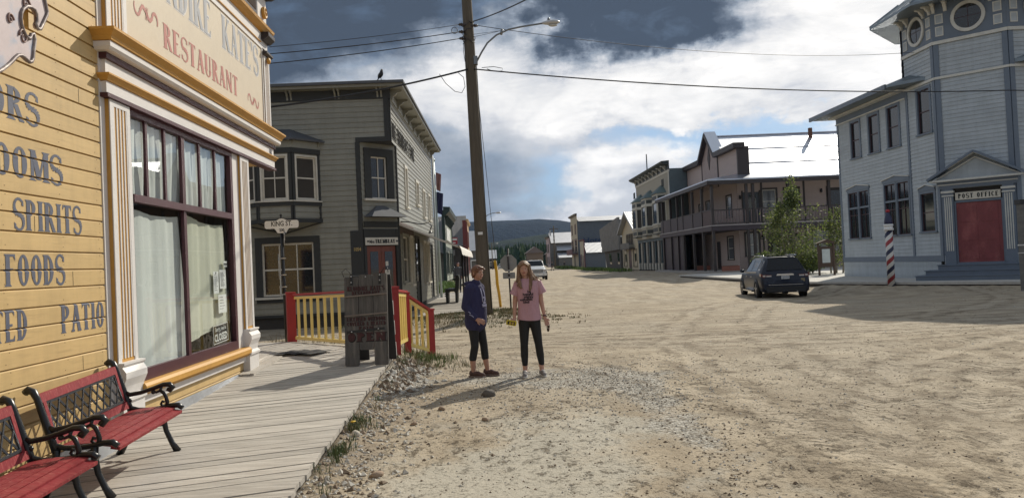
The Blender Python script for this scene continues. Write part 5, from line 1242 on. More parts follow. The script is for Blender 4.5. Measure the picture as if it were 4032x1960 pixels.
    f = MB(); slab(root, 'bay_frieze', FA, -4.8, -2.2, -.02, .02, 5.60, 5.80, SG)
    f = MB(); f.prism(level(0, .04), 'z', 5.60, 5.82); part(f, 'bay_frieze', SG, root)
    f = MB(); L1 = level(0, .20); lo = [f.av((x, y, 5.82)) for x, y in L1]; lo2 = [f.av((x, y, 5.87)) for x, y in L1]; tp = [f.av((-6.75, Y0 - .02, 6.30)), f.av((-6.05, Y0 - .02, 6.30))]
    f.af(lo[::-1]); 
    for k in range(3): f.af((lo[k], lo[k + 1], lo2[k + 1], lo2[k]))
    f.af((lo2[0], lo2[1], tp[0])); f.af((lo2[1], lo2[2], tp[1], tp[0])); f.af((lo2[2], lo2[3], tp[1])); part(f, 'bay_roof', RF, root)
    # street side
    for k, (u, v, c, d) in enumerate(wins):
        if c < .5:
            f = MB(FB); f.box(u, v, .02, .06, c, d); dd = part(f, 'door', DK, root); slab(root, 'door_frame', FB, u - .1, u, -.04, .05, c, d + .1, DK); slab(root, 'door_frame', FB, v, v + .1, -.04, .05, c, d + .1, DK); slab(root, 'door_frame', FB, u, v, -.04, .05, d, d + .1, DK)
            f = MB(FB); f.box(u + .2, v - .2, .012, .02, c + .9, d - .2); part(f, 'pane', DGL(), dd)
        else: window(root, FB, u, v, c, d, CR if k != 4 else SG, CR, 1, 2, .10, .05, .05)
    slab(root, 'shop_fascia', FB, a + .1, 5.1, -.03, .02, 2.9, 3.3, mat('brown_board', (.09, .06, .05), .7))
    f = MB(FB @ Matrix.Translation((0, -.028, 0))); w, P = letter_polys("MRS TREMBLAY'S STORE", .52, 1.0, .27, .14); k = 6.2 / w; P = [[[(x * k, z) for x, z in p] for p in gl] for gl in P]; paint(f, P, .2, 5.96, .004); part(f, 'lettering', mat('letter_flat_black', (.012, .012, .012), .95, spec=.05), root)
    # awning with its posts
    CV = mat('awning_canvas', (.50, .47, .42), .75, var=.08); f = MB()
    A0, A1 = 25.45, 36.2
    f.poly([(-2.84, A0, 3.22), (-.95, A0, 2.42), (-.80, A1, 2.42), (-2.6, A1, 3.22)]); f.poly([(-2.84, A0, 3.16), (-2.6, A1, 3.16), (-.80, A1, 2.36), (-.95, A0, 2.36)]); f.poly([(-2.84, A0, 3.16), (-.95, A0, 2.36), (-.95, A0, 2.42), (-2.84, A0, 3.22)]); f.poly([(-.95, A0, 2.36), (-.8, A1, 2.36), (-.8, A1, 2.42), (-.95, A0, 2.42)])
    aw = part(f, 'awning', CV, root)
    f = MB(); f.smooth = True; rows = []
    for j, (dx, z) in enumerate(((.0, 2.44), (.07, 2.40), (.12, 2.28), (.15, 2.10))):
        rows.append([f.av((-.95 + .15 * i / 40 + dx, A0 + (A1 - A0) * i / 40, z + (.02 * math.sin(i * 1.3) if j == 3 else 0))) for i in range(41)])
    for p, q in zip(rows, rows[1:]):
        for i in range(40): f.af((p[i], p[i + 1], q[i + 1], q[i]))
    part(f, 'valance', mat('valance_white', (.66, .63, .58), .8), aw)
    BK = mat('pole_black', (.012, .012, .013))
    for (x, y) in ((-1.03, 32.6), (-.96, 34.2), (-.90, 35.8)): f = MB(); f.tube([(x, y, .15), (x - .02, y, 2.40)], .045, 8); part(f, 'awning_post', BK, aw)
    f = MB(); f.tube([(-2.85, 26.0, 3.32), (-2.6, 26.1, 3.30), (-2.2, 26.3, 3.22), (-1.95, 26.4, 3.26), (-1.85, 26.5, 3.15), (-1.9, 26.5, 3.02)], .022, 6); f.lathe([(.03, .1), (.05, .04), (.10, 0), (.0, .02)], (-1.9, 26.5, 2.9), 10); part(f, 'gooseneck_lamp', BK, root)
    f = MB(); f.tube([(-2.52, 38.62, 7.3), (-2.52, 38.62, .2)], .05, 8); part(f, 'drain_pipe', mat('pipe_pale', (.42, .46, .46), .5), root)
build_corner_store()
def build_flagpole():
    PM = mat('pole_pale_green', (.40, .47, .45), .4, metal=.3); r = thing('flagpole', 'pale flagpole with a dark blue flag at the far end of the grey corner store', 'flagpole', (-2.42, 39.6, .1), 0)
    f = MB(); f.tube([(-2.40, 39.6, .05), (-2.52, 39.6, 7.15)], [.07, .045], 8); part(f, 'pole', PM, r); f = MB(); f.ell((-2.52, 39.6, 7.22), (.09, .09, .09), 8); part(f, 'ball', PM, r)
    for z0, z1, m, w in ((4.5, 5.6, mat('flag_blue', (.03, .035, .10), .8), .34), (5.7, 6.6, mat('flag_red_white', (.30, .16, .15), .8), .28)):
        f = MB(); f.smooth = True; rows = []
        for j in range(7): z = z1 - (z1 - z0) * j / 6; rows.append([f.av((-2.44 + w * i / 6 * (1 - .25 * j / 6), 39.6 + .06 * math.sin(i * 2.1 + j * .7), z - .12 * i / 6)) for i in range(7)])
        for p, q in zip(rows, rows[1:]):
            for i in range(6): f.af((p[i], p[i + 1], q[i + 1], q[i]))
        part(f, 'flag', m, r)
build_flagpole()
def build_walk2():
    mb = MB(); plank_field(mb, [(-2.9, 24.0), (-2.3, 24.6), (-.62, 26.1), (-.5, 46), (-2.6, 46), (-2.9, 25)], (-1, 26), R(4), .19, .014, lambda x, y: .17, seed=9, wob=.006)
    struct(mb, 'boardwalk', PLANK)
    mb = MB(); plank_field(mb, [(-2.9, 66), (-1.2, 66), (-1.2, 200), (-2.9, 200)], (-1, 66), 0, .9, .03, lambda x, y: .2, seed=10, wob=.006); struct(mb, 'boardwalk', PLANK)
    mb = MB(); dk = MATS['joist_dark']; mb.prism([(-2.9, 24.1), (-2.3, 24.7), (-.68, 26.15), (-.56, 46), (-2.9, 46)], 'z', -.15, .12); struct(mb, 'boardwalk_joists', dk)
    # the serpent-like black bench seen side-on
    f = MB(Matrix.Translation((-1.52, 33.5, .18))); BK = mat('dragon_black', (.010, .014, .013), .45)
    r = thing('sculpted_bench', 'black spiky-backed bench like a lizard on the far boardwalk', 'bench', (-1.52, 33.5, .18), 0)
    f.prism([(-.30, 0), (-.19, 0), (-.19, .42), (-.12, .48), (.06, .48), (.10, .42), (.10, 0), (.21, 0), (.22, .45), (.27, .62), (.30, 1.05), (.27, 1.18), (.17, 1.18), (.13, .72), (.07, .60), (-.24, .60), (-.31, .52)], 'y', -.6, .6); part(f, 'frame', BK, r)
    f = MB(Matrix.Translation((-1.52, 33.5, .18)))
    for k in range(6): f.prism([(.150 - .005 * k, .70 + .075 * k), (.08, .735 + .075 * k), (.150, .765 + .075 * k)], 'y', -.6, .6)
    for k in range(4): f.prism([(-.30, .16 + .09 * k + .1), (-.36, .20 + .09 * k + .1), (-.30, .23 + .09 * k + .1)], 'y', -.6, .6)
    part(f, 'spikes', BK, r)
build_walk2()

# ------------------------------------------------------------------ left row, farther on
def build_left_far():
    GRN = mat('trim_dark_green', (.010, .028, .026), .5); COR = roof_mat('corrugated_rusty', (.15, .145, .14), .65, .15, .20); OLD = mat('old_grey_boards', (.15, .145, .135), .85, var=.25, vscale=1.2, stretch=(1, 1, 5)); SGN = mat('siding_sage', (.30, .33, .28), .65)
    CR = MATS['sash_cream']
    root = thing('false_front_shop', 'grey shop with dark green trimmed false front and rusty metal roof', 'building', (-5, 72, 0), 0, 'false front shops on the left side')
    F = FR((-3.6, 67, 0), (0, 1)); L = 13.5
    m = MB(F); siding(m, 0, L, .45, 6.1, .22, [(1.0, 2.6, 1.1, 3.0), (3.2, 4.8, 1.1, 3.0), (5.6, 7.0, .5, 3.0), (7.8, 9.6, 1.1, 3.0), (10.2, 12.4, 1.1, 3.0)]); part(m, 'wall', SGN, root)
    for (u, v) in ((1.0, 2.6), (3.2, 4.8), (7.8, 9.6), (10.2, 12.4)): window(root, F, u, v, 1.1, 3.0, GRN, CR, 2, 2, .2, .08, .06)
    f = MB(F); f.box(5.6, 7.0, .03, .1, .5, 3.0); part(f, 'door', GRN, root)
    slab(root, 'corner_board', F, -.45, .25, -.1, .15, .3, 6.6, GRN); slab(root, 'corner_board', F, L - .2, L + .1, -.1, .1, .3, 6.6, GRN)
    f = MB(F); moulding(f, -.5, L + .2, [(0, 6.1), (.2, 6.15), (.55, 6.5), (.6, 6.85), (0, 6.9)]); part(f, 'cornice', GRN, root)
    for k in range(8): bracket(root, F, .5 + 1.7 * k, 6.15, .18, .4, .7, GRN)
    slab(root, 'fascia', F, .3, L - .2, -.06, .03, 3.2, 3.5, GRN)
    f = MB(F); f.box(2.5, 8.5, -.10, .0, 4.1, 5.2); s = part(f, 'sign_board', mat('sign_white', (.7, .7, .7)), root)
    FS = FR((-9.5, 67, 0), (1, 0)); m = MB(FS); siding(m, -5, 5.9, .3, 2.9, .22, ()); part(m, 'side_wall', OLD, root)
    f = MB(); f.prism([(-14, 67.1), (-3.7, 67.1), (-3.7, 80), (-14, 80)], 'z', 0, 2.85); f.prism([(66.4, 2.85), (73.5, 6.2), (80.5, 2.85)], 'x', -14, -3.75); part(f, 'roof', COR, root)
    f = MB(); f.box(-14, -3.8, 66.3, 66.5, 2.72, 2.95); part(f, 'eave_board', MATS['trim_charcoal'], root)
    sg = thing('shop_sign', 'small red and white sign hanging between the green and red false fronts', 'sign', (-3.2, 82, 3.7), 0); f = MB(); f.box(-3.75, -3.05, 81.95, 82.05, 4.05, 4.75); part(f, 'board', mat('sign_red', (.35, .02, .03), .5), sg)
    f = MB(); f.box(-3.7, -3.1, 81.93, 81.95, 4.45, 4.65); f.box(-3.6, -3.25, 81.93, 81.95, 4.15, 4.25); part(f, 'marks', mat('sign_white', (.7, .7, .7)), sg); f = MB(); f.beam((-3.8, 82, 4.85), (-3.0, 82, 4.85), .05); part(f, 'arm', MATS['pole_black'], sg)
    # red false front with big corrugated roof
    RDW = mat('wall_barn_red', (.13, .025, .022), .65); TAN = mat('front_tan', (.44, .30, .16), .65)
    root = thing('false_front_hall', 'tall red building with tan front and large corrugated roof, left of the street', 'building', (-6, 130, 0), 0, 'false front shops on the left side')
    F = FR((-3.05, 122, 0), (0, 1)); L = 16
    m = MB(F); siding(m, .5, L, 3.5, 8.6, .3, ()); part(m, 'wall', TAN, root)
    m = MB(F); siding(m, .5, L, .3, 3.5, .3, [(2, 4, .9, 3.0), (6, 8, .4, 3.0), (10, 12.5, .9, 3.0)]); part(m, 'lower_wall', RDW, root)
    for u in (2, 10): window(root, F, u, u + 2, .9, 3.0, RDW, CR, 2, 2, .2, .1, .08)
    f = MB(F); f.box(6, 8, .05, .1, .4, 3.0); part(f, 'door', MATS['trim_charcoal'], root)
    for u in (2.5, 6.5, 10.5): window(root, F, u, u + 1.2, 4.8, 7.2, RDW, CR, 1, 2, .2, .1, .08)
    slab(root, 'corner_board', F, -.3, .5, -.15, .6, .3, 8.9, RDW)
    f = MB(F); moulding(f, -.4, L + .2, [(0, 8.6), (.25, 8.7), (.4, 9.0), (0, 9.1)]); part(f, 'cornice', TAN, root)
    f = MB(); f.box(-16, -3.5, 122.3, 137, 0, 4.9); part(f, 'side_wall', MATS['interior_dark'], root)
    f = MB(); f.prism([(121.6, 4.85), (129.7, 10.1), (138, 4.85)], 'x', -16, -3.2); part(f, 'roof', COR, root)
    f = MB(); f.prism([(121.8, 3.4), (125, 3.4), (125, 4.7), (121.8, 4.2)], 'x', -16, -5); part(f, 'shed_roof', COR, root)
    # farther little ones
    SM = roof_mat('sheet_bright', (.42, .43, .45), .48, .55, .25)
    for (x0, x1, y0, y1, eav, rid, lab, wm) in ((-9, -2.1, 176, 188, 5.2, 9.8, 'narrow grey building with bright ribbed roof just left of the utility pole', OLD), (.2, 3.4, 282, 292, 4.0, 7.0, 'small dark house with white porch just right of the utility pole in the distance', MATS['trim_charcoal'])):
        root = thing('distant_house', lab, 'house', ((x0 + x1) / 2, y0, 0), 0, 'small houses far down the street')
        m = MB(FR((x0, y0, 0), (1, 0))); siding(m, 0, x1 - x0, 0, eav, .4, [(.8, 1.6, 1.2, 2.6)]); m.M = FR((x1, y0, 0), (0, 1)); siding(m, 0, y1 - y0, 0, eav, .4); part(m, 'wall', wm, root)
        window(root, FR((x0, y0, 0), (1, 0)), .8, 1.6, 1.2, 2.6, CR, CR, 1, 2, .15, .1, .06)
        f = MB(); f.prism([(y0 - .6, eav - .2), ((y0 + y1) / 2, rid), (y1 + .6, eav - .2)], 'x', x0 - .3, x1 + .3); part(f, 'roof', SM, root)
        f = MB(); f.box(x0, x1, y0 + .2, y1, .0, eav - .25); part(f, 'core_wall', MATS['interior_dark'], root)
        f = MB(); f.box(x1 - 1.6, x1 + .2, y0 - 1.4, y0 - .2, 2.7, 2.9); f.box(x1 - 1.6, x1 - 1.45, y0 - 1.4, y0 - 1.25, 0, 2.7); f.box(x1 + .05, x1 + .2, y0 - 1.4, y0 - 1.25, 0, 2.7); part(f, 'porch', mat('sign_white', (.7, .7, .7)), root)
build_left_far()

# ------------------------------------------------------------------ post office
def build_post_office():
    SB = mat('siding_blue_grey', (.385, .43, .465), .6, var=.07, vscale=1.2, stretch=(1, 1, 6), bump=.001, bscale=20, board=(.175, -.2, .06)); TB = mat('trim_slate', (.13, .165, .215), .5, var=.06); WB = mat('trim_cream_po', (.56, .56, .52), .5); SR = mat('sash_dark_red', (.055, .025, .03), .5)
    root = thing('post_office', 'blue-grey clapboard post office with octagonal corner tower and big red door', 'building', (21, 38, .2), 0)
    F = FR((20, 42.5, 0), (0, -1)); cl = prof_clap(.022); PT = .175; XS = 9.5
    DG = DGL()
    up = [(1.62, 2.55, 6.55, 8.45), (3.55, 4.5, 6.55, 8.45), (5.42, 6.42, 6.55, 8.5), (8.08, 9.03, 6.75, 8.72)]
    lo = [(.95, 1.98, 2.25, 4.72), (2.14, 3.15, 2.25, 4.72), (4.78, 5.80, 2.28, 4.78), (5.96, 6.98, 2.28, 4.78), (7.93, 8.98, 2.34, 4.05)]
    m = MB(F); siding(m, 0, 7.1, 1.22, 8.64, PT, up[:3] + lo[:4], cl); part(m, 'wall', SB, root)
    m = MB(F); siding(m, 7.1, XS, 1.22, 10.45, PT, [up[3], lo[4]], cl); part(m, 'tower_wall', SB, root)
    slab(root, 'base_board', F, -.03, XS, -.04, .03, .98, 1.24, TB)
    f = MB(F)
    for k in range(int(9.3 / .14)): f.box(k * .14, k * .14 + .13, -.018, .03, .15, .98)
    part(f, 'skirting', SB, root)
    slab(root, 'corner_board', F, -.03, .16, -.035, .03, 1.24, 8.64, TB); slab(root, 'corner_board', F, 6.98 + .13, 7.27, -.05, .03, 1.24, 8.94, TB)
    slab(root, 'frieze', F, -.05, 7.1, -.04, .03, 8.68, 9.0, TB); slab(root, 'frieze_line', F, -.07, 7.1, -.09, .03, 8.62, 8.68, WB); slab(root, 'cornice_line', F, -.3, 7.1, -.35, .03, 9.0, 9.10, WB)
    for k, (a, b, c, d) in enumerate(up): window(root, F, a, b, c, d, TB, SR, 1, 2, .13, .05, .05)
    for k, (a, b, c, d) in enumerate(lo): window(root, F, a, b, c, d, TB, SR, 2 if k < 4 else 1, 2, .09 if k < 4 else .13, .045, .05)
    for (a, b, c) in ((.86, 3.24, 4.81), (4.69, 7.06, 4.87)):
        f = MB(F); f.prism([(a - .06, c), (b + .06, c), (b + .06, c + .12), ((a + b) / 2, c + .28), (a - .06, c + .12)], 'y', -.07, .04); h = part(f, 'window_head', TB, root)
        f = MB(F); f.beam((a - .1, -.05, c + .14), ((a + b) / 2, -.05, c + .30), .14, .04); f.beam(((a + b) / 2, -.05, c + .30), (b + .1, -.05, c + .14), .14, .04); part(f, 'head_line', WB, h)
        slab(root, 'transom_bar', F, a + .09, b - .09, -.03, .02, c - .98, c - .88, TB)
    f = MB(F); f.prism([(7.80, 4.18), (9.11, 4.18), (9.11, 4.28), (8.455, 4.42), (7.80, 4.28)], 'y', -.07, .04); h = part(f, 'window_head', TB, root); f = MB(F); f.beam((7.76, -.05, 4.30), (8.455, -.05, 4.44), .14, .035); f.beam((8.455, -.05, 4.44), (9.15, -.05, 4.30), .14, .035); part(f, 'head_line', WB, h)
    # curtains glimpsed behind the lower sashes
    CU = mat('curtain_dim', (.30, .31, .30), .9)
    # main roof
    RF = mat('roof_sheet_blue', (.20, .24, .27), .4, metal=.5)
    f = MB(); P = [(18.95, 43.6, 9.12), (18.95, 35.0, 9.12), (23, 30.0, 9.12), (40, 30.0, 9.12), (40, 43.6, 9.12)]; b = [f.av(p) for p in P]; t = [f.av((24.5, 38.6, 11.3)), f.av((24.5, 35, 11.3)), f.av((40, 35, 11.3)), f.av((40, 38.6, 11.3))]; u = [f.av((p[0], p[1], 9.26)) for p in P]
    f.af(b[::-1]);
    for k in range(5): f.af((b[k], b[(k + 1) % 5], u[(k + 1) % 5], u[k]))
    f.af((u[0], u[1], t[1], t[0])); f.af((u[1], u[2], t[1])); f.af((u[2], u[3], t[2], t[1])); f.af((u[3], u[4], t[3], t[2])); f.af((u[4], u[0], t[0], t[3])); f.af(t); part(f, 'roof', RF, root)
    f = MB(); f.box(18.90, 19.0, 35.2, 43.65, 9.08, 9.30); part(f, 'gutter', mat('gutter_slate', (.12, .15, .19), .4), root)
    # body
    c = MB(); c.prism([(20.07, 42.4), (20.07, 33.04), (22.0, 31.1), (40, 31.1), (40, 42.4)], 'z', .1, 9.1); c.prism([(20.06, 35.3), (20.06, 33.04), (22.0, 31.1), (24.7, 31.1), (26.7, 33.04), (26.7, 35.6), (24.7, 37.6), (22, 37.6)], 'z', 9.1, 12.2); part(c, 'core_wall', MATS['interior_dark'], root)
    far = MB(FR((20.0, 42.5, 0), (1, 0))); 
    m = MB(FR((40, 42.5, 0), (-1, 0))); siding(m, 0, 20, .2, 8.64, .35, (), cl); part(m, 'back_wall', SB, root)
    # tower faces
    F1 = FR((20, 35.4, 0), (0, -1)); F2 = FR((20, 33.0, 0), (1, -1)); L2 = 1.97 * math.sqrt(2); F3 = FR((21.97, 31.03, 0), (1, 0)); faces = [(F1, 2.4), (F2, L2), (F3, 2.75)]
    m = MB(F2); siding(m, 0, L2, 4.3, 10.45, PT, (), cl); siding(m, 0, L2, .2, 4.3, PT, [(.3, L2 - .3, .9, 4.1)], cl); part(m, 'tower_wall', SB, root)
    m = MB(F3); siding(m, 0, 18, 1.22, 8.64, PT, (), cl); siding(m, 0, 2.75, 8.64, 10.45, PT, (), cl); part(m, 'side_wall', SB, root)
    F4 = FR((24.72, 31.03, 0), (1, 1)); F8 = FR((22.0, 37.4, 0), (-1, -1)) if False else None
    for Fx, L in ((F4, L2), (FR((26.69, 33.0, 0), (0, 1)), 2.6), (FR((26.69, 35.6, 0), (-1, 1)), L2), (FR((24.72, 37.57, 0), (-1, 0)), 2.75), (FR((21.97, 37.57, 0), (-1, -1)), L2)):
        m = MB(Fx); siding(m, 0, L, 9.1, 12.2, .3, (), cl); part(m, 'tower_wall', SB, root)
    for i, (Fx, L) in enumerate(faces):
        slab(root, 'tower_frieze', Fx, -.01, L + .01, -.03, .03, 10.62, 12.25, TB)
        slab(root, 'belt_line', Fx, -.03, L + .03, -.09, .03, 10.46, 10.60, WB); slab(root, 'belt_line', Fx, -.03, L + .03, -.08, .03, 8.94, 9.04, WB)
        for zz in ((1.24, 8.94), (9.04, 10.46)):
            if i > 0: slab(root, 'tower_post', Fx, -.0, .20, -.05, .03, zz[0], zz[1], TB)
            slab(root, 'tower_post', Fx, L - .20, L + .0, -.052, .03, zz[0], zz[1], TB)
        # oculus
        cx = L / 2; f = MB(Fx); n = 28; ro, ri = .66, .52
        for k in range(n):
            a, b = 2 * math.pi * k / n, 2 * math.pi * (k + 1) / n
            def Q(r, an, y): return (cx + r * math.cos(an), y, 11.42 + r * math.sin(an))
            f.poly([Q(ri, a, -.10), Q(ri, b, -.10), Q(ro, b, -.10), Q(ro, a, -.10)][::-1]); f.poly([Q(ro, a, -.10), Q(ro, b, -.10), Q(ro, b, 0), Q(ro, a, 0)][::-1]); f.poly([Q(ri, a, -.034), Q(ri, b, -.034), Q(ri, b, -.10), Q(ri, a, -.10)][::-1])
        oc = part(f, 'oculus', WB, root)
        f = MB(Fx); f.poly([(cx + ri * math.cos(2 * math.pi * k / n), -.036, 11.42 + ri * math.sin(2 * math.pi * k / n)) for k in range(n)]); part(f, 'pane', DG, oc)
        f = MB(Fx); f.box(cx - .012, cx + .012, -.045, -.037, 10.92, 11.92); f.box(cx - ri, cx + ri, -.045, -.037, 11.408, 11.432); part(f, 'muntin', SR, oc)
        xs = [.12, L - .47] if L > 2.6 else [.10, L - .42]
        for x in xs:
            for z in (10.80, 11.34):
                f = MB(Fx); w = .32
                for q in ((x, x + w, z, z + .045), (x, x + w, z + .375, z + .42), (x, x + .04, z + .045, z + .375), (x + w - .04, x + w, z + .045, z + .375)): f.box(q[0], q[1], -.055, -.031, q[2], q[3])
                fr = part(f, 'panel_frame', WB, root); f = MB(Fx); f.box(x + .04, x + w - .04, -.04, -.031, z + .045, z + .375); part(f, 'panel', SB, fr)
        for x in (.08, .55, L - .55, L - .08): bracket(root, Fx, x, 12.25, .13, .42, .42, WB)
    # tower roof
    f = MB(); oc8 = [(20, 35.6), (20, 33.0), (21.97, 31.03), (24.72, 31.03), (26.69, 33.0), (26.69, 35.6), (24.72, 37.57), (21.97, 37.57)]; cx, cy = 23.345, 34.3
    def off(s, z): return [f.av((cx + (x - cx) * s, cy + (y - cy) * s, z)) for x, y in oc8]
    a = off(1.0, 12.25); b = off(1.36, 12.10); c = off(1.36, 12.22); d = off(1.0, 13.1); ap = f.av((cx, cy, 15.8))
    for p, q in ((a, b), (b, c), (c, d)):
        for k in range(8): f.af((p[(k + 1) % 8], p[k], q[k], q[(k + 1) % 8])[::-1])
    for k in range(8): f.af((d[k], d[(k + 1) % 8], ap)[::-1])
    part(f, 'tower_roof', RF, root)
    f = MB()
    for k in range(8): x, y = oc8[k]; f.beam((cx + (x - cx) * 1.36, cy + (y - cy) * 1.36, 12.24), (cx + (x - cx), cy + (y - cy), 13.12), .06)
    for k in range(8):
        (x, y), (x2, y2) = oc8[k], oc8[(k + 1) % 8]
        for t in (.2, .4, .6, .8):
            xx, yy = x + (x2 - x) * t, y + (y2 - y) * t; f.beam((cx + (xx - cx) * 1.36, cy + (yy - cy) * 1.36, 12.23), (cx + (xx - cx), cy + (yy - cy), 13.11), .03)
    part(f, 'roof_seam', RF, root)
    # portal on the diagonal face
    RED = mat('door_red', (.20, .042, .048), .5, var=.16, vscale=2.5, stretch=(1, 1, .5), col2=(.26, .07, .07), c2amt=.4, c2scale=1.2)
    f = MB(F2); a, b = .55, L2 - .55; f.box(a, b, .0, .05, .92, 3.48); d = part(f, 'door', RED, root)
    f = MB(F2)
    for k in range(3):
        for x in (a + .12, (a + b) / 2 + .06): f.box(x, x + (b - a) / 2 - .20, -.018, -.001, 1.05 + .80 * k, 1.05 + .80 * k + .68)
    part(f, 'door_panel', RED, d)
    slab(root, 'threshold', F2, a - .05, b + .05, -.12, .0, .84, .92, TB)
    for x in (a - .06, b): slab(root, 'jamb', F2, x, x + .06, -.06, .03, .92, 3.56, WB if False else TB)
    slab(root, 'lintel', F2, a, b, -.055, .03, 3.49, 3.58, TB)
    f = MB(F2); f.box(a + .0, b - .0, -.09, -.03, 3.60, 3.92); s = part(f, 'name_board', mat('po_sign_cream', (.60, .57, .49), .5), root)
    f = MB(F2 @ Matrix.Translation((0, -.092, 0))); w, P = letter_polys("POST OFFICE", .20, 1.0, .20, .13, .14); k = 1.50 / w; P = [[[(x * k, z) for x, z in p] for p in gl] for gl in P]; paint(f, P, a + .11, 3.66, .001); part(f, 'lettering', MATS['sign_ink'], s)
    for x in (.06, L2 - .48):
        f = MB(F2); f.box(x, x + .42, -.14, .03, .55, 4.12); p = part(f, 'pilaster', TB, root)
        f = MB(F2)
        for k in range(4): f.box(x + .07 + .08 * k, x + .11 + .08 * k, -.155, -.141, 1.42, 3.74)
        part(f, 'fluting', WB, p); f = MB(F2); f.box(x - .02, x + .44, -.17, -.0, 3.78, 3.84); f.box(x - .04, x + .46, -.19, -.0, 3.93, 4.02); part(f, 'capital', WB, p)
    slab(root, 'architrave', F2, -.05, L2 + .05, -.16, .03, 4.12, 4.26, TB); slab(root, 'architrave_line', F2, -.08, L2 + .08, -.20, .03, 4.26, 4.31, WB); slab(root, 'pediment_base', F2, -.12, L2 + .12, -.22, .03, 4.31, 4.42, TB); slab(root, 'pediment_line', F2, -.35, L2 + .35, -.42, .03, 4.42, 4.50, WB)
    cx = L2 / 2; hw = cx + .42; f = MB(F2); f.prism([(cx - hw + .25, 4.50), (cx + hw - .25, 4.50), (cx, 5.34)], 'y', -.10, .03); part(f, 'tympanum', SB, root)
    for nm, o, w, dz, mm in (('raking_cornice', .50, .09, .13, TB), ('raking_line', .44, .05, .07, WB), ('raking_line', .20, .05, -.12, WB)):
        f = MB(F2)
        for s in (-1, 1): 
            k = (1 if dz > 0 else .86); f.beam((cx + s * (hw + .02) * k, -o / 2, 4.52 + (0 if dz > 0 else -.0)), (cx, -o / 2, 5.50 + dz * .9 - (.0 if dz > 0 else .02)), o, w, up=(0, 0, 1))
        part(f, nm, mm, root)
    # steps
    for (e, z0, z1, x0) in ((.55, .63, .84, -.15), (.95, .42, .62, -.55), (1.30, .2, .41, -.85)): f = MB(F2); f.box(x0, L2 - x0, -e, .0, z0 - .22, z1 - .03); f.box(x0 - .04, L2 - x0 + .04, -e - .04, .0, z1 - .03, z1); part(f, 'step', TB, root)
build_post_office()
def build_po_walk():
    f = MB(); f.prism([(15.5, 62), (15.6, 37), (17.9, 31.5), (20, 28.3), (24, 26.8), (44, 26.8), (44, 62)], 'z', .10, .20); struct(f, 'pavement', mat('boardwalk_pale', (.46, .44, .40), .85, var=.12, vscale=2, stretch=(6, .6, 1), bump=.004, bscale=6))
    f = MB(); f.prism([(15.6, 61.9), (15.7, 37.1), (18.0, 31.6), (20.1, 28.4), (24, 26.9), (44, 26.9), (44, 61.9)], 'z', -.35, .10); struct(f, 'pavement_base', MATS['joist_dark'])
    r = thing('barber_pole', 'red, white and blue spiral striped pole in front of the post office', 'pole', (17.25, 32.4, -.1), 0)
    x, y = 17.3, 32.5; z0 = gz(x, y) - .1
    m = bpy.data.materials.new('spiral_stripes'); m.use_nodes = True; nt = m.node_tree; nt.nodes.clear(); q = G(nt); out = q.n('ShaderNodeOutputMaterial'); b = q.n('ShaderNodeBsdfPrincipled'); nt.links.new(b.outputs[0], out.inputs[0]); P = q.n('ShaderNodeSeparateXYZ', i_0=q.n('ShaderNodeTexCoord').outputs['Object'])
    ang = q.m('DIVIDE', q.m('ARCTAN2', q.m('SUBTRACT', P.outputs[1], y - 32.4), q.m('SUBTRACT', P.outputs[0], x - 17.25)), 6.28318)
    ph = q.m('FRACT', q.m('ADD', ang, q.m('MULTIPLY', P.outputs[2], -1.25))); ph = q.m('ADD', ph, 0)
    isr = q.m('MULTIPLY', q.m('GREATER_THAN', ph, .0), q.m('LESS_THAN', ph, .25)); isb = q.m('MULTIPLY', q.m('GREATER_THAN', ph, .5), q.m('LESS_THAN', ph, .75))
    c = q.mix(isr, (.62, .60, .56), (.28, .03, .035)); c = q.mix(isb, c, (.018, .022, .055)); nt.links.new(c, b.inputs['Base Color']); b.inputs['Roughness'].default_value = .45
    f = MB(); f.tube([(x, y, z0), (x, y, 2.42)], .155, 20); part(f, 'shaft', m, r)
    WH = mat('sign_white', (.7, .7, .7)); BL = mat('navy_paint', (.02, .025, .07), .4)
    f = MB(); f.lathe([(.17, 0), (.20, .02), (.20, .10), (.17, .12), (.17, .18), (.195, .20), (.195, .27), (.15, .28)], (x, y, 2.42), 20); part(f, 'collar', WH, r)
    f = MB(); f.lathe([(.16, 0), (.17, .08), (.15, .25), (.09, .42), (.08, .50), (.0, .51)], (x, y, 2.70), 20); part(f, 'cap', BL, r); f = MB(); f.lathe([(.07, 0), (.09, .05), (.08, .11), (.0, .14)], (x, y, 3.20), 12); part(f, 'knob', mat('sign_red', (.3, .02, .03)), r)
    # weathered post at the right edge of the picture
    r = thing('wooden_post', 'dark weathered post at the right edge beyond the post office door', 'post', (19.45, 27.2, 0), 0)
    f = MB(); f.box(19.32, 19.58, 27.1, 27.35, -.2, 3.05); part(f, 'shaft', mat('old_grey_boards', (.14, .13, .12)), r); f = MB(); f.box(19.28, 19.62, 27.06, 27.39, 3.05, 3.22); part(f, 'cap', MATS['pole_black'], r)
    f = MB(); f.box(19.30, 19.6, 27.08, 27.37, 1.55, 1.60); f.box(19.30, 19.6, 27.08, 27.37, 1.27, 1.31); part(f, 'strap', MATS['bolt_bright'], r)
build_po_walk()
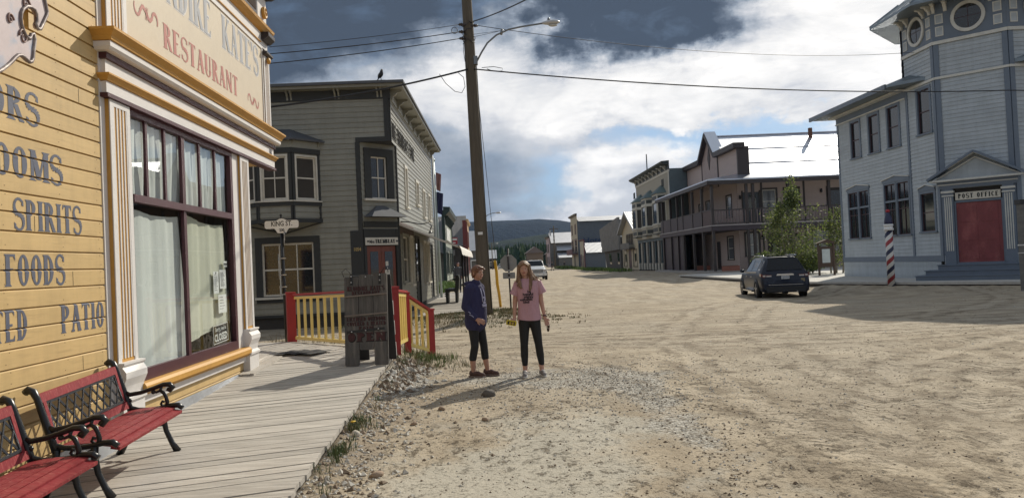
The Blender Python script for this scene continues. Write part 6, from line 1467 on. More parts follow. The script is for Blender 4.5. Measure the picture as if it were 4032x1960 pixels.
# ------------------------------------------------------------------ inn with the two-storey veranda
def build_inn():
    PK = mat('siding_mauve', (.43, .345, .315), .6, var=.06, vscale=.8, stretch=(1, 1, 5)); BR = mat('trim_dark_brown', (.035, .026, .026), .5); RF = mat('roof_bright_sheet', (.74, .76, .80), .36, .85, var=.07, vscale=.6, stretch=(2.5, .2, .2)); CR = MATS['sash_cream']; PL = mat('panel_plum', (.045, .032, .042), .55)
    root = thing('inn_building', 'mauve two-storey inn with dark veranda and shining ribbed metal roof, right of the road', 'building', (22, 68, .3), 0)
    DG = DGL(); xF, yS = 19.0, 63.9; wx, wy = 22.0, 66.2; zf, ze = 4.15, 7.85; Z0 = .32
    FW = FR((wx, 82.5, 0), (0, -1)); FSd = FR((wx, wy, 0), (1, 0)); LW = 82.5 - wy
    # walls behind the veranda
    hf = [(LW - 3.0, LW - 1.6, 5.0, 6.9), (LW - 6.5, LW - 5.4, Z0, 2.9), (LW - 9.5, LW - 8.2, 4.6, 6.9), (LW - 12, LW - 10.7, 5.0, 6.8), (LW - 3.2, LW - 1.6, 1.2, 3.2)]
    m = MB(FW); siding(m, 0, LW, Z0, 8.3, .22, hf); part(m, 'wall', PK, root)
    hs = [(.5, 1.9, 4.35, 7.0), (2.2, 3.4, 5.1, 7.15) , (4.2, 5.4, 5.1, 7.15), (8.0, 9.9, 4.25, 7.1), (-.0, 0, 0, 0), (.6, 1.7, 1.45, 3.4), (2.6, 3.4, Z0, 3.3), (6.5, 8.8, 1.4, 3.4)]
    m = MB(FSd); siding(m, 0, 14, Z0, 8.3, .22, hs); part(m, 'side_wall', PK, root)
    for k, (a, b, c, d) in enumerate(hf):
        if k == 1: f = MB(FW); f.box(a, b, .02, .08, c, d); part(f, 'door', BR, root)
        else: window(root, FW, a, b, c, d, BR, CR, 1, 2, .14, .06, .05, glass=mat('sky_glass', (.16, .17, .19), .10, spec=.9))
    for k in (1, 2, 5, 7): a, b, c, d = hs[k]; window(root, FSd, a, b, c, d, BR, CR, 1, 2, .16, .07, .05, glass=mat('sky_glass', (.16, .17, .19), .10, spec=.9))
    for k in (0, 3, 6):
        a, b, c, d = hs[k]; f = MB(FSd); f.box(a, b, .02, .08, c, d); dd = part(f, 'door', BR if k else mat('door_slate', (.05, .06, .075), .5), root); f = MB(FSd); f.box(a + .25, b - .25, .01, .02, c + 1.0, d - .25); part(f, 'pane', DG, dd)
        slab(root, 'door_frame', FSd, a - .14, a, -.04, .03, c, d + .14, BR); slab(root, 'door_frame', FSd, b, b + .14, -.04, .03, c, d + .14, BR)
    f = MB(); f.prism([(wx + .1, wy + .1), (36, wy + .1), (36, 82.4), (wx + .1, 82.4)], 'z', 0, 8.3); part(f, 'core_wall', MATS['interior_dark'], root)
    for x in (-1.6, 2.05, 5.8, 10.4): slab(root, 'wall_board', FSd, x, x + .18, -.03, .02, Z0, 8.2, BR) if x > 0 else None
    # false front: stepped gable with pointed centre
    zt = 11.0; f = MB(FR((wx, 82.3, 0), (0, -1))); L = 17.0
    pts = [(0, 8.0), (L, 8.0), (L, zt), (10.8, zt), (8.5, 13.0), (6.2, zt), (0, zt)]
    for (u_, v_) in ((0, 5.9), (11.1, L)): ff = MB(FR((wx, 82.3, 0), (0, -1))); siding(ff, u_, v_, 8.0, zt, .24); part(ff, 'false_front', PK, root)
    f.prism([(5.9, 8.0), (11.1, 8.0), (11.1, 11.0), (8.5, 13.2), (5.9, 11.0)], 'y', -.04, .3); part(f, 'false_front', mat('panel_mauve', (.34, .27, .255), .6), root)
    f = MB(FR((wx, 82.3, 0), (0, -1))); f.box(.02, L - .02, .05, .3, 8.0, zt); part(f, 'false_front_back', BR, root)
    f = MB(FR((wx, 82.3, 0), (0, -1))); f.prism([(8.05, 11.0), (8.5, 12.2), (8.95, 11.0), (8.5, 9.9)], 'y', -.09, -.04); part(f, 'diamond', BR, root)
    f = MB(FR((wx, 82.3, 0), (0, -1)))
    for (a, b) in (((-.2, zt), (5.75, zt)), ((11.25, zt), (L + .2, zt))): f.beam((a[0], .0, a[1]), (b[0], .0, b[1]), 1.0, .45)
    for s in (-1, 1): f.beam((8.5 + s * 2.75, 0, 10.85), (8.5 - s * .0, 0, 13.35), 1.0, .30)
    for x in (0, 5.9, 11.1, L - .2): f.box(x - .08, x + .12, -.08, -.03, 8.0, zt - .2)
    f.box(L - .25, L + .0, -.1, .9, 8.0, zt - .1)
    part(f, 'false_front_trim', BR, root)
    f = MB(FR((wx, 82.3, 0), (0, -1)))
    for s in (-1, 1): f.beam((8.5 + s * 2.7, .1, 11.12), (8.5, .1, 13.60), 1.1, .06)
    part(f, 'flashing', RF, root)
    # roof (ridge runs away from the street)
    f = MB(); yr = 74.2; f.prism([(wy - .9, 8.1), (yr, 13.2), (83.2, 8.1)], 'x', wx + .35, 40); part(f, 'roof', RF, root)
    f = MB()
    for z, t in ((0, .33), (0, .66)): y = (wy - .9) + (yr - wy + .9) * t; zz = 8.1 + 5.1 * t; f.beam((wx + .35, y, zz + .03), (40, y, zz + .03), .07, .02)
    f.beam((wx + .35, yr, 13.22), (40, yr, 13.22), .3, .08); part(f, 'roof_strip', mat('strip_grey', (.62, .62, .68), .4, metal=.8), root)
    f = MB(); f.box(31.6, 31.9, 73.0, 73.3, 12.4, 13.5); part(f, 'vent', mat('vent_rust', (.12, .05, .03), .7), root)
    # veranda roof (lean-to round the corner)
    f = MB(); e0, e1 = ze, 8.25
    a = [f.av(p) for p in ((xF - .35, yS - .35, e0), (xF - .35, 83.5, e0), (wx + .2, 83.5, e1 + .25), (wx + .2, wy - .2, e1 + .25), (40, wy - .2, e1 + .25), (40, yS - .35, e0))]
    b = [f.av((f.v[i].x, f.v[i].y, f.v[i].z + .14)) for i in a]
    f.af((b[0], b[3], b[2], b[1])); f.af((b[0], b[5], b[4], b[3])); f.af((a[0], a[1], a[2], a[3])); f.af((a[0], a[3], a[4], a[5])); f.af((a[0], b[0], b[1], a[1])); f.af((a[5], b[5], b[0], a[0]))
    part(f, 'veranda_roof', mat('roof_grey_blue', (.50, .53, .60), .30, metal=.8), root)
    f = MB(); f.box(xF - .38, xF - .2, yS - .2, 83.5, e0 - .30, e0 + .02); f.box(xF - .38, 40, yS - .38, yS - .2, e0 - .30, e0 + .02); part(f, 'eave_beam', BR, root)
    # balcony floor, rails, posts
    f = MB(); f.prism([(xF - .1, yS - .1), (40, yS - .1), (40, wy), (wx, wy), (wx, 83), (xF - .1, 83)], 'z', zf - .45, zf - .06); part(f, 'balcony_beam', PL, root)
    f = MB(); f.prism([(xF - .16, yS - .16), (40, yS - .16), (40, wy), (wx, wy), (wx, 83), (xF - .16, 83)], 'z', zf - .06, zf + .02); part(f, 'balcony_floor', mat('edge_pale', (.36, .33, .33), .6), root)
    FV = FR((xF, 83, 0), (0, -1)); FY = FR((xF, yS, 0), (1, 0)); LV = 83 - yS
    posts = [(xF, yS + o) for o in (0, 3.0, 6.1, 9.6, 11.8, 14.6, 18.0)]
    for (x, y) in posts:
        for z0, z1 in ((Z0 - .1, zf - .45), (zf, ze - .3)): f = MB(); f.box(x, x + .22, y, y + .22, z0, z1); part(f, 'post', BR, root)
    for x in (2.95, 3.5, 6.5, 10.0, 13.2):
        for z0, z1 in ((Z0 - .1, zf - .45), (zf, ze - .3)): f = MB(FY); f.box(x, x + .22, 0, .22, z0, z1); part(f, 'post', BR, root)
    f = MB(FY); f.box(0, 14, .04, .14, zf + 1.22, zf + 1.32); f.box(0, 14, .04, .14, zf + .10, zf + .18); part(f, 'rail', BR, root)
    f = MB(FY)
    for k in range(56): f.box(.1 + k * .25, .1 + k * .25 + .09, .06, .12, zf + .18, zf + 1.22)
    part(f, 'balusters', mat('baluster_grey', (.16, .12, .12), .6), root, kind=None)
    f = MB(FV); f.box(0, LV - 3.2, .05, .10, zf + .05, zf + 1.30); part(f, 'rail_panel', PL, root); f = MB(FV); f.box(0, LV, .02, .14, zf + 1.30, zf + 1.38); part(f, 'rail', BR, root)
    f = MB(FV)
    for k in range(12): f.box(LV - 3.1 + k * .26, LV - 3.0 + k * .26, .05, .10, zf + .05, zf + 1.3)
    part(f, 'balusters', MATS['baluster_grey'], root)
    f = MB(FV); f.box(0, 8.6, .15, .3, Z0, zf - .45); part(f, 'closed_screen', PL, root)
    f = MB(FY); f.box(3.7, 6.4, .3, .4, Z0 + .4, Z0 + 1.15); part(f, 'lower_rail', BR, root)
    # deck
    f = MB(); f.prism([(xF - .8, yS - 1.2), (34, yS - 1.2), (34, wy), (wx, wy), (wx, 83), (xF - .8, 83)], 'z', .0, Z0 - .02); part(f, 'deck', mat('deck_grey', (.30, .28, .26), .8, stretch=(1, 6, 1)), root)
    for (x, y) in ((20.2, 63.3), (22.6, 63.3), (20.0, 71.0)): 
        pl = thing('planter_box', {20.2: 'terracotta planter box left of the navy car on the inn deck', 22.6: 'terracotta planter box just behind the navy car on the inn deck', 20.0: 'reddish steps box at the far screened end of the inn veranda'}[x], 'planter', (x, y, .3), 0, 'planter boxes on the inn deck'); f = MB(); f.box(x - .7, x + .7, y - .2, y + .2, .3, .72); part(f, 'box', mat('terracotta', (.25, .10, .07), .8), pl); f = MB(); f.box(x - .6, x + .6, y - .12, y + .12, .72, .76); part(f, 'soil', MATS['joist_dark'], pl)
    for x, z in ((2.0, 3.05), (5.0, 3.1), (.2, 6.6), (7.4, 6.9)): f = MB(FSd); f.lathe([(.05, 0), (.11, .1), (.09, .3), (.03, .36)], (x, -.12, z - .2), 8); part(f, 'wall_lamp', MATS['pole_black'], root)
build_inn()

# ------------------------------------------------------------------ Victorian block with bays
def build_victorian():
    SGV = mat('siding_tan_grey', (.33, .305, .245), .6, var=.07, stretch=(1, 1, 5)); TRM = mat('trim_pale_stone', (.52, .50, .44), .55); DKV = mat('trim_black_green', (.022, .030, .030), .5); CU = mat('copper_roof_green', (.10, .145, .145), .5, metal=.3); TEAL = mat('shopfront_teal', (.035, .075, .10), .5)
    root = thing('bay_window_block', 'tan-grey Victorian building with three roofed bay windows and heavy cornice, beyond the inn', 'building', (22, 91, .2), 0)
    F = FR((20, 100.5, 0), (0, -1)); L = 18.3
    m = MB(F); siding(m, 0, L, 8.2, 11.0, .25); siding(m, 0, L, 3.9, 8.2, .25); part(m, 'wall', SGV, root)
    S_ = FR((20, 82.2, 0), (1, 0)); m = MB(S_); siding(m, 0, 14, .2, 11.1, .42); part(m, 'side_wall', mat('shingle_teal_grey', (.105, .135, .145), .7), root)
    f = MB(); f.box(20.1, 34, 82.3, 100.4, 0, 11.0); part(f, 'core_wall', MATS['interior_dark'], root); f = MB(); f.box(20, 34, 82.2, 100.5, 11.1, 11.2); part(f, 'roof', CU, root)
    slab(root, 'frieze', F, -.1, L + .1, -.06, .05, 10.85, 11.1, TRM); slab(root, 'frieze', F, -.1, L + .1, -.1, .05, 11.1, 11.6, DKV)
    f = MB(F); moulding(f, -.4, L + .3, [(0, 11.6), (.4, 11.62), (.8, 11.8), (.85, 11.98), (0, 12.05)]); part(f, 'cornice', DKV, root)
    for k in range(9): bracket(root, F, .8 + 2.05 * k, 11.6, .25, .65, .5, TRM)
    slab(root, 'corner_board', F, L - .3, L, -.05, .02, .2, 10.85, TRM)
    slab(root, 'belt', F, 0, L, -.35, .02, 3.95, 4.35, SGV)
    for bx in (2.6, 8.4, 14.6):
        o = .9; hw = 2.0; plan = [(bx - hw, 0), (bx - hw + .8, -o), (bx + hw - .8, -o), (bx + hw, 0)]
        for i in range(3):
            (xa, ya), (xb, yb) = plan[i], plan[i + 1]; p = F @ Vector((xa, ya, 0)); q = F @ Vector((xb, yb, 0)); Fs = FR((p.x, p.y, 0), (q.x - p.x, q.y - p.y)); W_ = (q - p).length
            slab(root, 'bay_skirt', Fs, 0, W_, 0, .05, 4.3, 5.35, SGV); slab(root, 'bay_head', Fs, 0, W_, 0, .05, 7.85, 8.75, TRM)
            for zz in (4.55, 8.1): f = MB(Fs); n = 2 if i == 1 else 1; [f.box(.12 + (W_ - .24) * k / n + .04, .12 + (W_ - .24) * (k + 1) / n - .04, -.04, -.001, zz, zz + .42) for k in range(n)]; part(f, 'bay_panel', DKV, root)
            slab(root, 'bay_line', Fs, -.03, W_ + .03, -.09, .02, 5.30, 5.42, TRM); slab(root, 'bay_line', Fs, -.03, W_ + .03, -.09, .02, 7.78, 7.88, TRM); slab(root, 'bay_line', Fs, -.03, W_ + .03, -.07, .02, 4.25, 4.36, DKV)
            window(root, Fs, .16, W_ - .16, 5.45, 7.75, TRM, DKV, 1, 2, .14, .06, .03, sill=False)
        f = MB(F); f.prism([(x, y + .06) for x, y in plan], 'z', 4.3, 8.7); part(f, 'bay_core', MATS['interior_dark'], root)
        f = MB(F); e = [f.av((bx + (x - bx) * 1.16, y * 1.25, 8.75)) for x, y in plan]; t = [f.av((bx - .7, -.05, 9.75)), f.av((bx + .7, -.05, 9.75))]; f.af(e[::-1]); f.af((e[0], e[1], t[0])); f.af((e[1], e[2], t[1], t[0])); f.af((e[2], e[3], t[1])); part(f, 'bay_roof', CU, root)
    # iron cresting bits
    for x in (16.9, .7):
        f = MB(F)
        for k in range(5): f.beam((x - .5 + .25 * k, -.4, 9.4), (x - .5 + .25 * k, -.4, 10.2), .04)
        f.beam((x - .6, -.4, 9.6), (x + .6, -.4, 9.6), .04); f.beam((x - .6, -.4, 9.95), (x + .6, -.4, 9.95), .04); part(f, 'cresting', DKV, root)
    # shop front: columns with glass between
    f = MB(F); f.box(0, L, .25, .30, .2, 3.95); part(f, 'shop_glass', mat('teal_glass', (.04, .065, .08), .08, spec=.8), root)
    for k in range(12):
        x = .2 + k * (L - .5) / 11; f = MB(F); f.box(x, x + .28, -.05, .25, 1.0, 3.6); part(f, 'column', TRM if k % 2 else TEAL, root); f = MB(F); f.box(x - .05, x + .33, -.1, .25, .2, 1.0); part(f, 'plinth', TRM, root)
    slab(root, 'shop_band', F, 0, L, -.08, .24, 3.6, 3.95, TEAL); slab(root, 'stall_riser', F, .0, L, .05, .25, .2, .9, DKV)
    f = MB(); f.tube([(20.5, 95.4, 11.9), (20.5, 95.4, 14.6)], .07, 6); part(f, 'mast', MATS['pole_black'], root)
build_victorian()

# ------------------------------------------------------------------ the rest of the right row
def build_right_far():
    CRW = mat('wall_cream', (.42, .36, .25), .65, var=.06); BRN = mat('trim_dark_brown', (.03, .03, .03)); CR = MATS['sash_cream']; SM = MATS['sheet_bright']; DG = DGL()
    # small cream gabled shop
    root = thing('gabled_shop', 'narrow cream shop with small balcony and steep gable', 'building', (22, 107, 0), 0)
    F = FR((20, 112.5, 0), (0, -1)); L = 11.8
    hol = [(3.6, 4.4, 3.7, 5.0), (4.9, 5.7, 3.7, 5.0), (6.2, 7.0, 3.7, 5.0), (7.5, 8.3, 3.7, 5.0), (1.0, 3.4, .6, 2.8), (8.2, 10.6, .6, 2.8), (4.8, 6.8, .1, 2.9)]
    m = MB(F); siding(m, 0, L, .1, 7.6, .25, hol, lim=lambda z: (0, L) if z < 5.4 else ((z - 5.4) / 2.3 * 5.9, L - (z - 5.4) / 2.3 * 5.9)); part(m, 'wall', CRW, root)
    for k, (a, b, c, d) in enumerate(hol):
        if k < 4: window(root, F, a, b, c, d, BRN, CRW, 1, 2, .1, .06, .05)
        elif k < 6: window(root, F, a, b, c, d, BRN, CRW, 1, 1, .12, .5, .05)
        else: f = MB(F); f.box(a, b, .02, .08, c, d); part(f, 'door', mat('door_maroon', (.06, .02, .025), .5), root)
    f = MB(F); f.prism([(-.5, 5.1), (5.9, 7.95), (12.3, 5.1), (12.3, 5.35), (5.9, 8.2), (-.5, 5.35)], 'y', -.7, 12); part(f, 'roof', SM, root)
    f = MB(F); f.box(2.6, 9.4, -.8, -.03, 2.95, 3.1); part(f, 'balcony_floor', BRN, root); f = MB(F); f.box(2.6, 9.4, -.8, -.74, 3.1, 3.8); part(f, 'balcony_panel', MATS['old_grey_boards'], root)
    f = MB(); f.box(20.1, 30, 100.8, 112.4, 0, 5.2); part(f, 'core_wall', MATS['interior_dark'], root)
    # leaning grey building
    root = thing('leaning_shack', 'dark weathered board building leaning over to the left', 'building', (22, 122, 0), 0)
    OB = mat('weathered_dark', (.085, .080, .072), .9, var=.25, vscale=.8, stretch=(1, 3, .6))
    def lean(p): return (p[0], p[1] + .62 * p[2] * max(0, min(1.1, (p[1] - 115) / 15)), p[2])
    f = MB()
    def lb(x0, x1, y0, y1, z0, z1):
        P = [lean(p) for p in ((x0, y0, z0), (x1, y0, z0), (x1, y1, z0), (x0, y1, z0), (x0, y0, z1), (x1, y0, z1), (x1, y1, z1), (x0, y1, z1))]; i = [f.av(p) for p in P]
        for a, b, c, d in ((0, 3, 2, 1), (4, 5, 6, 7), (0, 1, 5, 4), (1, 2, 6, 5), (2, 3, 7, 6), (3, 0, 4, 7)): f.af((i[a], i[b], i[c], i[d]))
    lb(20.3, 32, 116, 130, 0, 3.3); part(f, 'lower_wall', OB, root)
    f = MB(); k = 0
    while k < 50: lb(20.0 - .02 * (k % 2), 20.32, 115.6 + k * .3, 115.6 + k * .3 + .27, 3.1 - .004 * k, 8.0 - .022 * k); k += 1
    part(f, 'false_front', mat('weathered_boards', (.19, .185, .175), .9, var=.25, vscale=1), root)
    f = MB(); lb(20.4, 32, 115.7, 130.3, 3.3, 5.0); part(f, 'roof', OB, root); f = MB(); lb(20.28, 20.3, 117, 118.6, .9, 2.6); lb(20.28, 20.3, 124, 126, .9, 2.6); part(f, 'window', DG, root)
    # white metal clad building showing behind the leaning one
    root = thing('metal_clad_building', 'bright white metal-clad building between the leaning building and the cream gabled shop', 'building', (26, 134, 0), 0)
    m = MB(FR((21.6, 133, 0), (1, 0))); siding(m, 0, 9, 0, 6.9, .5); part(m, 'wall', mat('cladding_white', (.75, .74, .70), .35, metal=.3), root); f = MB(); f.box(21.7, 30.6, 133.1, 140, 0, 6.9); part(f, 'core_wall', mat('cladding_white', (.7, .7, .7)), root); f = MB(); f.box(21.4, 30.8, 132.8, 140, 6.9, 7.1); part(f, 'roof', SM, root)
    # long grey hall with low shop in front
    root = thing('long_hall', 'long plain grey hall with narrow cream false front farther down the right side', 'building', (26, 170, 0), 0)
    m = MB(FR((20, 167.2, 0), (1, 0))); siding(m, 0, 22, 0, 10.3, .6); part(m, 'side_wall', mat('wall_slate_blue', (.10, .12, .145), .7), root)
    f = MB(); f.box(20.2, 41.8, 167.4, 179, 0, 10.2); part(f, 'core_wall', MATS['interior_dark'], root)
    f = MB(); f.prism([(166.6, 10.2), (173.3, 11.5), (180, 10.2)], 'x', 20.3, 42.3); part(f, 'roof', SM, root)
    F = FR((20, 180, 0), (0, -1)); hl = [(2, 3.4, 7.6, 9.6), (8.5, 9.9, 7.6, 9.6), (1.5, 4, 3.6, 6.3), (7.5, 10.5, 3.6, 6.3), (4.5, 7.0, .2, 2.9)]
    m = MB(F); siding(m, 0, 12.6, 0, 11.5, .35, hl); part(m, 'wall', CRW, root)
    for (a, b, c, d) in hl[:4]: window(root, F, a, b, c, d, mat('trim_wine', (.10, .03, .04), .6), CR, 1, 2, .2, .1, .08)
    f = MB(F); f.box(4.5, 7, .05, .1, .2, 2.9); part(f, 'door', BRN, root)
    f = MB(F); moulding(f, -.3, 12.9, [(0, 11.5), (.3, 11.55), (.6, 11.9), (0, 12.0)]); part(f, 'cornice', BRN, root)
    f = MB(F); f.box(.5, 12, -1.3, 0, 3.0, 3.2); f.box(.5, 12, -1.3, -1.2, 3.2, 4.2); part(f, 'balcony', mat('trim_wine', (.1, .03, .04)), root)
    f = MB(FR((20, 167.15, 0), (1, 0))); font_mb(f, 'Hotel', 1.5, 3.4, 5.5, .05, .04, 1.3); part(f, 'lettering', mat('faded_blue', (.03, .05, .11), .7), root)
    root = thing('low_shop', 'low grey shop with cream square false front before the long grey hall', 'building', (22, 158, 0), 0)
    F = FR((20, 164, 0), (0, -1)); hl = [(1, 2.6, .5, 2.7), (4, 5.4, .2, 2.7)]; m = MB(F); siding(m, 0, 7.2, 0, 5.7, .35, hl); part(m, 'wall', CRW, root)
    window(root, F, 1, 2.6, .5, 2.7, MATS['trim_wine'], CR, 2, 2, .2, .1, .08); f = MB(F); f.box(4, 5.4, .05, .1, .2, 2.7); part(f, 'door', MATS['trim_wine'], root); slab(root, 'corner_board', F, 6.9, 7.3, -.1, .1, 0, 5.8, MATS['trim_wine']); f = MB(F); moulding(f, -.2, 7.4, [(0, 5.7), (.25, 5.8), (.3, 6.0), (0, 6.0)]); part(f, 'cornice', MATS['trim_wine'], root)
    m = MB(FR((20.1, 157, 0), (1, 0))); siding(m, 0, 12, 0, 3.3, .4); part(m, 'side_wall', mat('wall_slate_blue', (.10, .12, .14)), root); f = MB(); f.box(20.2, 32, 157.2, 163.8, 0, 3.2); part(f, 'core_wall', MATS['interior_dark'], root)
    f = MB(); f.prism([(156.4, 3.2), (160.4, 5.3), (164.4, 3.2)], 'x', 20.3, 32.4); part(f, 'roof', SM, root)
    # farthest: bright roofed store with pink-white front
    root = thing('far_store', 'far store with shining stepped metal roofs and pinkish two-storey front', 'building', (26, 248, 0), 0)
    F = FR((20, 256, 0), (0, -1)); hl = [(2, 4, 4.6, 7.0), (8, 10, 4.6, 7.0), (2, 4, 1, 3), (8, 10, 1, 3)]; m = MB(F); siding(m, 0, 13.8, 0, 9.2, .5, hl); part(m, 'wall', mat('front_pink', (.40, .30, .30), .7), root)
    for (a, b, c, d) in hl: window(root, F, a, b, c, d, BRN, CR, 1, 2, .3, .15, .1)
    f = MB(F); moulding(f, -.3, 14, [(0, 9.2), (.4, 9.3), (.6, 9.7), (0, 9.8)]); part(f, 'cornice', BRN, root)
    m = MB(FR((20, 242.2, 0), (1, 0))); siding(m, 0, 26, 0, 7.6, .7); part(m, 'side_wall', MATS['old_grey_boards'], root); f = MB(); f.box(20.2, 45.8, 242.4, 255.8, 0, 7.5); part(f, 'core_wall', MATS['interior_dark'], root)
    f = MB(); f.prism([(241.4, 7.5), (249, 11.0), (256.4, 7.5)], 'x', 20.4, 46.5); part(f, 'roof', SM, root); f = MB(); f.prism([(238.5, 5.0), (242.1, 6.6), (242.1, 5.0)], 'x', 22, 46.5); part(f, 'lean_to_roof', SM, root)
    f = MB(); f.prism([(234.5, 2.8), (239.5, 4.4), (239.5, 2.8)], 'x', 22, 46.5); part(f, 'lean_to_roof', SM, root); m = MB(FR((22, 235, 0), (1, 0))); siding(m, 0, 24, 0, 2.8, .5); part(m, 'lean_to_wall', MATS['old_grey_boards'], root); f = MB(); f.box(20.1, 20.5, 242, 242.4, 9.8, 11.5); part(f, 'chimney', MATS['sheet_bright'], root)
    # brownish houses in front of the forest
    for (x, y, w, h, lab) in ((15.5, 300, 6.5, 5.5, 'brown and cream house half hidden by shrubs before the dark forest'), (25, 326, 7, 5, 'low brown house farthest down the street at the right, before the forest')):
        root = thing('distant_house', lab, 'house', (x, y, 0), 0, 'small houses far down the street'); Fh = FR((x, y, 0), (1, 0)); m = MB(Fh); siding(m, 0, w, 0, h, .5, [(1, 2, 1.2, 2.6), (w - 2, w - 1, 1.2, 2.6)]); part(m, 'wall', mat('house_brown', (.20, .15, .11), .8), root)
        for a in (1, w - 2): window(root, Fh, a, a + 1, 1.2, 2.6, CR, CR, 1, 2, .15, .1, .08)
        f = MB(Fh); f.box(0.05, w - .05, .2, 8, 0, h - .1); part(f, 'core_wall', MATS['interior_dark'], root); f = MB(Fh); f.prism([(-.5, h - .2), (w / 2, h + 2.4), (w + .5, h - .2)], 'y', -.6, 8.5); part(f, 'roof', mat('roof_brown_old', (.16, .13, .12), .8), root)
build_right_far()

# ------------------------------------------------------------------ trees
def tree(name, label, x, y, z, h, cw, seed, group, nleaf=2600, ls=.10, cols=None):
    rg = random.Random(seed); r = thing(name, label, 'tree', (x, y, z), 0, group)
    bk = mat('aspen_bark', (.20, .18, .15), .85, var=.3, vscale=6); f = MB(); tips = []
    for s in range(3):
        bx, by = rg.gauss(0, .25), rg.gauss(0, .25); tx, ty = bx + rg.gauss(0, .35), by + rg.gauss(0, .3); hh = h * rg.uniform(.80, .98) if s else h
        pts = [Vector((x + bx + (tx - bx) * t + .08 * math.sin(t * 6 + s), y + by + (ty - by) * t, z - .1 + hh * t)) for t in [k / 7 for k in range(8)]]
        f.tube(pts, [.055 * (1 - t / 7.5) + .008 for t in range(8)], 7)
        for k in range(26):
            t = rg.uniform(.12, .93); p = pts[int(t * 7)].lerp(pts[min(7, int(t * 7) + 1)], t * 7 % 1); a = rg.random() * 6.28; prof = math.sin(min(1, t * 1.15 + .12) * math.pi) ** .7; l = cw * prof * rg.uniform(.5, 1.05)
            q = p + Vector((math.cos(a) * l, math.sin(a) * l, l * rg.uniform(.25, .8))); f.tube([p, p.lerp(q, .5) + Vector((0, 0, -.04)), q], [.018, .012, .004], 5); tips.append((p, q))
    part(f, 'trunk', bk, r)
    f = MB(); lv = [leaf_mat('leaf_green', (.085, .105, .04)), leaf_mat('leaf_dark', (.045, .062, .026)), leaf_mat('leaf_yellow_green', (.17, .185, .08))]
    for i in range(nleaf):
        p, q = rg.choice(tips); t = rg.random() ** .6; c = p.lerp(q, t) + Vector((rg.gauss(0, .20), rg.gauss(0, .20), rg.gauss(0, .18))); f.mi = rg.choice((0, 0, 1, 1, 2))
        u = Vector((rg.gauss(0, 1), rg.gauss(0, 1), rg.gauss(0, 1))).normalized(); w = u.cross(Vector((rg.gauss(0, 1), rg.gauss(0, 1), rg.gauss(0, 1)))).normalized(); s = ls * rg.uniform(.5, 1.2)
        f.poly([c - u * s, c + w * s * .55, c + u * s, c - w * s * .55])
    part(f, 'crown', lv, r); return r
tree('aspen_tree', 'taller leafy young tree in front of the inn veranda, left of the post office', 19.0, 47.5, .2, 6.6, 2.15, 1, 'young trees between inn and post office', 6400, .08)
tree('aspen_tree', 'shorter young tree hard against the corner of the post office', 21.9, 48.2, .2, 4.6, .9, 2, 'young trees between inn and post office', 2200, .075)
def shrubs():
    for i, (x, y, h, w, s, lab) in enumerate(((20.2, 48.9, 1.9, 1.4, 3, 'dark leafy shrub low at the foot of the taller young tree'), (18.3, 49.2, 1.6, 1.3, 4, 'bushy shrub just right of the parked car behind its roof'), (21.6, 50.5, 1.7, 1.1, 5, 'shrub behind the notice board beside the post office'))):
        rg = random.Random(s); r = thing('shrub', lab, 'shrub', (x, y, .2), 0, 'shrubs beside the post office'); f = MB(); lv = [MATS['leaf_green'], MATS['leaf_dark']]; st = MB()
        for k in range(9): a = rg.random() * 6.28; q = (x + math.cos(a) * w * .6, y + math.sin(a) * w * .6, .2 + h * rg.uniform(.5, .95)); st.tube([(x, y, .15), (x + math.cos(a) * .2, y + math.sin(a) * .2, .8), q], [.025, .018, .006], 5)
        part(st, 'stem', MATS['aspen_bark'], r)
        for k in range(2400):
            u = Vector((rg.gauss(0, 1), rg.gauss(0, 1), rg.gauss(0, 1))).normalized() * rg.random() ** .4; c = Vector((x + u.x * w, y + u.y * w, .25 + h * .5 + u.z * h * .5)); f.mi = rg.choice((0, 1, 1))
            a = Vector((rg.gauss(0, 1), rg.gauss(0, 1), rg.gauss(0, 1))).normalized(); b = a.cross(u + Vector((.1, .2, .3))).normalized(); sz = .08 * rg.uniform(.5, 1.2); f.poly([c - a * sz, c + b * sz * .6, c + a * sz, c - b * sz * .6])
        part(f, 'crown', lv, r)
shrubs()
def board():
    r = thing('notice_board', 'small roofed wooden notice board with white poster among the shrubs', 'notice board', (19.95, 44.6, .2), 0); W_ = mat('old_brown_wood', (.07, .045, .035), .8); x, y = 19.95, 44.6
    f = MB(); f.box(x - .5, x - .4, y, y + .1, .1, 2.1); f.box(x + .4, x + .5, y, y + .1, .1, 2.1); part(f, 'post', W_, r); f = MB(); f.box(x - .4, x + .4, y + .03, y + .07, .7, 1.9); part(f, 'panel', W_, r)
    f = MB(); f.box(x - .25, x + .22, y + .015, y + .03, .95, 1.75); part(f, 'poster', mat('poster_pale', (.45, .50, .52), .6), r); f = MB(); f.prism([(x - .62, 2.1), (x + .62, 2.1), (x, 2.32)], 'y', y - .12, y + .2); part(f, 'roof', W_, r)
board()
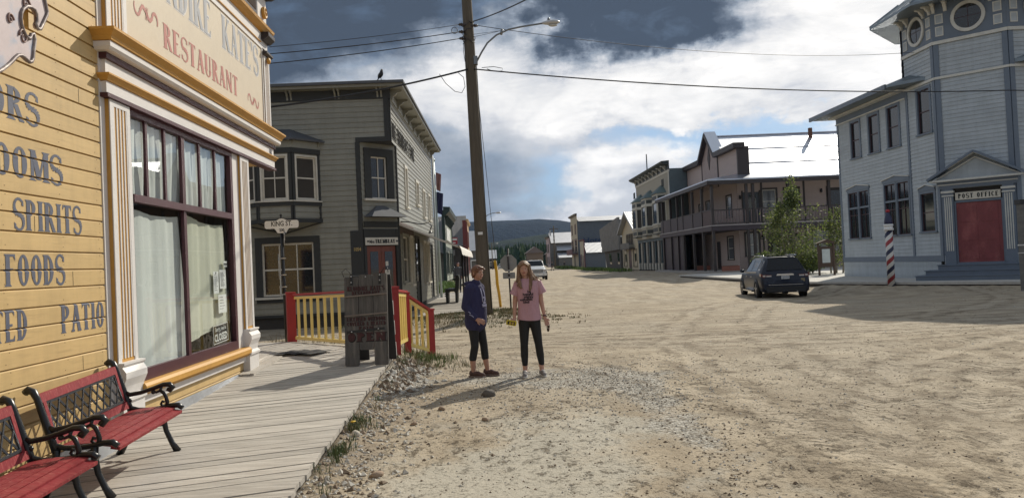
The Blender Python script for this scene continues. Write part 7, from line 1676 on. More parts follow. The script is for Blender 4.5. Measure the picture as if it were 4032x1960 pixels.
# ------------------------------------------------------------------ utility pole, wires and lamps
PBK = mat('pole_black', (.012, .012, .013)); CBL = mat('cable_black', (.012, .012, .014), .6); STL = mat('steel_grey', (.20, .21, .22), .4, metal=.7)
def sag(a, b, s, n=18):
    a, b = Vector(a), Vector(b); return [a.lerp(b, i / n) + Vector((0, 0, -s * 4 * (i / n) * (1 - i / n))) for i in range(n + 1)]
def build_pole():
    r = thing('utility_pole', 'tall near wooden utility pole with street lamp arm, behind the person in blue', 'utility pole', (-.10, 23.1, .2))
    px = lambda z: -.10 - .0175 * (z - .3)
    WP = mat('pole_wood', (.105, .088, .066), .9, var=.28, vscale=1.6, stretch=(5, 5, .35), bump=.010, bscale=6, col2=(.085, .07, .05), c2amt=.3, c2scale=1.5)
    f = MB(); f.tube([(px(z), 23.1, z) for z in (-.2, 2, 4, 6, 8, 10, 12)], [.215, .198, .186, .174, .162, .15, .138], 18); part(f, 'shaft', WP, r)
    f = MB(); f.box(px(2.7) - .09, px(2.7) + .05, 22.88, 22.905, 2.64, 2.72); part(f, 'tag_plate', mat('sign_white', (.7, .7, .7)), r)
    for z, sx in ((8.97, -1), (8.75, -1), (8.55, -1), (8.92, 1)):
        f = MB(); x = px(z) + sx * .17; f.lathe([(.03, 0), (.055, .02 * 1), (.055, .05), (.03, .07), (.05, .09), (.02, .12)], (x, 23.0, z), 8, 'x') if sx > 0 else f.lathe([(.03, 0), (.055, -.02), (.055, -.05), (.03, -.07), (.05, -.09), (.02, -.12)], (x, 23.0, z), 8, 'x'); f.box(min(x, px(z)), max(x, px(z)), 22.96, 23.04, z - .02, z + .02); part(f, 'insulator', mat('insulator_dark', (.05, .035, .03), .35), r)
    f = MB(); rg = random.Random(4)
    for k in range(9): z = rg.uniform(8.4, 9.1); a = rg.random() * 6; f.tube([(px(z) + .19 * math.cos(a + t * .7), 23.1 + .19 * math.sin(a + t * .7) - .02, z + .06 * math.sin(t * 2 + k)) for t in range(6)], .010, 4)
    f.tube([(px(8.75) - .42 + .09 * math.cos(t * .7), 23, 8.80 + .10 * math.sin(t * .7)) for t in range(10)], .010, 4); part(f, 'wire_tails', CBL, r)
    f = MB(); f.box(px(7.9) + .10, px(7.9) + .22, 22.95, 23.12, 7.75, 8.0); part(f, 'arm_bracket', STL, r)
    f = MB(); f.tube([(px(7.9) + .20, 23.03, 7.86), (.12, 23.0, 8.12), (.30, 22.98, 8.38), (.58, 22.95, 8.60), (.95, 22.9, 8.74), (1.35, 22.86, 8.80), (1.98, 22.8, 8.86)], .028, 8); f.tube([(.72, 22.93, 8.60), (.76, 22.93, 8.76)], .04, 8); part(f, 'lamp_arm', STL, r)
    f = MB(Matrix.Translation((1.95, 22.8, 8.86)) @ Matrix.Rotation(R(-2), 4, 'Y')); f.smooth = True
    st = [(0, .035, .03), (.06, .06, .05), (.18, .11, .075), (.34, .135, .085), (.46, .11, .06), (.54, .04, .03)]; rings = []
    for x, w, h in st: rings.append([f.av((x, w * math.cos(2 * math.pi * k / 12), (h if math.sin(2 * math.pi * k / 12) > 0 else h * .8) * math.sin(2 * math.pi * k / 12))) for k in range(12)])
    for a, b in zip(rings, rings[1:]):
        for k in range(12): f.af((a[k], a[(k + 1) % 12], b[(k + 1) % 12], b[k]))
    f.af(rings[0][::-1]); f.af(rings[-1]); lh = part(f, 'lamp_head', mat('lamp_grey', (.50, .50, .50), .35, metal=.2), r)
    f = MB(); f.lathe([(.04, 0), (.045, .05), (.03, .09), (0, .10)], (2.16, 22.8, 8.93), 10); part(f, 'photocell', STL, lh); f = MB(); f.ell((2.28, 22.8, 8.79), (.14, .09, .04), 10); part(f, 'lens', mat('lens_clear', (.5, .5, .48), .1), lh)
    # guy wire and its yellow guard
    f = MB(); f.tube([(px(8.3) + .1, 23.2, 8.3), (.47, 31.2, .05)], .010, 5); gw = part(f, 'guy_wire', CBL, r)
    f = MB(); f.tube([(.300, 29.15, 1.86), (.345, 29.6, 1.45), (.365, 30.2, .95), (.425, 30.7, .55), (.47, 31.2, .02)], [.055, .055, .06, .055, .055], 8); part(f, 'guy_guard', mat('guard_yellow', (.62, .36, .02), .5), gw)
    # cables: thick bundle
    f = MB()
    f.tube(sag((px(7.6) - .1, 22.95, 7.60), (-5.45, 20.0, 6.06), .10), .028, 6); f.tube(sag((-5.45, 20.0, 6.06), (-16, 14.0, 5.0), .2), .028, 6); part(f, 'cable', CBL, r)
    f = MB(); f.tube(sag((px(7.6) + .1, 22.95, 7.60), (19.1, 27.0, 7.16), .28, 30), .020, 6); f.tube(sag((19.1, 27.0, 7.16), (34, 29.0, 7.6), .2), .020, 6); part(f, 'cable', CBL, r)
    f = MB(); f.tube([(-1.15, 22.5, 7.38), (-.98, 22.5, 7.1), (-.72, 22.5, 6.85), (-.52, 22.5, 6.80), (-.42, 22.6, 7.0), (-.45, 22.6, 7.28), (-.60, 22.7, 7.44)], .010, 5); part(f, 'cable_loop', CBL, r)
    f = MB(); f.tube([(.10, 22.9, 7.62), (.45, 22.9, 7.64), (.72, 22.9, 7.58), (.70, 22.9, 7.50), (.45, 22.9, 7.50), (.25, 22.9, 7.58)], .010, 5); part(f, 'cable_loop', CBL, r)
    for (z, e, rr) in ((8.97, (-5.39, 20, 7.62), .008), (8.75, (-5.39, 20, 7.44), .013), (8.55, (-5.39, 20, 7.19), .013)):
        f = MB(); f.tube(sag((px(z) - .28, 23, z), e, .05), rr, 5); d = (Vector(e) - Vector((px(z) - .28, 23, z))); f.tube([e, tuple(Vector(e) + d * 2)], rr, 5); part(f, 'wire', CBL, r)
    f = MB(); f.tube(sag((px(8.9) + .28, 23, 8.92), (19.98, 34.4, 10.55), .45, 24), .010, 5); part(f, 'wire', CBL, r)
    f = MB(); f.tube(sag((px(9) + .15, 23, 9.05), (2.3, 14.5, 7.45), .12), .016, 6); f.tube(sag((2.3, 14.5, 7.45), (8, -6, 5.5), .4), .016, 6); part(f, 'wire', CBL, r)
    for z in (8.66, 8.58): f = MB(); f.tube([(px(z) + .12, 23, z), (.74, 22.93, 8.72)], .006, 4); part(f, 'wire', CBL, r)
    f = MB(); f.tube([(px(z) + .178, 22.98, z) for z in (.4, 4, 7.8)], .012, 5); f.tube([(px(8.3) - .17, 23, 8.4), (px(8) - .19, 23, 8.15), (px(7.9) - .16, 23, 7.85)], .008, 4); part(f, 'conduit', CBL, r)
build_pole()
def far_poles():
    WP = MATS['pole_wood']
    for (x, y, h, arm, lab) in ((-.12, 100, 8.6, 1.55, 'dark utility pole with lamp arm, seen just behind the near pole'), (1.75, 250, 8.6, 1.4, 'thin street lamp pole far down the street right of the near pole'), (17.7, 200, 11.0, 0, 'bare utility pole in front of the far bright-roofed store')):
        r = thing('utility_pole', lab, 'utility pole', (x, y, 0), 0, 'utility poles farther down the street'); f = MB(); f.tube([(x, y, -.2), (x, y, h)], [.20, .15], 8); part(f, 'shaft', WP, r)
        if arm:
            f = MB(); f.tube([(x, y, h - .9), (x + arm * .3, y, h - .45), (x + arm * .65, y, h - .25), (x + arm, y, h - .2)], .05 if y < 150 else .09, 6); part(f, 'lamp_arm', STL, r); f = MB(); f.ell((x + arm + .3, y, h - .2), (.4, .16, .12), 8); part(f, 'lamp_head', mat('lamp_grey', (.5, .5, .5)), r)
        else:
            f = MB(); f.beam((x - 1.2, y, h - .8), (x + 1.2, y, h - .8), .14); part(f, 'crossarm', WP, r)
far_poles()
def stop_sign():
    x, y = .78, 27.3; z0 = gz(x, y); r = thing('stop_sign', 'back of an octagonal stop sign with small plate below, on a dark post', 'traffic sign', (x, y, z0)); AL = mat('sign_back', (.24, .235, .225), .45, metal=.35, var=.1, vscale=5)
    f = MB(); f.tube([(x, y, z0 - .1), (x - .03, y, 2.28)], .030, 8); part(f, 'post', mat('post_brown_black', (.025, .016, .014), .6), r)
    f = MB(Matrix.Translation((x - .02, y + .045, 1.76))); f.prism([(.315 * math.cos(R(22.5 + 45 * k)), .315 * math.sin(R(22.5 + 45 * k))) for k in range(8)], 'y', 0, .004); part(f, 'octagon_plate', AL, r)
    f = MB(Matrix.Translation((x - .02, y + .045, 1.32))); f.prism([(-.20, -.11), (.20, -.11), (.22, -.09), (.22, .09), (.20, .11), (-.20, .11), (-.22, .09), (-.22, -.09)], 'y', 0, .004); part(f, 'tab_plate', AL, r)
    f = MB()
    for z in (2.03, 1.50, 1.40, 1.25): f.box(x - .055, x + .02, y - .035, y + .045, z - .012, z + .012)
    part(f, 'clamp', MATS['bolt_bright'], r)
stop_sign()

# ------------------------------------------------------------------ vehicles
def car(name, label, cat, loc, rz, paint, L=5.1, HW=.97, H=1.72, group=None, kind='suv', detail=True):
    """local frame: rear bumper at y=0, nose at y=L, wheels on z=0"""
    r = thing(name, label, cat, loc, rz, group); GLS = mat('car_glass', (.008, .009, .011), .10, spec=.35); BLK = mat('car_black_plastic', (.012, .012, .013), .5); CHR = mat('chrome', (.62, .63, .65), .15, metal=1.0); TY = mat('tyre', (.018, .018, .018), .85, bump=.003, bscale=40)
    hb, belt = .22, 1.06 * H / 1.72
    if kind == 'suv':
        S = [(0.0, .90, .36, .62, .66, .62), (.03, .955, .30, .90, .95, .80), (.10, .975, .26, belt, belt + .06, .80), (.48, .985, .28, belt + .06, H - .05, .60), (.95, HW, .26, belt + .04, H, .63), (2.2, HW, .26, belt, H + .01, .64), (2.9, HW, .26, belt - .02, H - .02, .64), (3.35, HW, .22, belt - .03, H - .14, .62), (3.95, HW, .22, belt - .04, belt + .09, .80), (4.5, .96, .23, belt - .10, belt - .02, .80), (4.9, .90, .26, .86, .92, .70), (L, .74, .36, .66, .70, .60)]
    else:
        S = [(0.0, .88, .55, 1.0, 1.05, .85), (.05, .98, .45, 1.25, 1.30, .93), (2.0, 1.0, .45, 1.27, 1.31, .94), (2.05, 1.0, .45, 1.28, H - .03, .72), (2.3, 1.0, .42, 1.28, H, .74), (3.3, 1.0, .42, 1.27, H, .74), (3.6, 1.0, .42, 1.26, H - .05, .72), (4.25, 1.0, .42, 1.24, 1.34, .86), (5.2, .99, .45, 1.12, 1.24, .84), (5.55, .96, .48, 1.02, 1.16, .80), (L, .90, .52, .90, 1.0, .78)]
    def sec(s):
        y, hw, zb, zl, zt, hr = s; zm = zb + (zl - zb) * .45
        return [(0, y, zb), (hw * .86, y, zb), (hw * .97, y, zb + .07), (hw, y, zm), (hw * .985, y, zl - .08), (hw * .955, y, zl), (hr + .05, y, zt - .08), (hr - .02, y, zt - .02), (hr * .6, y, zt), (0, y, zt + .01)]
    secs = [sec(s) for s in S]; f = MB(); f.smooth = True; n = len(secs[0]); R_ = []; L_ = []
    for s in secs: R_.append([f.av(p) for p in s]); L_.append([R_[-1][0]] + [f.av((-p[0], p[1], p[2])) for p in s[1:-1]] + [R_[-1][-1]])
    for A in (R_, L_):
        for a, b in zip(A, A[1:]):
            for k in range(n - 1): q = (a[k], b[k], b[k + 1], a[k + 1]); f.af(q[::-1] if A is R_ else q)
    f.smooth = False
    f.af(R_[0] + L_[0][1:-1][::-1]); f.af((R_[-1] + L_[-1][1:-1][::-1])[::-1])
    part(f, 'body', paint, r, None, False)
    def patch(s0, s1, k0, k1, u0, u1, v0, v1, off, sides=(1, -1)):
        m = MB(); a, b = secs[s0], secs[s1]
        def at(u, v):
            p = Vector(a[k0]).lerp(Vector(a[k1]), v); q = Vector(b[k0]).lerp(Vector(b[k1]), v); return p.lerp(q, u)
        P = [at(u0, v0), at(u1, v0), at(u1, v1), at(u0, v1)]; nn = (P[1] - P[0]).cross(P[3] - P[0]).normalized()
        if nn.dot(P[0] - Vector((0, P[0].y, .7))) < 0: nn = -nn
        for sd in sides: m.poly([((p + nn * off).x * sd, (p + nn * off).y, (p + nn * off).z) for p in (P if sd > 0 else P[::-1])])
        return m
    # side glass, one pane per side per bay
    if kind == 'suv': bays = [(3, 4, .10, .95), (4, 5, .06, .96), (5, 6, .02, .96), (6, 7, .0, .8)]
    else: bays = [(4, 5, .0, .95), (5, 6, .0, .7)]
    for (a, b, u0, u1) in bays:
        for sd in (1, -1): part(patch(a, b, 5, 6, u0, u1, .10, .92, .008, (sd,)), 'side_window', GLS, r, None, False)
    def cross(a, b, u0, u1, w0, w1, off, nm, m, ki=(6, 7)):
        # glass across the car between two sections (front or rear screen)
        A, B = secs[a], secs[b]; g = MB(); za = A[9][2]; zb_ = B[9][2]; ya, yb = A[0][1], B[0][1]
        def P(u, w): return (w, ya + (yb - ya) * u, za + (zb_ - za) * u)
        dn = Vector((0, -(zb_ - za), (yb - ya))).normalized() * off
        if dn.z < 0: dn = -dn
        g.poly([tuple(Vector(P(*q)) + dn) for q in ((u0, -w0), (u0, w0), (u1, w1), (u1, -w1))]); return part(g, nm, m, r, None, False)
    if kind == 'suv':
        cross(2, 3, .06, .93, .74, .56, .02, 'rear_window', GLS); cross(7, 8, .05, .98, .66, .78, .02, 'windscreen', GLS)
    else: cross(6, 7, .03, .95, .70, .84, .02, 'windscreen', GLS); cross(3, 3, 0, 0, .1, .1, 0, 'rear_window', GLS) if False else None
    # wheels
    wy = (1.02, L - 1.02) if kind == 'suv' else (1.25, L - .95); WR = .375 if kind == 'suv' else .42
    for y in wy:
        for s in (1, -1):
            m = MB(); m.lathe([(WR + .07, (HW - .05) * s), (WR + .07, (HW + .012) * s), (0, (HW + .012) * s)], (0, y, WR + .03), 24, 'x'); part(m, 'wheel_arch', BLK, r, None, False)
            m = MB(); e = (HW + .03) * s; m.lathe([(.20, e - .22 * s), (WR - .02, e - .22 * s), (WR, e - .19 * s), (WR, e - .03 * s), (WR - .03, e), (WR - .10, e - .005 * s), (WR - .12, e - .02 * s)], (0, y, WR), 28, 'x'); w = part(m, 'wheel', TY, r, None, False)
            m = MB(); m.lathe([(WR - .115, e - .02 * s), (WR - .13, e - .06 * s), (.0, e - .07 * s)], (0, y, WR), 20, 'x')
            for k in range(5):
                a = k * 1.2566 + .3; c_, s_ = math.cos(a), math.sin(a); m.beam((e - .02 * s, y + .04 * c_, WR + .04 * s_), (e - .02 * s, y + (WR - .12) * c_, WR + (WR - .12) * s_), .05, .03, up=(1, 0, 0))
            m.lathe([(.05, e - .03 * s), (.05, e - .005 * s), (0, e)], (0, y, WR), 10, 'x'); part(m, 'rim', mat('rim_alloy', (.35, .35, .36), .3, metal=.8), w, None, False)
    if kind == 'suv':
        RL = mat('lamp_red', (.10, .010, .012), .15, coat=.6); WL = mat('lamp_white', (.50, .47, .46), .12, coat=.5)
        for s in (1, -1):
            m = MB(); m.prism([(s * .52, 1.00), (s * .90, 1.02), (s * .955, 1.06), (s * .94, .93), (s * .88, .88), (s * .62, .90)][::s], 'y', .035, .10) if s > 0 else m.prism([(s * .52, 1.00), (s * .90, 1.02), (s * .955, 1.06), (s * .94, .93), (s * .88, .88), (s * .62, .90)][::-1], 'y', .035, .10); m.box(min(s * .93, s * .985), max(s * .93, s * .985), .05, .30, .95, 1.07); tl = part(m, 'tail_light', RL, r, None, False)
            m = MB(); m.box(min(s * .56, s * .76), max(s * .56, s * .76), .026, .036, .93, .985); m.box(min(s * .80, s * .90), max(s * .80, s * .90), .026, .036, .94, 1.0); part(m, 'lens', WL, tl, None, False)
            m = MB(); m.ell((s * (HW + .10), 3.42, belt + .06), (.11, .06, .075), 10); part(m, 'wing_mirror', paint, r, None, False)
            m = MB(); m.tube([(s * .66, .75, H - .02), (s * .67, .85, H + .045), (s * .68, 2.6, H + .055), (s * .67, 2.75, H - .0)], .022, 6); part(m, 'roof_rail', CHR, r, None, False)
            m = MB(); m.box(min(s * (HW - .02), s * (HW + .09)), max(s * (HW - .02), s * (HW + .09)), 1.6, 3.5, .27, .32); part(m, 'side_step', CHR, r, None, False)
            m = MB(); m.beam((s * (HW - .01), .9, belt + .035), (s * (HW + .0), 3.5, belt - .015), .02, .03); part(m, 'window_trim', CHR, r, None, False)
            for y in (1.75, 2.75): m = MB(); m.box(min(s * HW, s * (HW + .035)), max(s * HW, s * (HW + .035)), y, y + .18, .90, .93); part(m, 'door_handle', CHR, r, None, False)
            m = MB(); m.box(min(s * .5, s * .82), max(s * .5, s * .82), L - .17, L - .10, .74, .90); part(m, 'headlight', WL, r, None, False)
        m = MB(); m.prism([(-.36, .97), (.36, .97), (.32, 1.04), (-.32, 1.04)], 'y', .03, .08); part(m, 'chrome_bar', CHR, r, None, False)
        m = MB(); m.box(-.16, .16, .012, .04, .83, .95); pl = part(m, 'licence_plate', mat('plate_white', (.60, .62, .60), .4), r, None, False)
        m = MB(Matrix.Translation((0, .010, 0))); font_mb(m, 'CBW078', .085, 0, .86, .001, .002, .85); part(m, 'lettering', mat('plate_blue', (.03, .06, .16), .5), pl, None, False)
        m = MB(); m.box(-.70, .70, -.012, .02, .585, .60); part(m, 'bumper_line', CHR, r, None, False); m = MB(); m.box(-.78, .78, -.008, .04, .30, .52); part(m, 'lower_bumper', BLK, r, None, False)
        m = MB(); m.box(-.60, .60, .44, .62, H - .01, H + .03); part(m, 'spoiler', paint, r, None, False)
        m = MB(); m.box(.62, .78, .012, .04, .70, .84); part(m, 'sticker', mat('sticker_tan', (.22, .18, .10), .6), r, None, False)
        m = MB(); m.tube([(.45, .05, .30), (.45, -.03, .29)], .035, 8); part(m, 'exhaust', CHR, r, None, False)
    else:
        DK = mat('grille_dark', (.02, .02, .02), .4); WL = mat('lamp_white', (.5, .5, .5)); m = MB(); m.box(-.60, .60, L - .03, L + .03, .72, 1.06); gr = part(m, 'grille', DK, r, None, False)
        m = MB()
        for z in (.76, .85, .94, 1.02): m.box(-.56, .56, L + .03, L + .045, z, z + .028)
        m.box(-.64, .64, L - .02, L + .04, 1.06, 1.10); part(m, 'grille_bar', CHR, gr, None, False)
        for s in (1, -1):
            m = MB(); m.box(min(s * .64, s * .93), max(s * .64, s * .93), L - .10, L + .02, .82, 1.06); part(m, 'headlight', WL, r, None, False)
            m = MB(); m.ell((s * 1.20, 3.75, 1.40), (.14, .06, .12), 10); part(m, 'wing_mirror', DK, r, None, False)
            m = MB(); m.lathe([(.08, 0), (.07, .03), (0, .03)], (s * .66, L + .10, .55), 10, 'y'); part(m, 'fog_lamp', WL, r, None, False)
        m = MB(); m.box(-.98, .98, L - .15, L + .12, .44, .70); part(m, 'bumper', CHR, r, None, False); m = MB(); m.box(-.7, .7, L - .1, L + .11, .30, .44); part(m, 'valance', DK, r, None, False)
        m = MB(); m.box(-.17, .17, L + .12, L + .13, .50, .62); part(m, 'licence_plate', mat('plate_white', (.6, .6, .6)), r, None, False)
    return r
car('parked_car', 'dark navy SUV seen from behind, parked at the right in front of the inn', 'car', (12.32, 31.5, gz(12.5, 33.0) - .02), R(-8), mat('paint_navy', (.007, .010, .022), .32, var=.05, spec=.35, coat=.12), 5.15, 1.0, 1.76)
car('pickup_truck', 'white pickup truck coming up the street behind the person in pink', 'truck', (4.75, 80.3, -.02), R(180), mat('paint_truck_white', (.68, .69, .70), .25, coat=.8), 5.9, 1.06, 1.95, None, 'truck')
car('parked_car', 'small dark parked car in the gap between the left-hand false fronts', 'car', (-3.4, 83.2, .1), R(50), mat('paint_charcoal', (.02, .02, .022), .25, coat=.8), 4.7, .92, 1.55, 'cars far down the street')
car('moving_car', 'pale grey car far away in the middle of the street', 'car', (4.4, 243, 0), R(180), mat('paint_pale_grey', (.40, .41, .40), .3, coat=.6), 4.8, .93, 1.7, 'cars far down the street')
# ------------------------------------------------------------------ people and animals
def fuse(mb, name, m, parent, voxel=.008, smooth=3, adapt=0.0):
    """one continuous surface from overlapping rounded volumes"""
    me = bpy.data.meshes.new(name); me.from_pydata([tuple(v) for v in mb.v], [], mb.f); o = bpy.data.objects.new(name, me); COL.objects.link(o)
    a = o.modifiers.new('r', 'REMESH'); a.mode = 'VOXEL'; a.voxel_size = voxel; a.use_smooth_shade = True
    if smooth: b = o.modifiers.new('s', 'SMOOTH'); b.iterations = smooth; b.factor = .6
    dg = bpy.context.evaluated_depsgraph_get(); dg.update(); nm = bpy.data.meshes.new_from_object(o.evaluated_get(dg))
    bpy.data.objects.remove(o); bpy.data.meshes.remove(me); nm.name = name; nm.materials.clear(); nm.materials.append(m)
    for p in nm.polygons: p.use_smooth = True
    q = bpy.data.objects.new(name, nm); COL.objects.link(q)
    if parent is not None: q.parent = parent
    return q
def chain(mb, pts, rr, seg=10, ell=(1, 1)):
    for (a, ra), (b, rb) in zip(zip(pts, rr), zip(pts[1:], rr[1:])): mb.cap(a, b, ra, rb, seg, ell)
def hand(mb, wrist, d, palm_n, side, curl=.5, s=1.0):
    """wrist point, pointing direction, palm normal, thumb side (+1/-1)"""
    w = Vector(wrist); d = Vector(d).normalized(); n = Vector(palm_n); n = (n - d * n.dot(d)).normalized(); t = d.cross(n) * side
    c = w + d * .045 * s
    for k in (-1, 0, 1): mb.cap(w + t * k * .012 * s, w + d * .085 * s + t * k * .024 * s, .016 * s, .014 * s, 8)
    for k, ln in enumerate((.068, .078, .073, .058)):
        b = w + d * .088 * s + t * (.033 - .022 * k) * s; p = b; dd = d.copy(); seg = ln / 2.6 * s
        for j in range(3):
            dd = (dd * math.cos(curl * .75) + n * math.sin(curl * .75)).normalized(); q = p + dd * seg * (1.05 - .12 * j); mb.cap(p, q, (.0085 - .0006 * j) * s, (.0082 - .0009 * j) * s, 7); p = q
    a = w + d * .030 * s + t * .020 * s; b = a + (t * .75 + d * .65 + n * .25).normalized() * .040 * s; e = b + (d * .85 + t * .25 + n * .45).normalized() * .032 * s
    mb.cap(a, b, .012 * s, .010 * s, 8); mb.cap(b, e, .010 * s, .008 * s, 8)
def head(sk, c, fwd, hs=1.0):
    """head volumes: c centre, fwd facing direction; returns local frame"""
    f = Vector(fwd).normalized(); u = Vector((0, 0, 1)); u = (u - f * u.dot(f)).normalized(); s = f.cross(u); c = Vector(c)
    T = Matrix((s, f, u)).transposed()
    def P(x, y, z): return c + (s * x + f * y + u * z) * hs
    sk.ell(P(0, -.012, .030), (.074 * hs, .092 * hs, .085 * hs), 18, T); sk.ell(P(0, .018, -.030), (.060 * hs, .066 * hs, .075 * hs), 16, T); sk.ell(P(0, .050, -.083), (.026 * hs, .024 * hs, .020 * hs), 10, T)
    sk.ell(P(.036, .050, -.030), (.022 * hs, .022 * hs, .024 * hs), 8, T); sk.ell(P(-.036, .050, -.030), (.022 * hs, .022 * hs, .024 * hs), 8, T)
    sk.cap(P(0, .080, .012), P(0, .100, -.022), .008 * hs, .013 * hs, 8); sk.ell(P(0, .076, .030), (.052 * hs, .014 * hs, .010 * hs), 10, T)
    sk.ell(P(.077, -.010, -.008), (.010 * hs, .018 * hs, .030 * hs), 8, T); sk.ell(P(-.077, -.010, -.008), (.010 * hs, .018 * hs, .030 * hs), 8, T)
    return P, T
def face(P, T, r, hs, lipc):
    LIP = mat('lip_' + lipc, (.30, .10, .09) if lipc == 'a' else (.34, .12, .10), .5); EW = mat('eye_white', (.55, .53, .50), .3); IR = mat('eye_dark', (.02, .02, .022), .25); BR = mat('eyebrow', (.13, .075, .045), .8)
    for x in (-.031, .031):
        m = MB(); m.ell(P(x, .072, .008), (.013 * hs, .010 * hs, .007 * hs), 10, T); e = part(m, 'eye', EW, r, None, False); m = MB(); m.ell(P(x, .079, .008), (.0065 * hs, .005 * hs, .0060 * hs), 8, T); part(m, 'iris', IR, e, None, False)
        m = MB(); m.cap(P(x - .016 * sgn(x) * -1 * -1, .080, .026), P(x + .017 * sgn(x), .070, .029), .0035 * hs, .003 * hs, 6); part(m, 'eyebrow', BR, r, None, False)
    m = MB(); m.ell(P(0, .079, -.050), (.024 * hs, .010 * hs, .0055 * hs), 10, T); m.ell(P(0, .078, -.058), (.020 * hs, .010 * hs, .0055 * hs), 10, T); part(m, 'mouth', LIP, r, None, False)
def strands(f, roots, n, rg, w=.006):
    """hair locks: each root is (start, mid, end, spread)"""
    for _ in range(n):
        a, b, c, sp = rg.choice(roots); o = Vector((rg.gauss(0, sp), rg.gauss(0, sp), rg.gauss(0, sp * .6))); o2 = Vector((rg.gauss(0, sp * 1.3), rg.gauss(0, sp), rg.gauss(0, sp)))
        pts = [Vector(a) + o, (Vector(a) + o).lerp(Vector(b) + o2, .5) + Vector((rg.gauss(0, .004), rg.gauss(0, .004), .004)), Vector(b) + o2, (Vector(b) + o2).lerp(Vector(c) + o2 * 1.3, .55) + Vector((rg.gauss(0, .01), rg.gauss(0, .008), 0)), Vector(c) + o2 * 1.6]
        f.tube(pts, [w * .8, w, w, w * .8, w * .2], 5)
SKIN = mat('skin_fair', (.46, .255, .185), .5, var=.06, vscale=14); SKIN2 = mat('skin_warm', (.40, .215, .150), .5, var=.06, vscale=14)
def person_pink():
    x0, y0 = .585, 11.42; z0 = gz(x0, y0) + .004; r = thing('person', 'person in pink T-shirt and black leggings with long reddish blond hair', 'person', (x0, y0, z0))
    J = dict(hl=(-.085, 0, .86), hr=(.085, 0, .86), kl=(-.088, -.010, .47), kr=(.125, -.012, .47), al=(-.088, .02, .085), ar=(.158, .02, .085))
    sk = MB(); chain(sk, [(0, .01, .90), (0, .0, 1.05), (0, .0, 1.22), (0, .01, 1.34)], [.11, .105, .115, .09], 14, (1.25, .85))
    chain(sk, [J['hl'], J['kl'], (-.09, .03, .30), J['al']], [.082, .050, .050, .034], 12); chain(sk, [J['hr'], J['kr'], (.145, .03, .30), J['ar']], [.082, .050, .050, .034], 12)
    for (ax, s) in ((-.088, -1), (.158, 1)): sk.cap((ax, .02, .06), (ax + s * .02, -.13, .04), .036, .03, 10)
    # arms, hanging a little away from the body
    chain(sk, [(-.150, .01, 1.375), (-.198, .02, 1.09), (-.215, -.03, .875)], [.050, .037, .024], 10); chain(sk, [(.155, .01, 1.375), (.195, .02, 1.09), (.232, -.02, .865)], [.050, .037, .024], 10)
    sk.cap((-.02, .0, 1.36), (-.035, .0, 1.50), .052, .047, 12, (1, .95)); sk.cap((-.13, .01, 1.39), (.13, .01, 1.40), .045, .045, 10)
    hand(sk, (-.216, -.035, .868), (-.30, -.55, -.70), (.2, -.2, .95), 1, .75, .95); hand(sk, (.234, -.022, .858), (.28, -.30, -.90), (-.2, -.95, .2), -1, .55, .95)
    P, T = head(sk, (-.045, -.02, 1.585), (-.05, -1, -.02), .98); fuse(sk, 'body', SKIN, r, .0065, 2); face(P, T, r, .98, 'a')
    # leggings
    lg = MB(); chain(lg, [(0, .012, .88), (0, .0, .98)], [.128, .115], 16, (1.22, .88)); chain(lg, [(-.072, 0, .85), J['kl'], (-.09, .03, .30), (-.088, .02, .175)], [.092, .059, .058, .043], 14); chain(lg, [(.078, 0, .85), J['kr'], (.145, .03, .30), (.157, .02, .175)], [.092, .059, .058, .043], 14)
    lg.ell((-.07, .05, .85), (.085, .085, .09), 10); lg.ell((.07, .05, .85), (.085, .085, .09), 10); fuse(lg, 'leggings', mat('leggings_black', (.010, .010, .011), .75), r, .009, 2)
    # T-shirt: closed rings from neck to hem, loose
    PKM = mat('tshirt_pink', (.46, .265, .30), .85, var=.08, vscale=6, stretch=(1, 1, .45), bump=.030, bscale=9)
    ts = MB(); ts.smooth = True; rows = []
    for (z, w, d, cx, ph) in ((1.445, .075, .065, -.02, 0), (1.425, .115, .080, -.01, 0), (1.40, .165, .090, 0, .2), (1.36, .178, .112, 0, .3), (1.29, .172, .130, 0, .5), (1.20, .166, .132, 0, .8), (1.10, .158, .122, .002, 1), (1.0, .162, .126, .004, 1), (.90, .172, .136, .006, 1), (.835, .182, .142, .008, 1)):
        rows.append([ts.av((cx + w * math.copysign(abs(math.cos(a)) ** .8, math.cos(a)), .01 + d * math.copysign(abs(math.sin(a)) ** .9, math.sin(a)) + .006 * ph * math.sin(a * 7 + z * 9), z + (.012 * math.sin(a * 2 + 1) if z < .85 else 0))) for a in [2 * math.pi * k / 40 for k in range(40)]])
    for a, b in zip(rows, rows[1:]):
        for k in range(40): ts.af((a[k], a[(k + 1) % 40], b[(k + 1) % 40], b[k])[::-1])
    for s, p, q in ((-1, (-.135, .01, 1.378), (-.205, .018, 1.205)), (1, (.140, .01, 1.385), (.215, .012, 1.215))):
        d = (Vector(q) - Vector(p)); pts = [Vector(p) + d * t for t in (0, .35, .7, 1)]; ts.tube(pts, [.070, .068, .070, .074], 20, False, (1, .95))
    part(ts, 'tshirt', PKM, r, None, False)
    tx = MB(Matrix.Translation((.0, -.128, 0)))
    for (s, x, z, sz) in (('be', .012, 1.235, .052), ('hopeful', -.005, 1.198, .052), ('mighty', .0, 1.160, .052), ('authentic', -.035, 1.122, .050), ('kind', -.035, 1.084, .052)): font_mb(tx, s, sz, x, z, .002 if z > 1.15 else -.004, .0022, 1.0)
    part(tx, 'shirt_print', mat('print_black', (.02, .015, .02), .8), r, None, False)
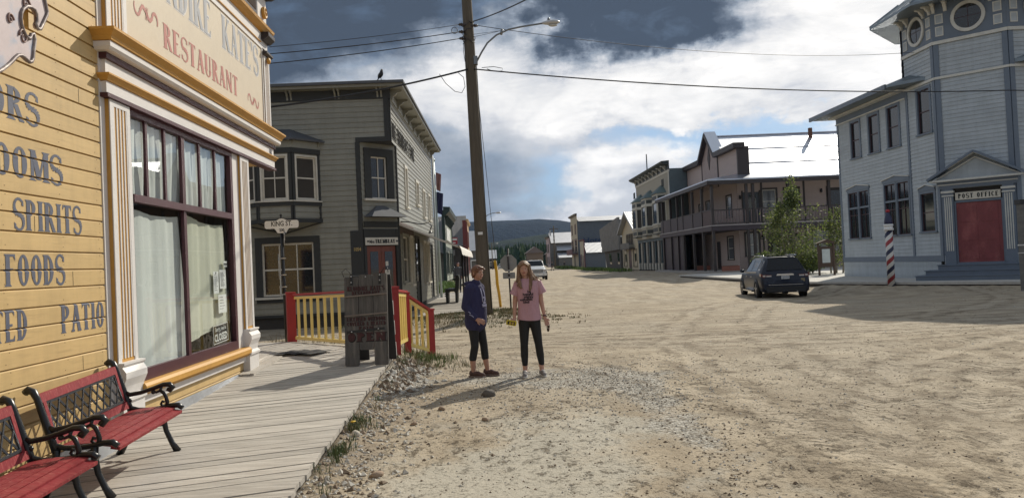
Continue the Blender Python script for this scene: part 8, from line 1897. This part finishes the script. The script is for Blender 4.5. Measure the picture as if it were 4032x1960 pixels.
    # shoes
    for (ax, s) in ((-.088, -1), (.158, 1)):
        m = MB(); m.ell((ax + s * .002, .045, .055), (.040, .055, .052), 12); m.cap((ax, .03, .050), (ax + s * .022, -.155, .034), .043, .034, 12, (1, 1)); m.ell((ax + s * .012, -.08, .058), (.036, .07, .036), 12); sh = fuse(m, 'shoe', mat('shoe_grey', (.19, .175, .17), .8), r, .007, 2)
        m = MB(Matrix.Translation((ax + s * .012, -.055, .0)) @ Matrix.Rotation(R(-7 * s * -1), 4, 'Z')); m.prism([(.048 * math.cos(a) * (1 if math.sin(a) < 0 else .85), .148 * math.sin(a)) for a in [2 * math.pi * k / 20 for k in range(20)]], 'z', .0, .024); part(m, 'sole', mat('sole_pale', (.50, .48, .46), .7), sh, None, False)
        m = MB()
        for k in range(4): m.cap((ax + s * .012 - .022, -.055 - .022 * k, .092 - .010 * k), (ax + s * .012 + .022, -.060 - .022 * k, .092 - .010 * k), .0035, .0035, 5)
        part(m, 'laces', mat('lace_pale', (.55, .53, .52), .7), sh, None, False)
    # hair
    HR = mat('hair_strawberry', (.165, .090, .048), .55, var=.35, vscale=30, stretch=(3, 3, .5), col2=(.30, .19, .10), c2amt=.35, c2scale=18); rg = random.Random(8)
    h = MB(); h.ell((-.045, .008, 1.627), (.090, .104, .086), 16); h.ell((-.042, .045, 1.55), (.092, .070, .10), 14); h.cap((-.120, -.035, 1.635), (-.138, -.02, 1.42), .026, .030, 10, (.8, 1)); h.cap((.030, -.035, 1.635), (.060, -.015, 1.43), .028, .036, 10, (.8, 1)); h.cap((-.04, .07, 1.55), (-.02, .075, 1.36), .075, .065, 10); h.cap((-.05, -.092, 1.668), (-.108, -.088, 1.63), .020, .016, 8); h.cap((-.045, -.092, 1.668), (.014, -.090, 1.63), .020, .016, 8); h.cap((-.128, -.045, 1.46), (-.100, -.115, 1.31), .026, .012, 8); h.cap((.05, -.05, 1.46), (.020, -.125, 1.27), .026, .010, 8); h.cap((.07, .0, 1.45), (.155, .0, 1.385), .030, .022, 8)
    cut = h; strands(cut, [((-.118, -.03, 1.63), (-.128, -.035, 1.48), (-.105, -.115, 1.30), .008), ((-.12, -.01, 1.62), (-.135, -.02, 1.45), (-.120, -.10, 1.31), .010), ((.030, -.03, 1.63), (.050, -.045, 1.47), (.020, -.13, 1.26), .010), ((.035, .0, 1.62), (.085, -.02, 1.45), (.135, -.03, 1.36), .014), ((.04, .02, 1.60), (.10, .0, 1.46), (.165, .01, 1.41), .014)], 90, rg, .007)
    o = fuse(h, 'hair', HR, r, .0065, 1)
    # wristband, phone in the left-hand side hand, case in the other
    m = MB(); m.tube([(.232, -.022, .895), (.233, -.023, .875)], .030, 12); part(m, 'wristband', mat('band_dark', (.06, .02, .04), .5), r, None, False)
    z = z0; ph = thing('phone', 'yellow and black cased phone in the hand of the person in pink', 'phone', (x0 - .29, y0 - .085, z + .775))
    T = Matrix.Translation((x0 - .268, y0 - .115, z + .805)) @ Matrix.Rotation(R(12), 4, 'Y') @ Matrix.Rotation(R(20), 4, 'X'); m = MB(T); c = .012; m.prism([(-.075 + c, -.038), (.075 - c, -.038), (.075, -.038 + c), (.075, .038 - c), (.075 - c, .038), (-.075 + c, .038), (-.075, .038 - c), (-.075, -.038 + c)], 'y', -.007, .007); part(m, 'case', mat('phone_yellow', (.62, .50, .03), .5), ph)
    m = MB(T); m.box(-.058, .055, -.0085, -.006, -.026, .026); part(m, 'back_panel', mat('phone_black', (.02, .02, .02), .4), ph); m = MB(T); m.box(-.030, -.005, -.0095, -.0086, -.018, .018); m.box(.010, .035, -.0095, -.0086, -.018, .018); part(m, 'stripe', MATS['phone_yellow'], ph)
    gc = thing('glasses_case', 'dark brown sunglasses dangling from the hand of the person in pink', 'sunglasses', (x0 + .275, y0 - .06, z + .62)); m = MB(); m.ell((x0 + .270, y0 - .065, z + .675), (.018, .012, .030), 10); m.ell((x0 + .276, y0 - .060, z + .720), (.018, .012, .026), 10); part(m, 'lens', mat('lens_brown', (.05, .02, .012), .1), gc)
    m = MB(); m.tube([(x0 + .255, y0 - .06, z + .770), (x0 + .250, y0 - .06, z + .72), (x0 + .262, y0 - .06, z + .65)], .003, 5); m.tube([(x0 + .285, y0 - .06, z + .775), (x0 + .297, y0 - .06, z + .72), (x0 + .285, y0 - .06, z + .65)], .003, 5); part(m, 'temple', PBK, gc)
person_pink()
def person_blue():
    x0, y0 = -.20, 11.62; z0 = gz(x0, y0) + .004; r = thing('person', 'person with short reddish hair in dark blue hoodie and cropped black leggings', 'person', (x0, y0, z0))
    fw = Vector((.86, -.51, 0)).normalized(); sd = Vector((fw.y, -fw.x, 0))   # sd: to the person's right
    def Q(f, s, z): v = fw * f + sd * s; return (v.x, v.y, z)
    sk = MB(); chain(sk, [Q(-.01, 0, .92), Q(0, 0, 1.05), Q(.01, 0, 1.30)], [.11, .11, .10], 14); K = {}
    legs = {1: [Q(-.02, .085, .86), Q(.01, .09, .46), Q(-.035, .09, .28), Q(-.035, .09, .085)], -1: [Q(.0, -.085, .86), Q(.05, -.10, .47), Q(.06, -.11, .28), Q(.085, -.12, .085)]}
    for s in (1, -1): chain(sk, legs[s], [.060, .048, .048, .033], 12); a = Vector(legs[s][3]); sk.cap(a + Vector((0, 0, -.02)), a + fw * .14 + Vector((0, 0, -.045)), .035, .028, 10)
    sk.cap(Q(.0, 0, 1.36), Q(.045, 0, 1.47), .05, .046, 12); sk.cap(Q(.0, .13, 1.34), Q(.0, -.13, 1.34), .045, .045, 10)
    chain(sk, [Q(-.01, .165, 1.33), Q(-.05, .20, 1.06), Q(.10, .17, .88)], [.05, .038, .026], 10); chain(sk, [Q(-.01, -.165, 1.33), Q(-.04, -.19, 1.08), Q(.03, -.14, .95)], [.05, .038, .026], 10)
    hand(sk, Q(.105, .168, .872), (fw * .95 + Vector((0, 0, -.30))), (-sd * .8 + Vector((0, 0, -.5))), -1, .7, .95); hand(sk, Q(.035, -.12, .945), (fw * .55 + sd * .8 + Vector((0, 0, -.1))), (-fw * .8 + Vector((0, 0, -.5))), 1, .7, .95)
    hf = Vector((.66, -.75, -.02)); P, T = head(sk, Q(.065, 0, 1.553), hf, .98); fuse(sk, 'body', SKIN2, r, .0065, 2); face(P, T, r, .98, 'b')
    lg = MB(); chain(lg, [Q(-.01, 0, .86), Q(0, 0, .96)], [.135, .12], 16)
    for s in (1, -1): chain(lg, [tuple(Vector(legs[s][0]) - sd * (.02 * s) - Vector((0, 0, .03)))] + legs[s][1:3], [.088, .060, .058], 14)
    lg.ell(Q(-.05, .06, .82), (.075, .08, .09), 10); lg.ell(Q(-.05, -.06, .82), (.075, .08, .09), 10); fuse(lg, 'leggings', mat('leggings_black', (.01, .01, .011)), r, .009, 2)
    # hoodie
    NV = mat('hoodie_navy', (.026, .025, .075), .9, var=.15, vscale=6, stretch=(1, 1, .6), bump=.030, bscale=9); hd = MB()
    chain(hd, [Q(-.015, 0, .80), Q(.0, 0, .95), Q(.01, 0, 1.12), Q(.005, 0, 1.27)], [.150, .155, .152, .138], 18, (1, 1)); [chain(hd, [Q(-.01, sd_ * .045, .83), Q(.0, sd_ * .045, 1.0), Q(.0, sd_ * .03, 1.2)], [.148, .145, .135], 16) for sd_ in (1, -1)]; hd.cap(Q(-.0, .12, 1.33), Q(.0, -.12, 1.33), .078, .078, 12); hd.cap(Q(0, 0, 1.33), Q(.02, 0, 1.40), .095, .075, 12)
    for k in range(11):  # hood lying on the shoulders
        a = R(-115 + 23 * k); hd.ell(Q(-.045 - .085 * math.cos(a), .095 * math.sin(a), 1.405 - .012 * math.cos(a)), (.042, .042, .036), 10)
    for s in (1, -1):
        sh = Q(-.01, .155 * s, 1.32); el = Q(-.055 if s > 0 else -.03, .205 * s, 1.06); wr = Q(.075 if s > 0 else .03, (.172 if s > 0 else .14) * s, .905 if s > 0 else .96); chain(hd, [sh, el, wr], [.078, .064, .045], 14); hd.cap(wr, Vector(wr) + (Vector(wr) - Vector(el)).normalized() * .03, .036, .034, 12)
    hd.cap(Q(-.01, .06, .80), Q(-.01, -.06, .80), .135, .135, 16); fuse(hd, 'hoodie', NV, r, .009, 3)
    WHP = mat('print_lilac', (.40, .40, .55), .8); m = MB()
    m.tube([Q(.125, .05, 1.32), Q(.152, .055, 1.22), Q(.156, .050, 1.12)], .006, 5); m.tube([Q(.125, -.02, 1.32), Q(.155, -.015, 1.22), Q(.160, -.012, 1.14)], .006, 5); part(m, 'drawstring', WHP, r, None, False)
    m = MB(FR((Q(.158, 0, 0)[0], Q(.158, 0, 0)[1], 0), (sd.x * -1 * -1, sd.y)) ); T_ = m.M
    m = MB(Matrix.Translation(Vector(Q(.163, .02, 0))) @ Matrix.Rotation(math.atan2(-sd.y, -sd.x), 4, 'Z')); font_mb(m, '2', .14, .0, 1.10, .002, .004); font_mb(m, 'TEAM', .05, .0, 1.05, .002, .003); part(m, 'chest_print', WHP, r, None, False)
    m = MB(); m.tube([Q(.02, .243, .99), Q(.05, .232, .965), Q(.035, .240, .945), Q(.075, .222, .925), Q(.09, .222, .905)], .0055, 5); part(m, 'sleeve_print', WHP, r, None, False)
    for s in (1, -1):
        a = Vector(legs[s][3]); m = MB(); m.ell(a + Vector((0, 0, -.028)) - fw * .03, (.043, .045, .05), 12); m.cap(a + Vector((0, 0, -.032)), a + fw * .165 + Vector((0, 0, -.048)), .043, .035, 12); m.ell(a + fw * .075 + Vector((0, 0, -.025)), (.045, .045, .036), 12); sh = fuse(m, 'shoe', mat('shoe_brown', (.085, .045, .038), .8, var=.2, vscale=20), r, .007, 2)
        m = MB(Matrix.Translation((a.x + fw.x * .06, a.y + fw.y * .06, 0)) @ Matrix.Rotation(math.atan2(fw.y, fw.x), 4, 'Z')); m.prism([(.150 * math.cos(t), .048 * math.sin(t)) for t in [2 * math.pi * k / 20 for k in range(20)]], 'z', 0, .024); part(m, 'sole', mat('sole_brown', (.20, .15, .13), .8), sh, None, False)
        m = MB(); [m.cap(a + fw * (.05 + .02 * k) - sd * .02 + Vector((0, 0, .012 - .008 * k)), a + fw * (.05 + .02 * k) + sd * .02 + Vector((0, 0, .012 - .008 * k)), .0035, .0035, 5) for k in range(4)]; part(m, 'laces', mat('lace_red', (.25, .04, .04), .7), sh, None, False)
    # short hair with a side-swept fringe
    HR = mat('hair_auburn', (.13, .050, .022), .5, var=.3, vscale=40, col2=(.34, .19, .08), c2amt=.25, c2scale=14); rg = random.Random(9); h = MB(); s_ = .98
    h.ell(P(0, -.020, .040), (.087, .100, .082), 16, T); h.ell(P(0, -.055, -.018), (.078, .060, .070), 14, T); h.ell(P(-.02, .040, .072), (.060, .040, .030), 12, T); h.cap(P(.03, .056, .070), P(-.064, .045, .040), .014, .012, 8)
    h.cap(P(.076, .01, .04), P(.076, .022, -.022), .018, .008, 8); h.cap(P(-.076, .01, .04), P(-.076, .022, -.022), .018, .008, 8)
    for k in range(60):
        a = rg.uniform(-1, 1); p = P(.07 * a, .02 + .03 * rg.random(), .105 - .03 * abs(a)); q = P(.07 * a - .03, .060 + .006 * rg.random(), .040 + .02 * rg.random()); h.cap(p, q, .008, .004, 5)
    for k in range(50):
        a = rg.uniform(-1.4, 1.4); p = P(.075 * math.sin(a), -.05 - .04 * math.cos(a), .02); q = P(.068 * math.sin(a), -.045 - .045 * math.cos(a), -.065 - .02 * rg.random()); h.cap(p, q, .010, .004, 5)
    fuse(h, 'hair', HR, r, .006, 1)
person_blue()
def far_person(x, y, z, h, label, cols, rz=0, stride=.12, vox=.03, cap=False, group='people far down the street'):
    r = thing('person', label, 'person', (x, y, z), rz, group); k = h / 1.7
    def c(mb, pts, rr, s=10): chain(mb, [tuple(a * k for a in p) for p in pts], [q * k for q in rr], s)
    sk = MB(); c(sk, [(0, 0, 1.0), (0, 0, 1.35)], [.11, .12]); c(sk, [(0, 0, 1.4), (0, -.01, 1.5)], [.05, .05]); sk.ell((0, -.01 * k, 1.60 * k), (.075 * k, .09 * k, .11 * k), 12); sk.cap((0, -.09 * k, 1.60 * k), (0, -.105 * k, 1.575 * k), .01 * k, .012 * k)
    for s in (1, -1): c(sk, [(s * .17, 0, 1.38), (s * .22, .02, 1.10), (s * .20, -.08 * 1, .88), (s * .20, -.10, .80)], [.05, .04, .03, .035]); c(sk, [(s * .09, 0, .9), (s * .09, -s * stride * .6, .48), (s * .09, -s * stride + .03, .08)], [.085, .055, .04]); c(sk, [(s * .09, -s * stride, .05), (s * .09, -s * stride - .14, .04)], [.04, .03])
    fuse(sk, 'body', SKIN2, r, vox * .6, 1)
    m = MB(); c(m, [(0, 0, .95), (0, 0, 1.34)], [.15, .15], 12); c(m, [(-.13, 0, 1.38), (.13, 0, 1.38)], [.08, .08])
    for s in (1, -1): c(m, [(s * .17, 0, 1.36), (s * .225, .02, 1.10), (s * .205, -.06, .93)], [.07, .058, .045])
    fuse(m, 'jacket', cols[0], r, vox * .7, 1)
    m = MB(); c(m, [(0, 0, .88), (0, 0, .98)], [.13, .13])
    for s in (1, -1): c(m, [(s * .09, 0, .86), (s * .09, -s * stride * .6, .48), (s * .09, -s * stride + .02, .12)], [.10, .068, .055])
    fuse(m, 'trousers', cols[1], r, vox * .7, 1)
    m = MB(); m.ell((0, .012 * k, 1.64 * k), (.086 * k, .10 * k, .088 * k), 12)
    if cap: m.cap((0, -.06 * k, 1.655 * k), (0, -.16 * k, 1.64 * k), .03 * k, .02 * k, 8)
    fuse(m, 'cap' if cap else 'hair', cols[2], r, vox * .5, 1)
    for s in (1, -1): m = MB(); m.cap((s * .09 * k, (-s * stride + .03) * k, .045 * k), (s * .09 * k, (-s * stride - .16) * k, .035 * k), .05 * k, .04 * k, 8); part(m, 'shoe', cols[1], r, None, False)
    return r
DKC = mat('cloth_dark', (.022, .024, .026), .85); DKG = mat('cloth_grey_dark', (.07, .07, .075), .85); CAPR = mat('cap_wine', (.08, .015, .02), .7)
far_person(-1.72, 45.5, .18, 1.74, 'person with dark cap and jacket on the far boardwalk behind the spiky bench', (DKG, DKC, CAPR), 0, .12, .022, True)
far_person(12.4, 147, 0, 1.7, 'tiny dark figure walking at the far right side of the street', (DKC, DKC, DKC), R(60), .2, .03)
far_person(19.1, 190, 0, 1.6, 'tiny dark figure standing by the far bright-roofed store', (DKC, DKG, DKC), R(20), .05, .03)
def raven():
    x, y, z = -3.10, 24.30, 7.70; r = thing('raven', 'black raven perched on the roof corner of the grey corner store', 'bird', (x, y, z)); BKF = mat('feather_black', (.010, .010, .012), .45); m = MB()
    T = Matrix.Rotation(R(35), 3, 'Y'); m.ell((0, 0, .17), (.075, .075, .125), 14, T); m.ell((.035, -.01, .255), (.055, .055, .065), 12); m.ell((.048, -.015, .312), (.040, .038, .042), 12); m.cap((.045, -.04, .315), (.040, -.095, .298), .018, .005, 8); m.ell((.05, -.03, .275), (.03, .03, .03), 8)
    m.cap((-.04, 0, .10), (-.115, .01, -.01), .045, .022, 8, (1, .5)); m.cap((-.005, -.055, .20), (-.075, -.045, .06), .035, .015, 8); m.cap((.0, .06, .20), (-.075, .05, .06), .035, .015, 8); fuse(m, 'body', BKF, r, .009, 1)
    m = MB()
    for s in (-.025, .03): m.tube([(.01, s, .10), (.02, s, .0)], .008, 6); [m.tube([(.02, s, .003), (.02 + .035 * math.cos(a), s + .03 * math.sin(a) - .01, .0)], .004, 5) for a in (-2.2, -1.5, -.8, 1.6)]
    part(m, 'leg', BKF, r, None, False)
raven()
# ------------------------------------------------------------------ air
def haze():
    f = MB(); f.box(-6100, 6100, -420, 4500, -12, 430); o = part(f, 'haze', bpy.data.materials.new('haze_air'), None, None, True, 'stuff')
    m = o.data.materials[0]; m.use_nodes = True; nt = m.node_tree; nt.nodes.clear(); out = nt.nodes.new('ShaderNodeOutputMaterial'); v = nt.nodes.new('ShaderNodeVolumePrincipled')
    v.inputs['Density'].default_value = .000038; v.inputs['Color'].default_value = (.30, .55, 1.0, 1); v.inputs['Anisotropy'].default_value = .2
    nt.links.new(v.outputs[0], out.inputs['Volume'])
haze()
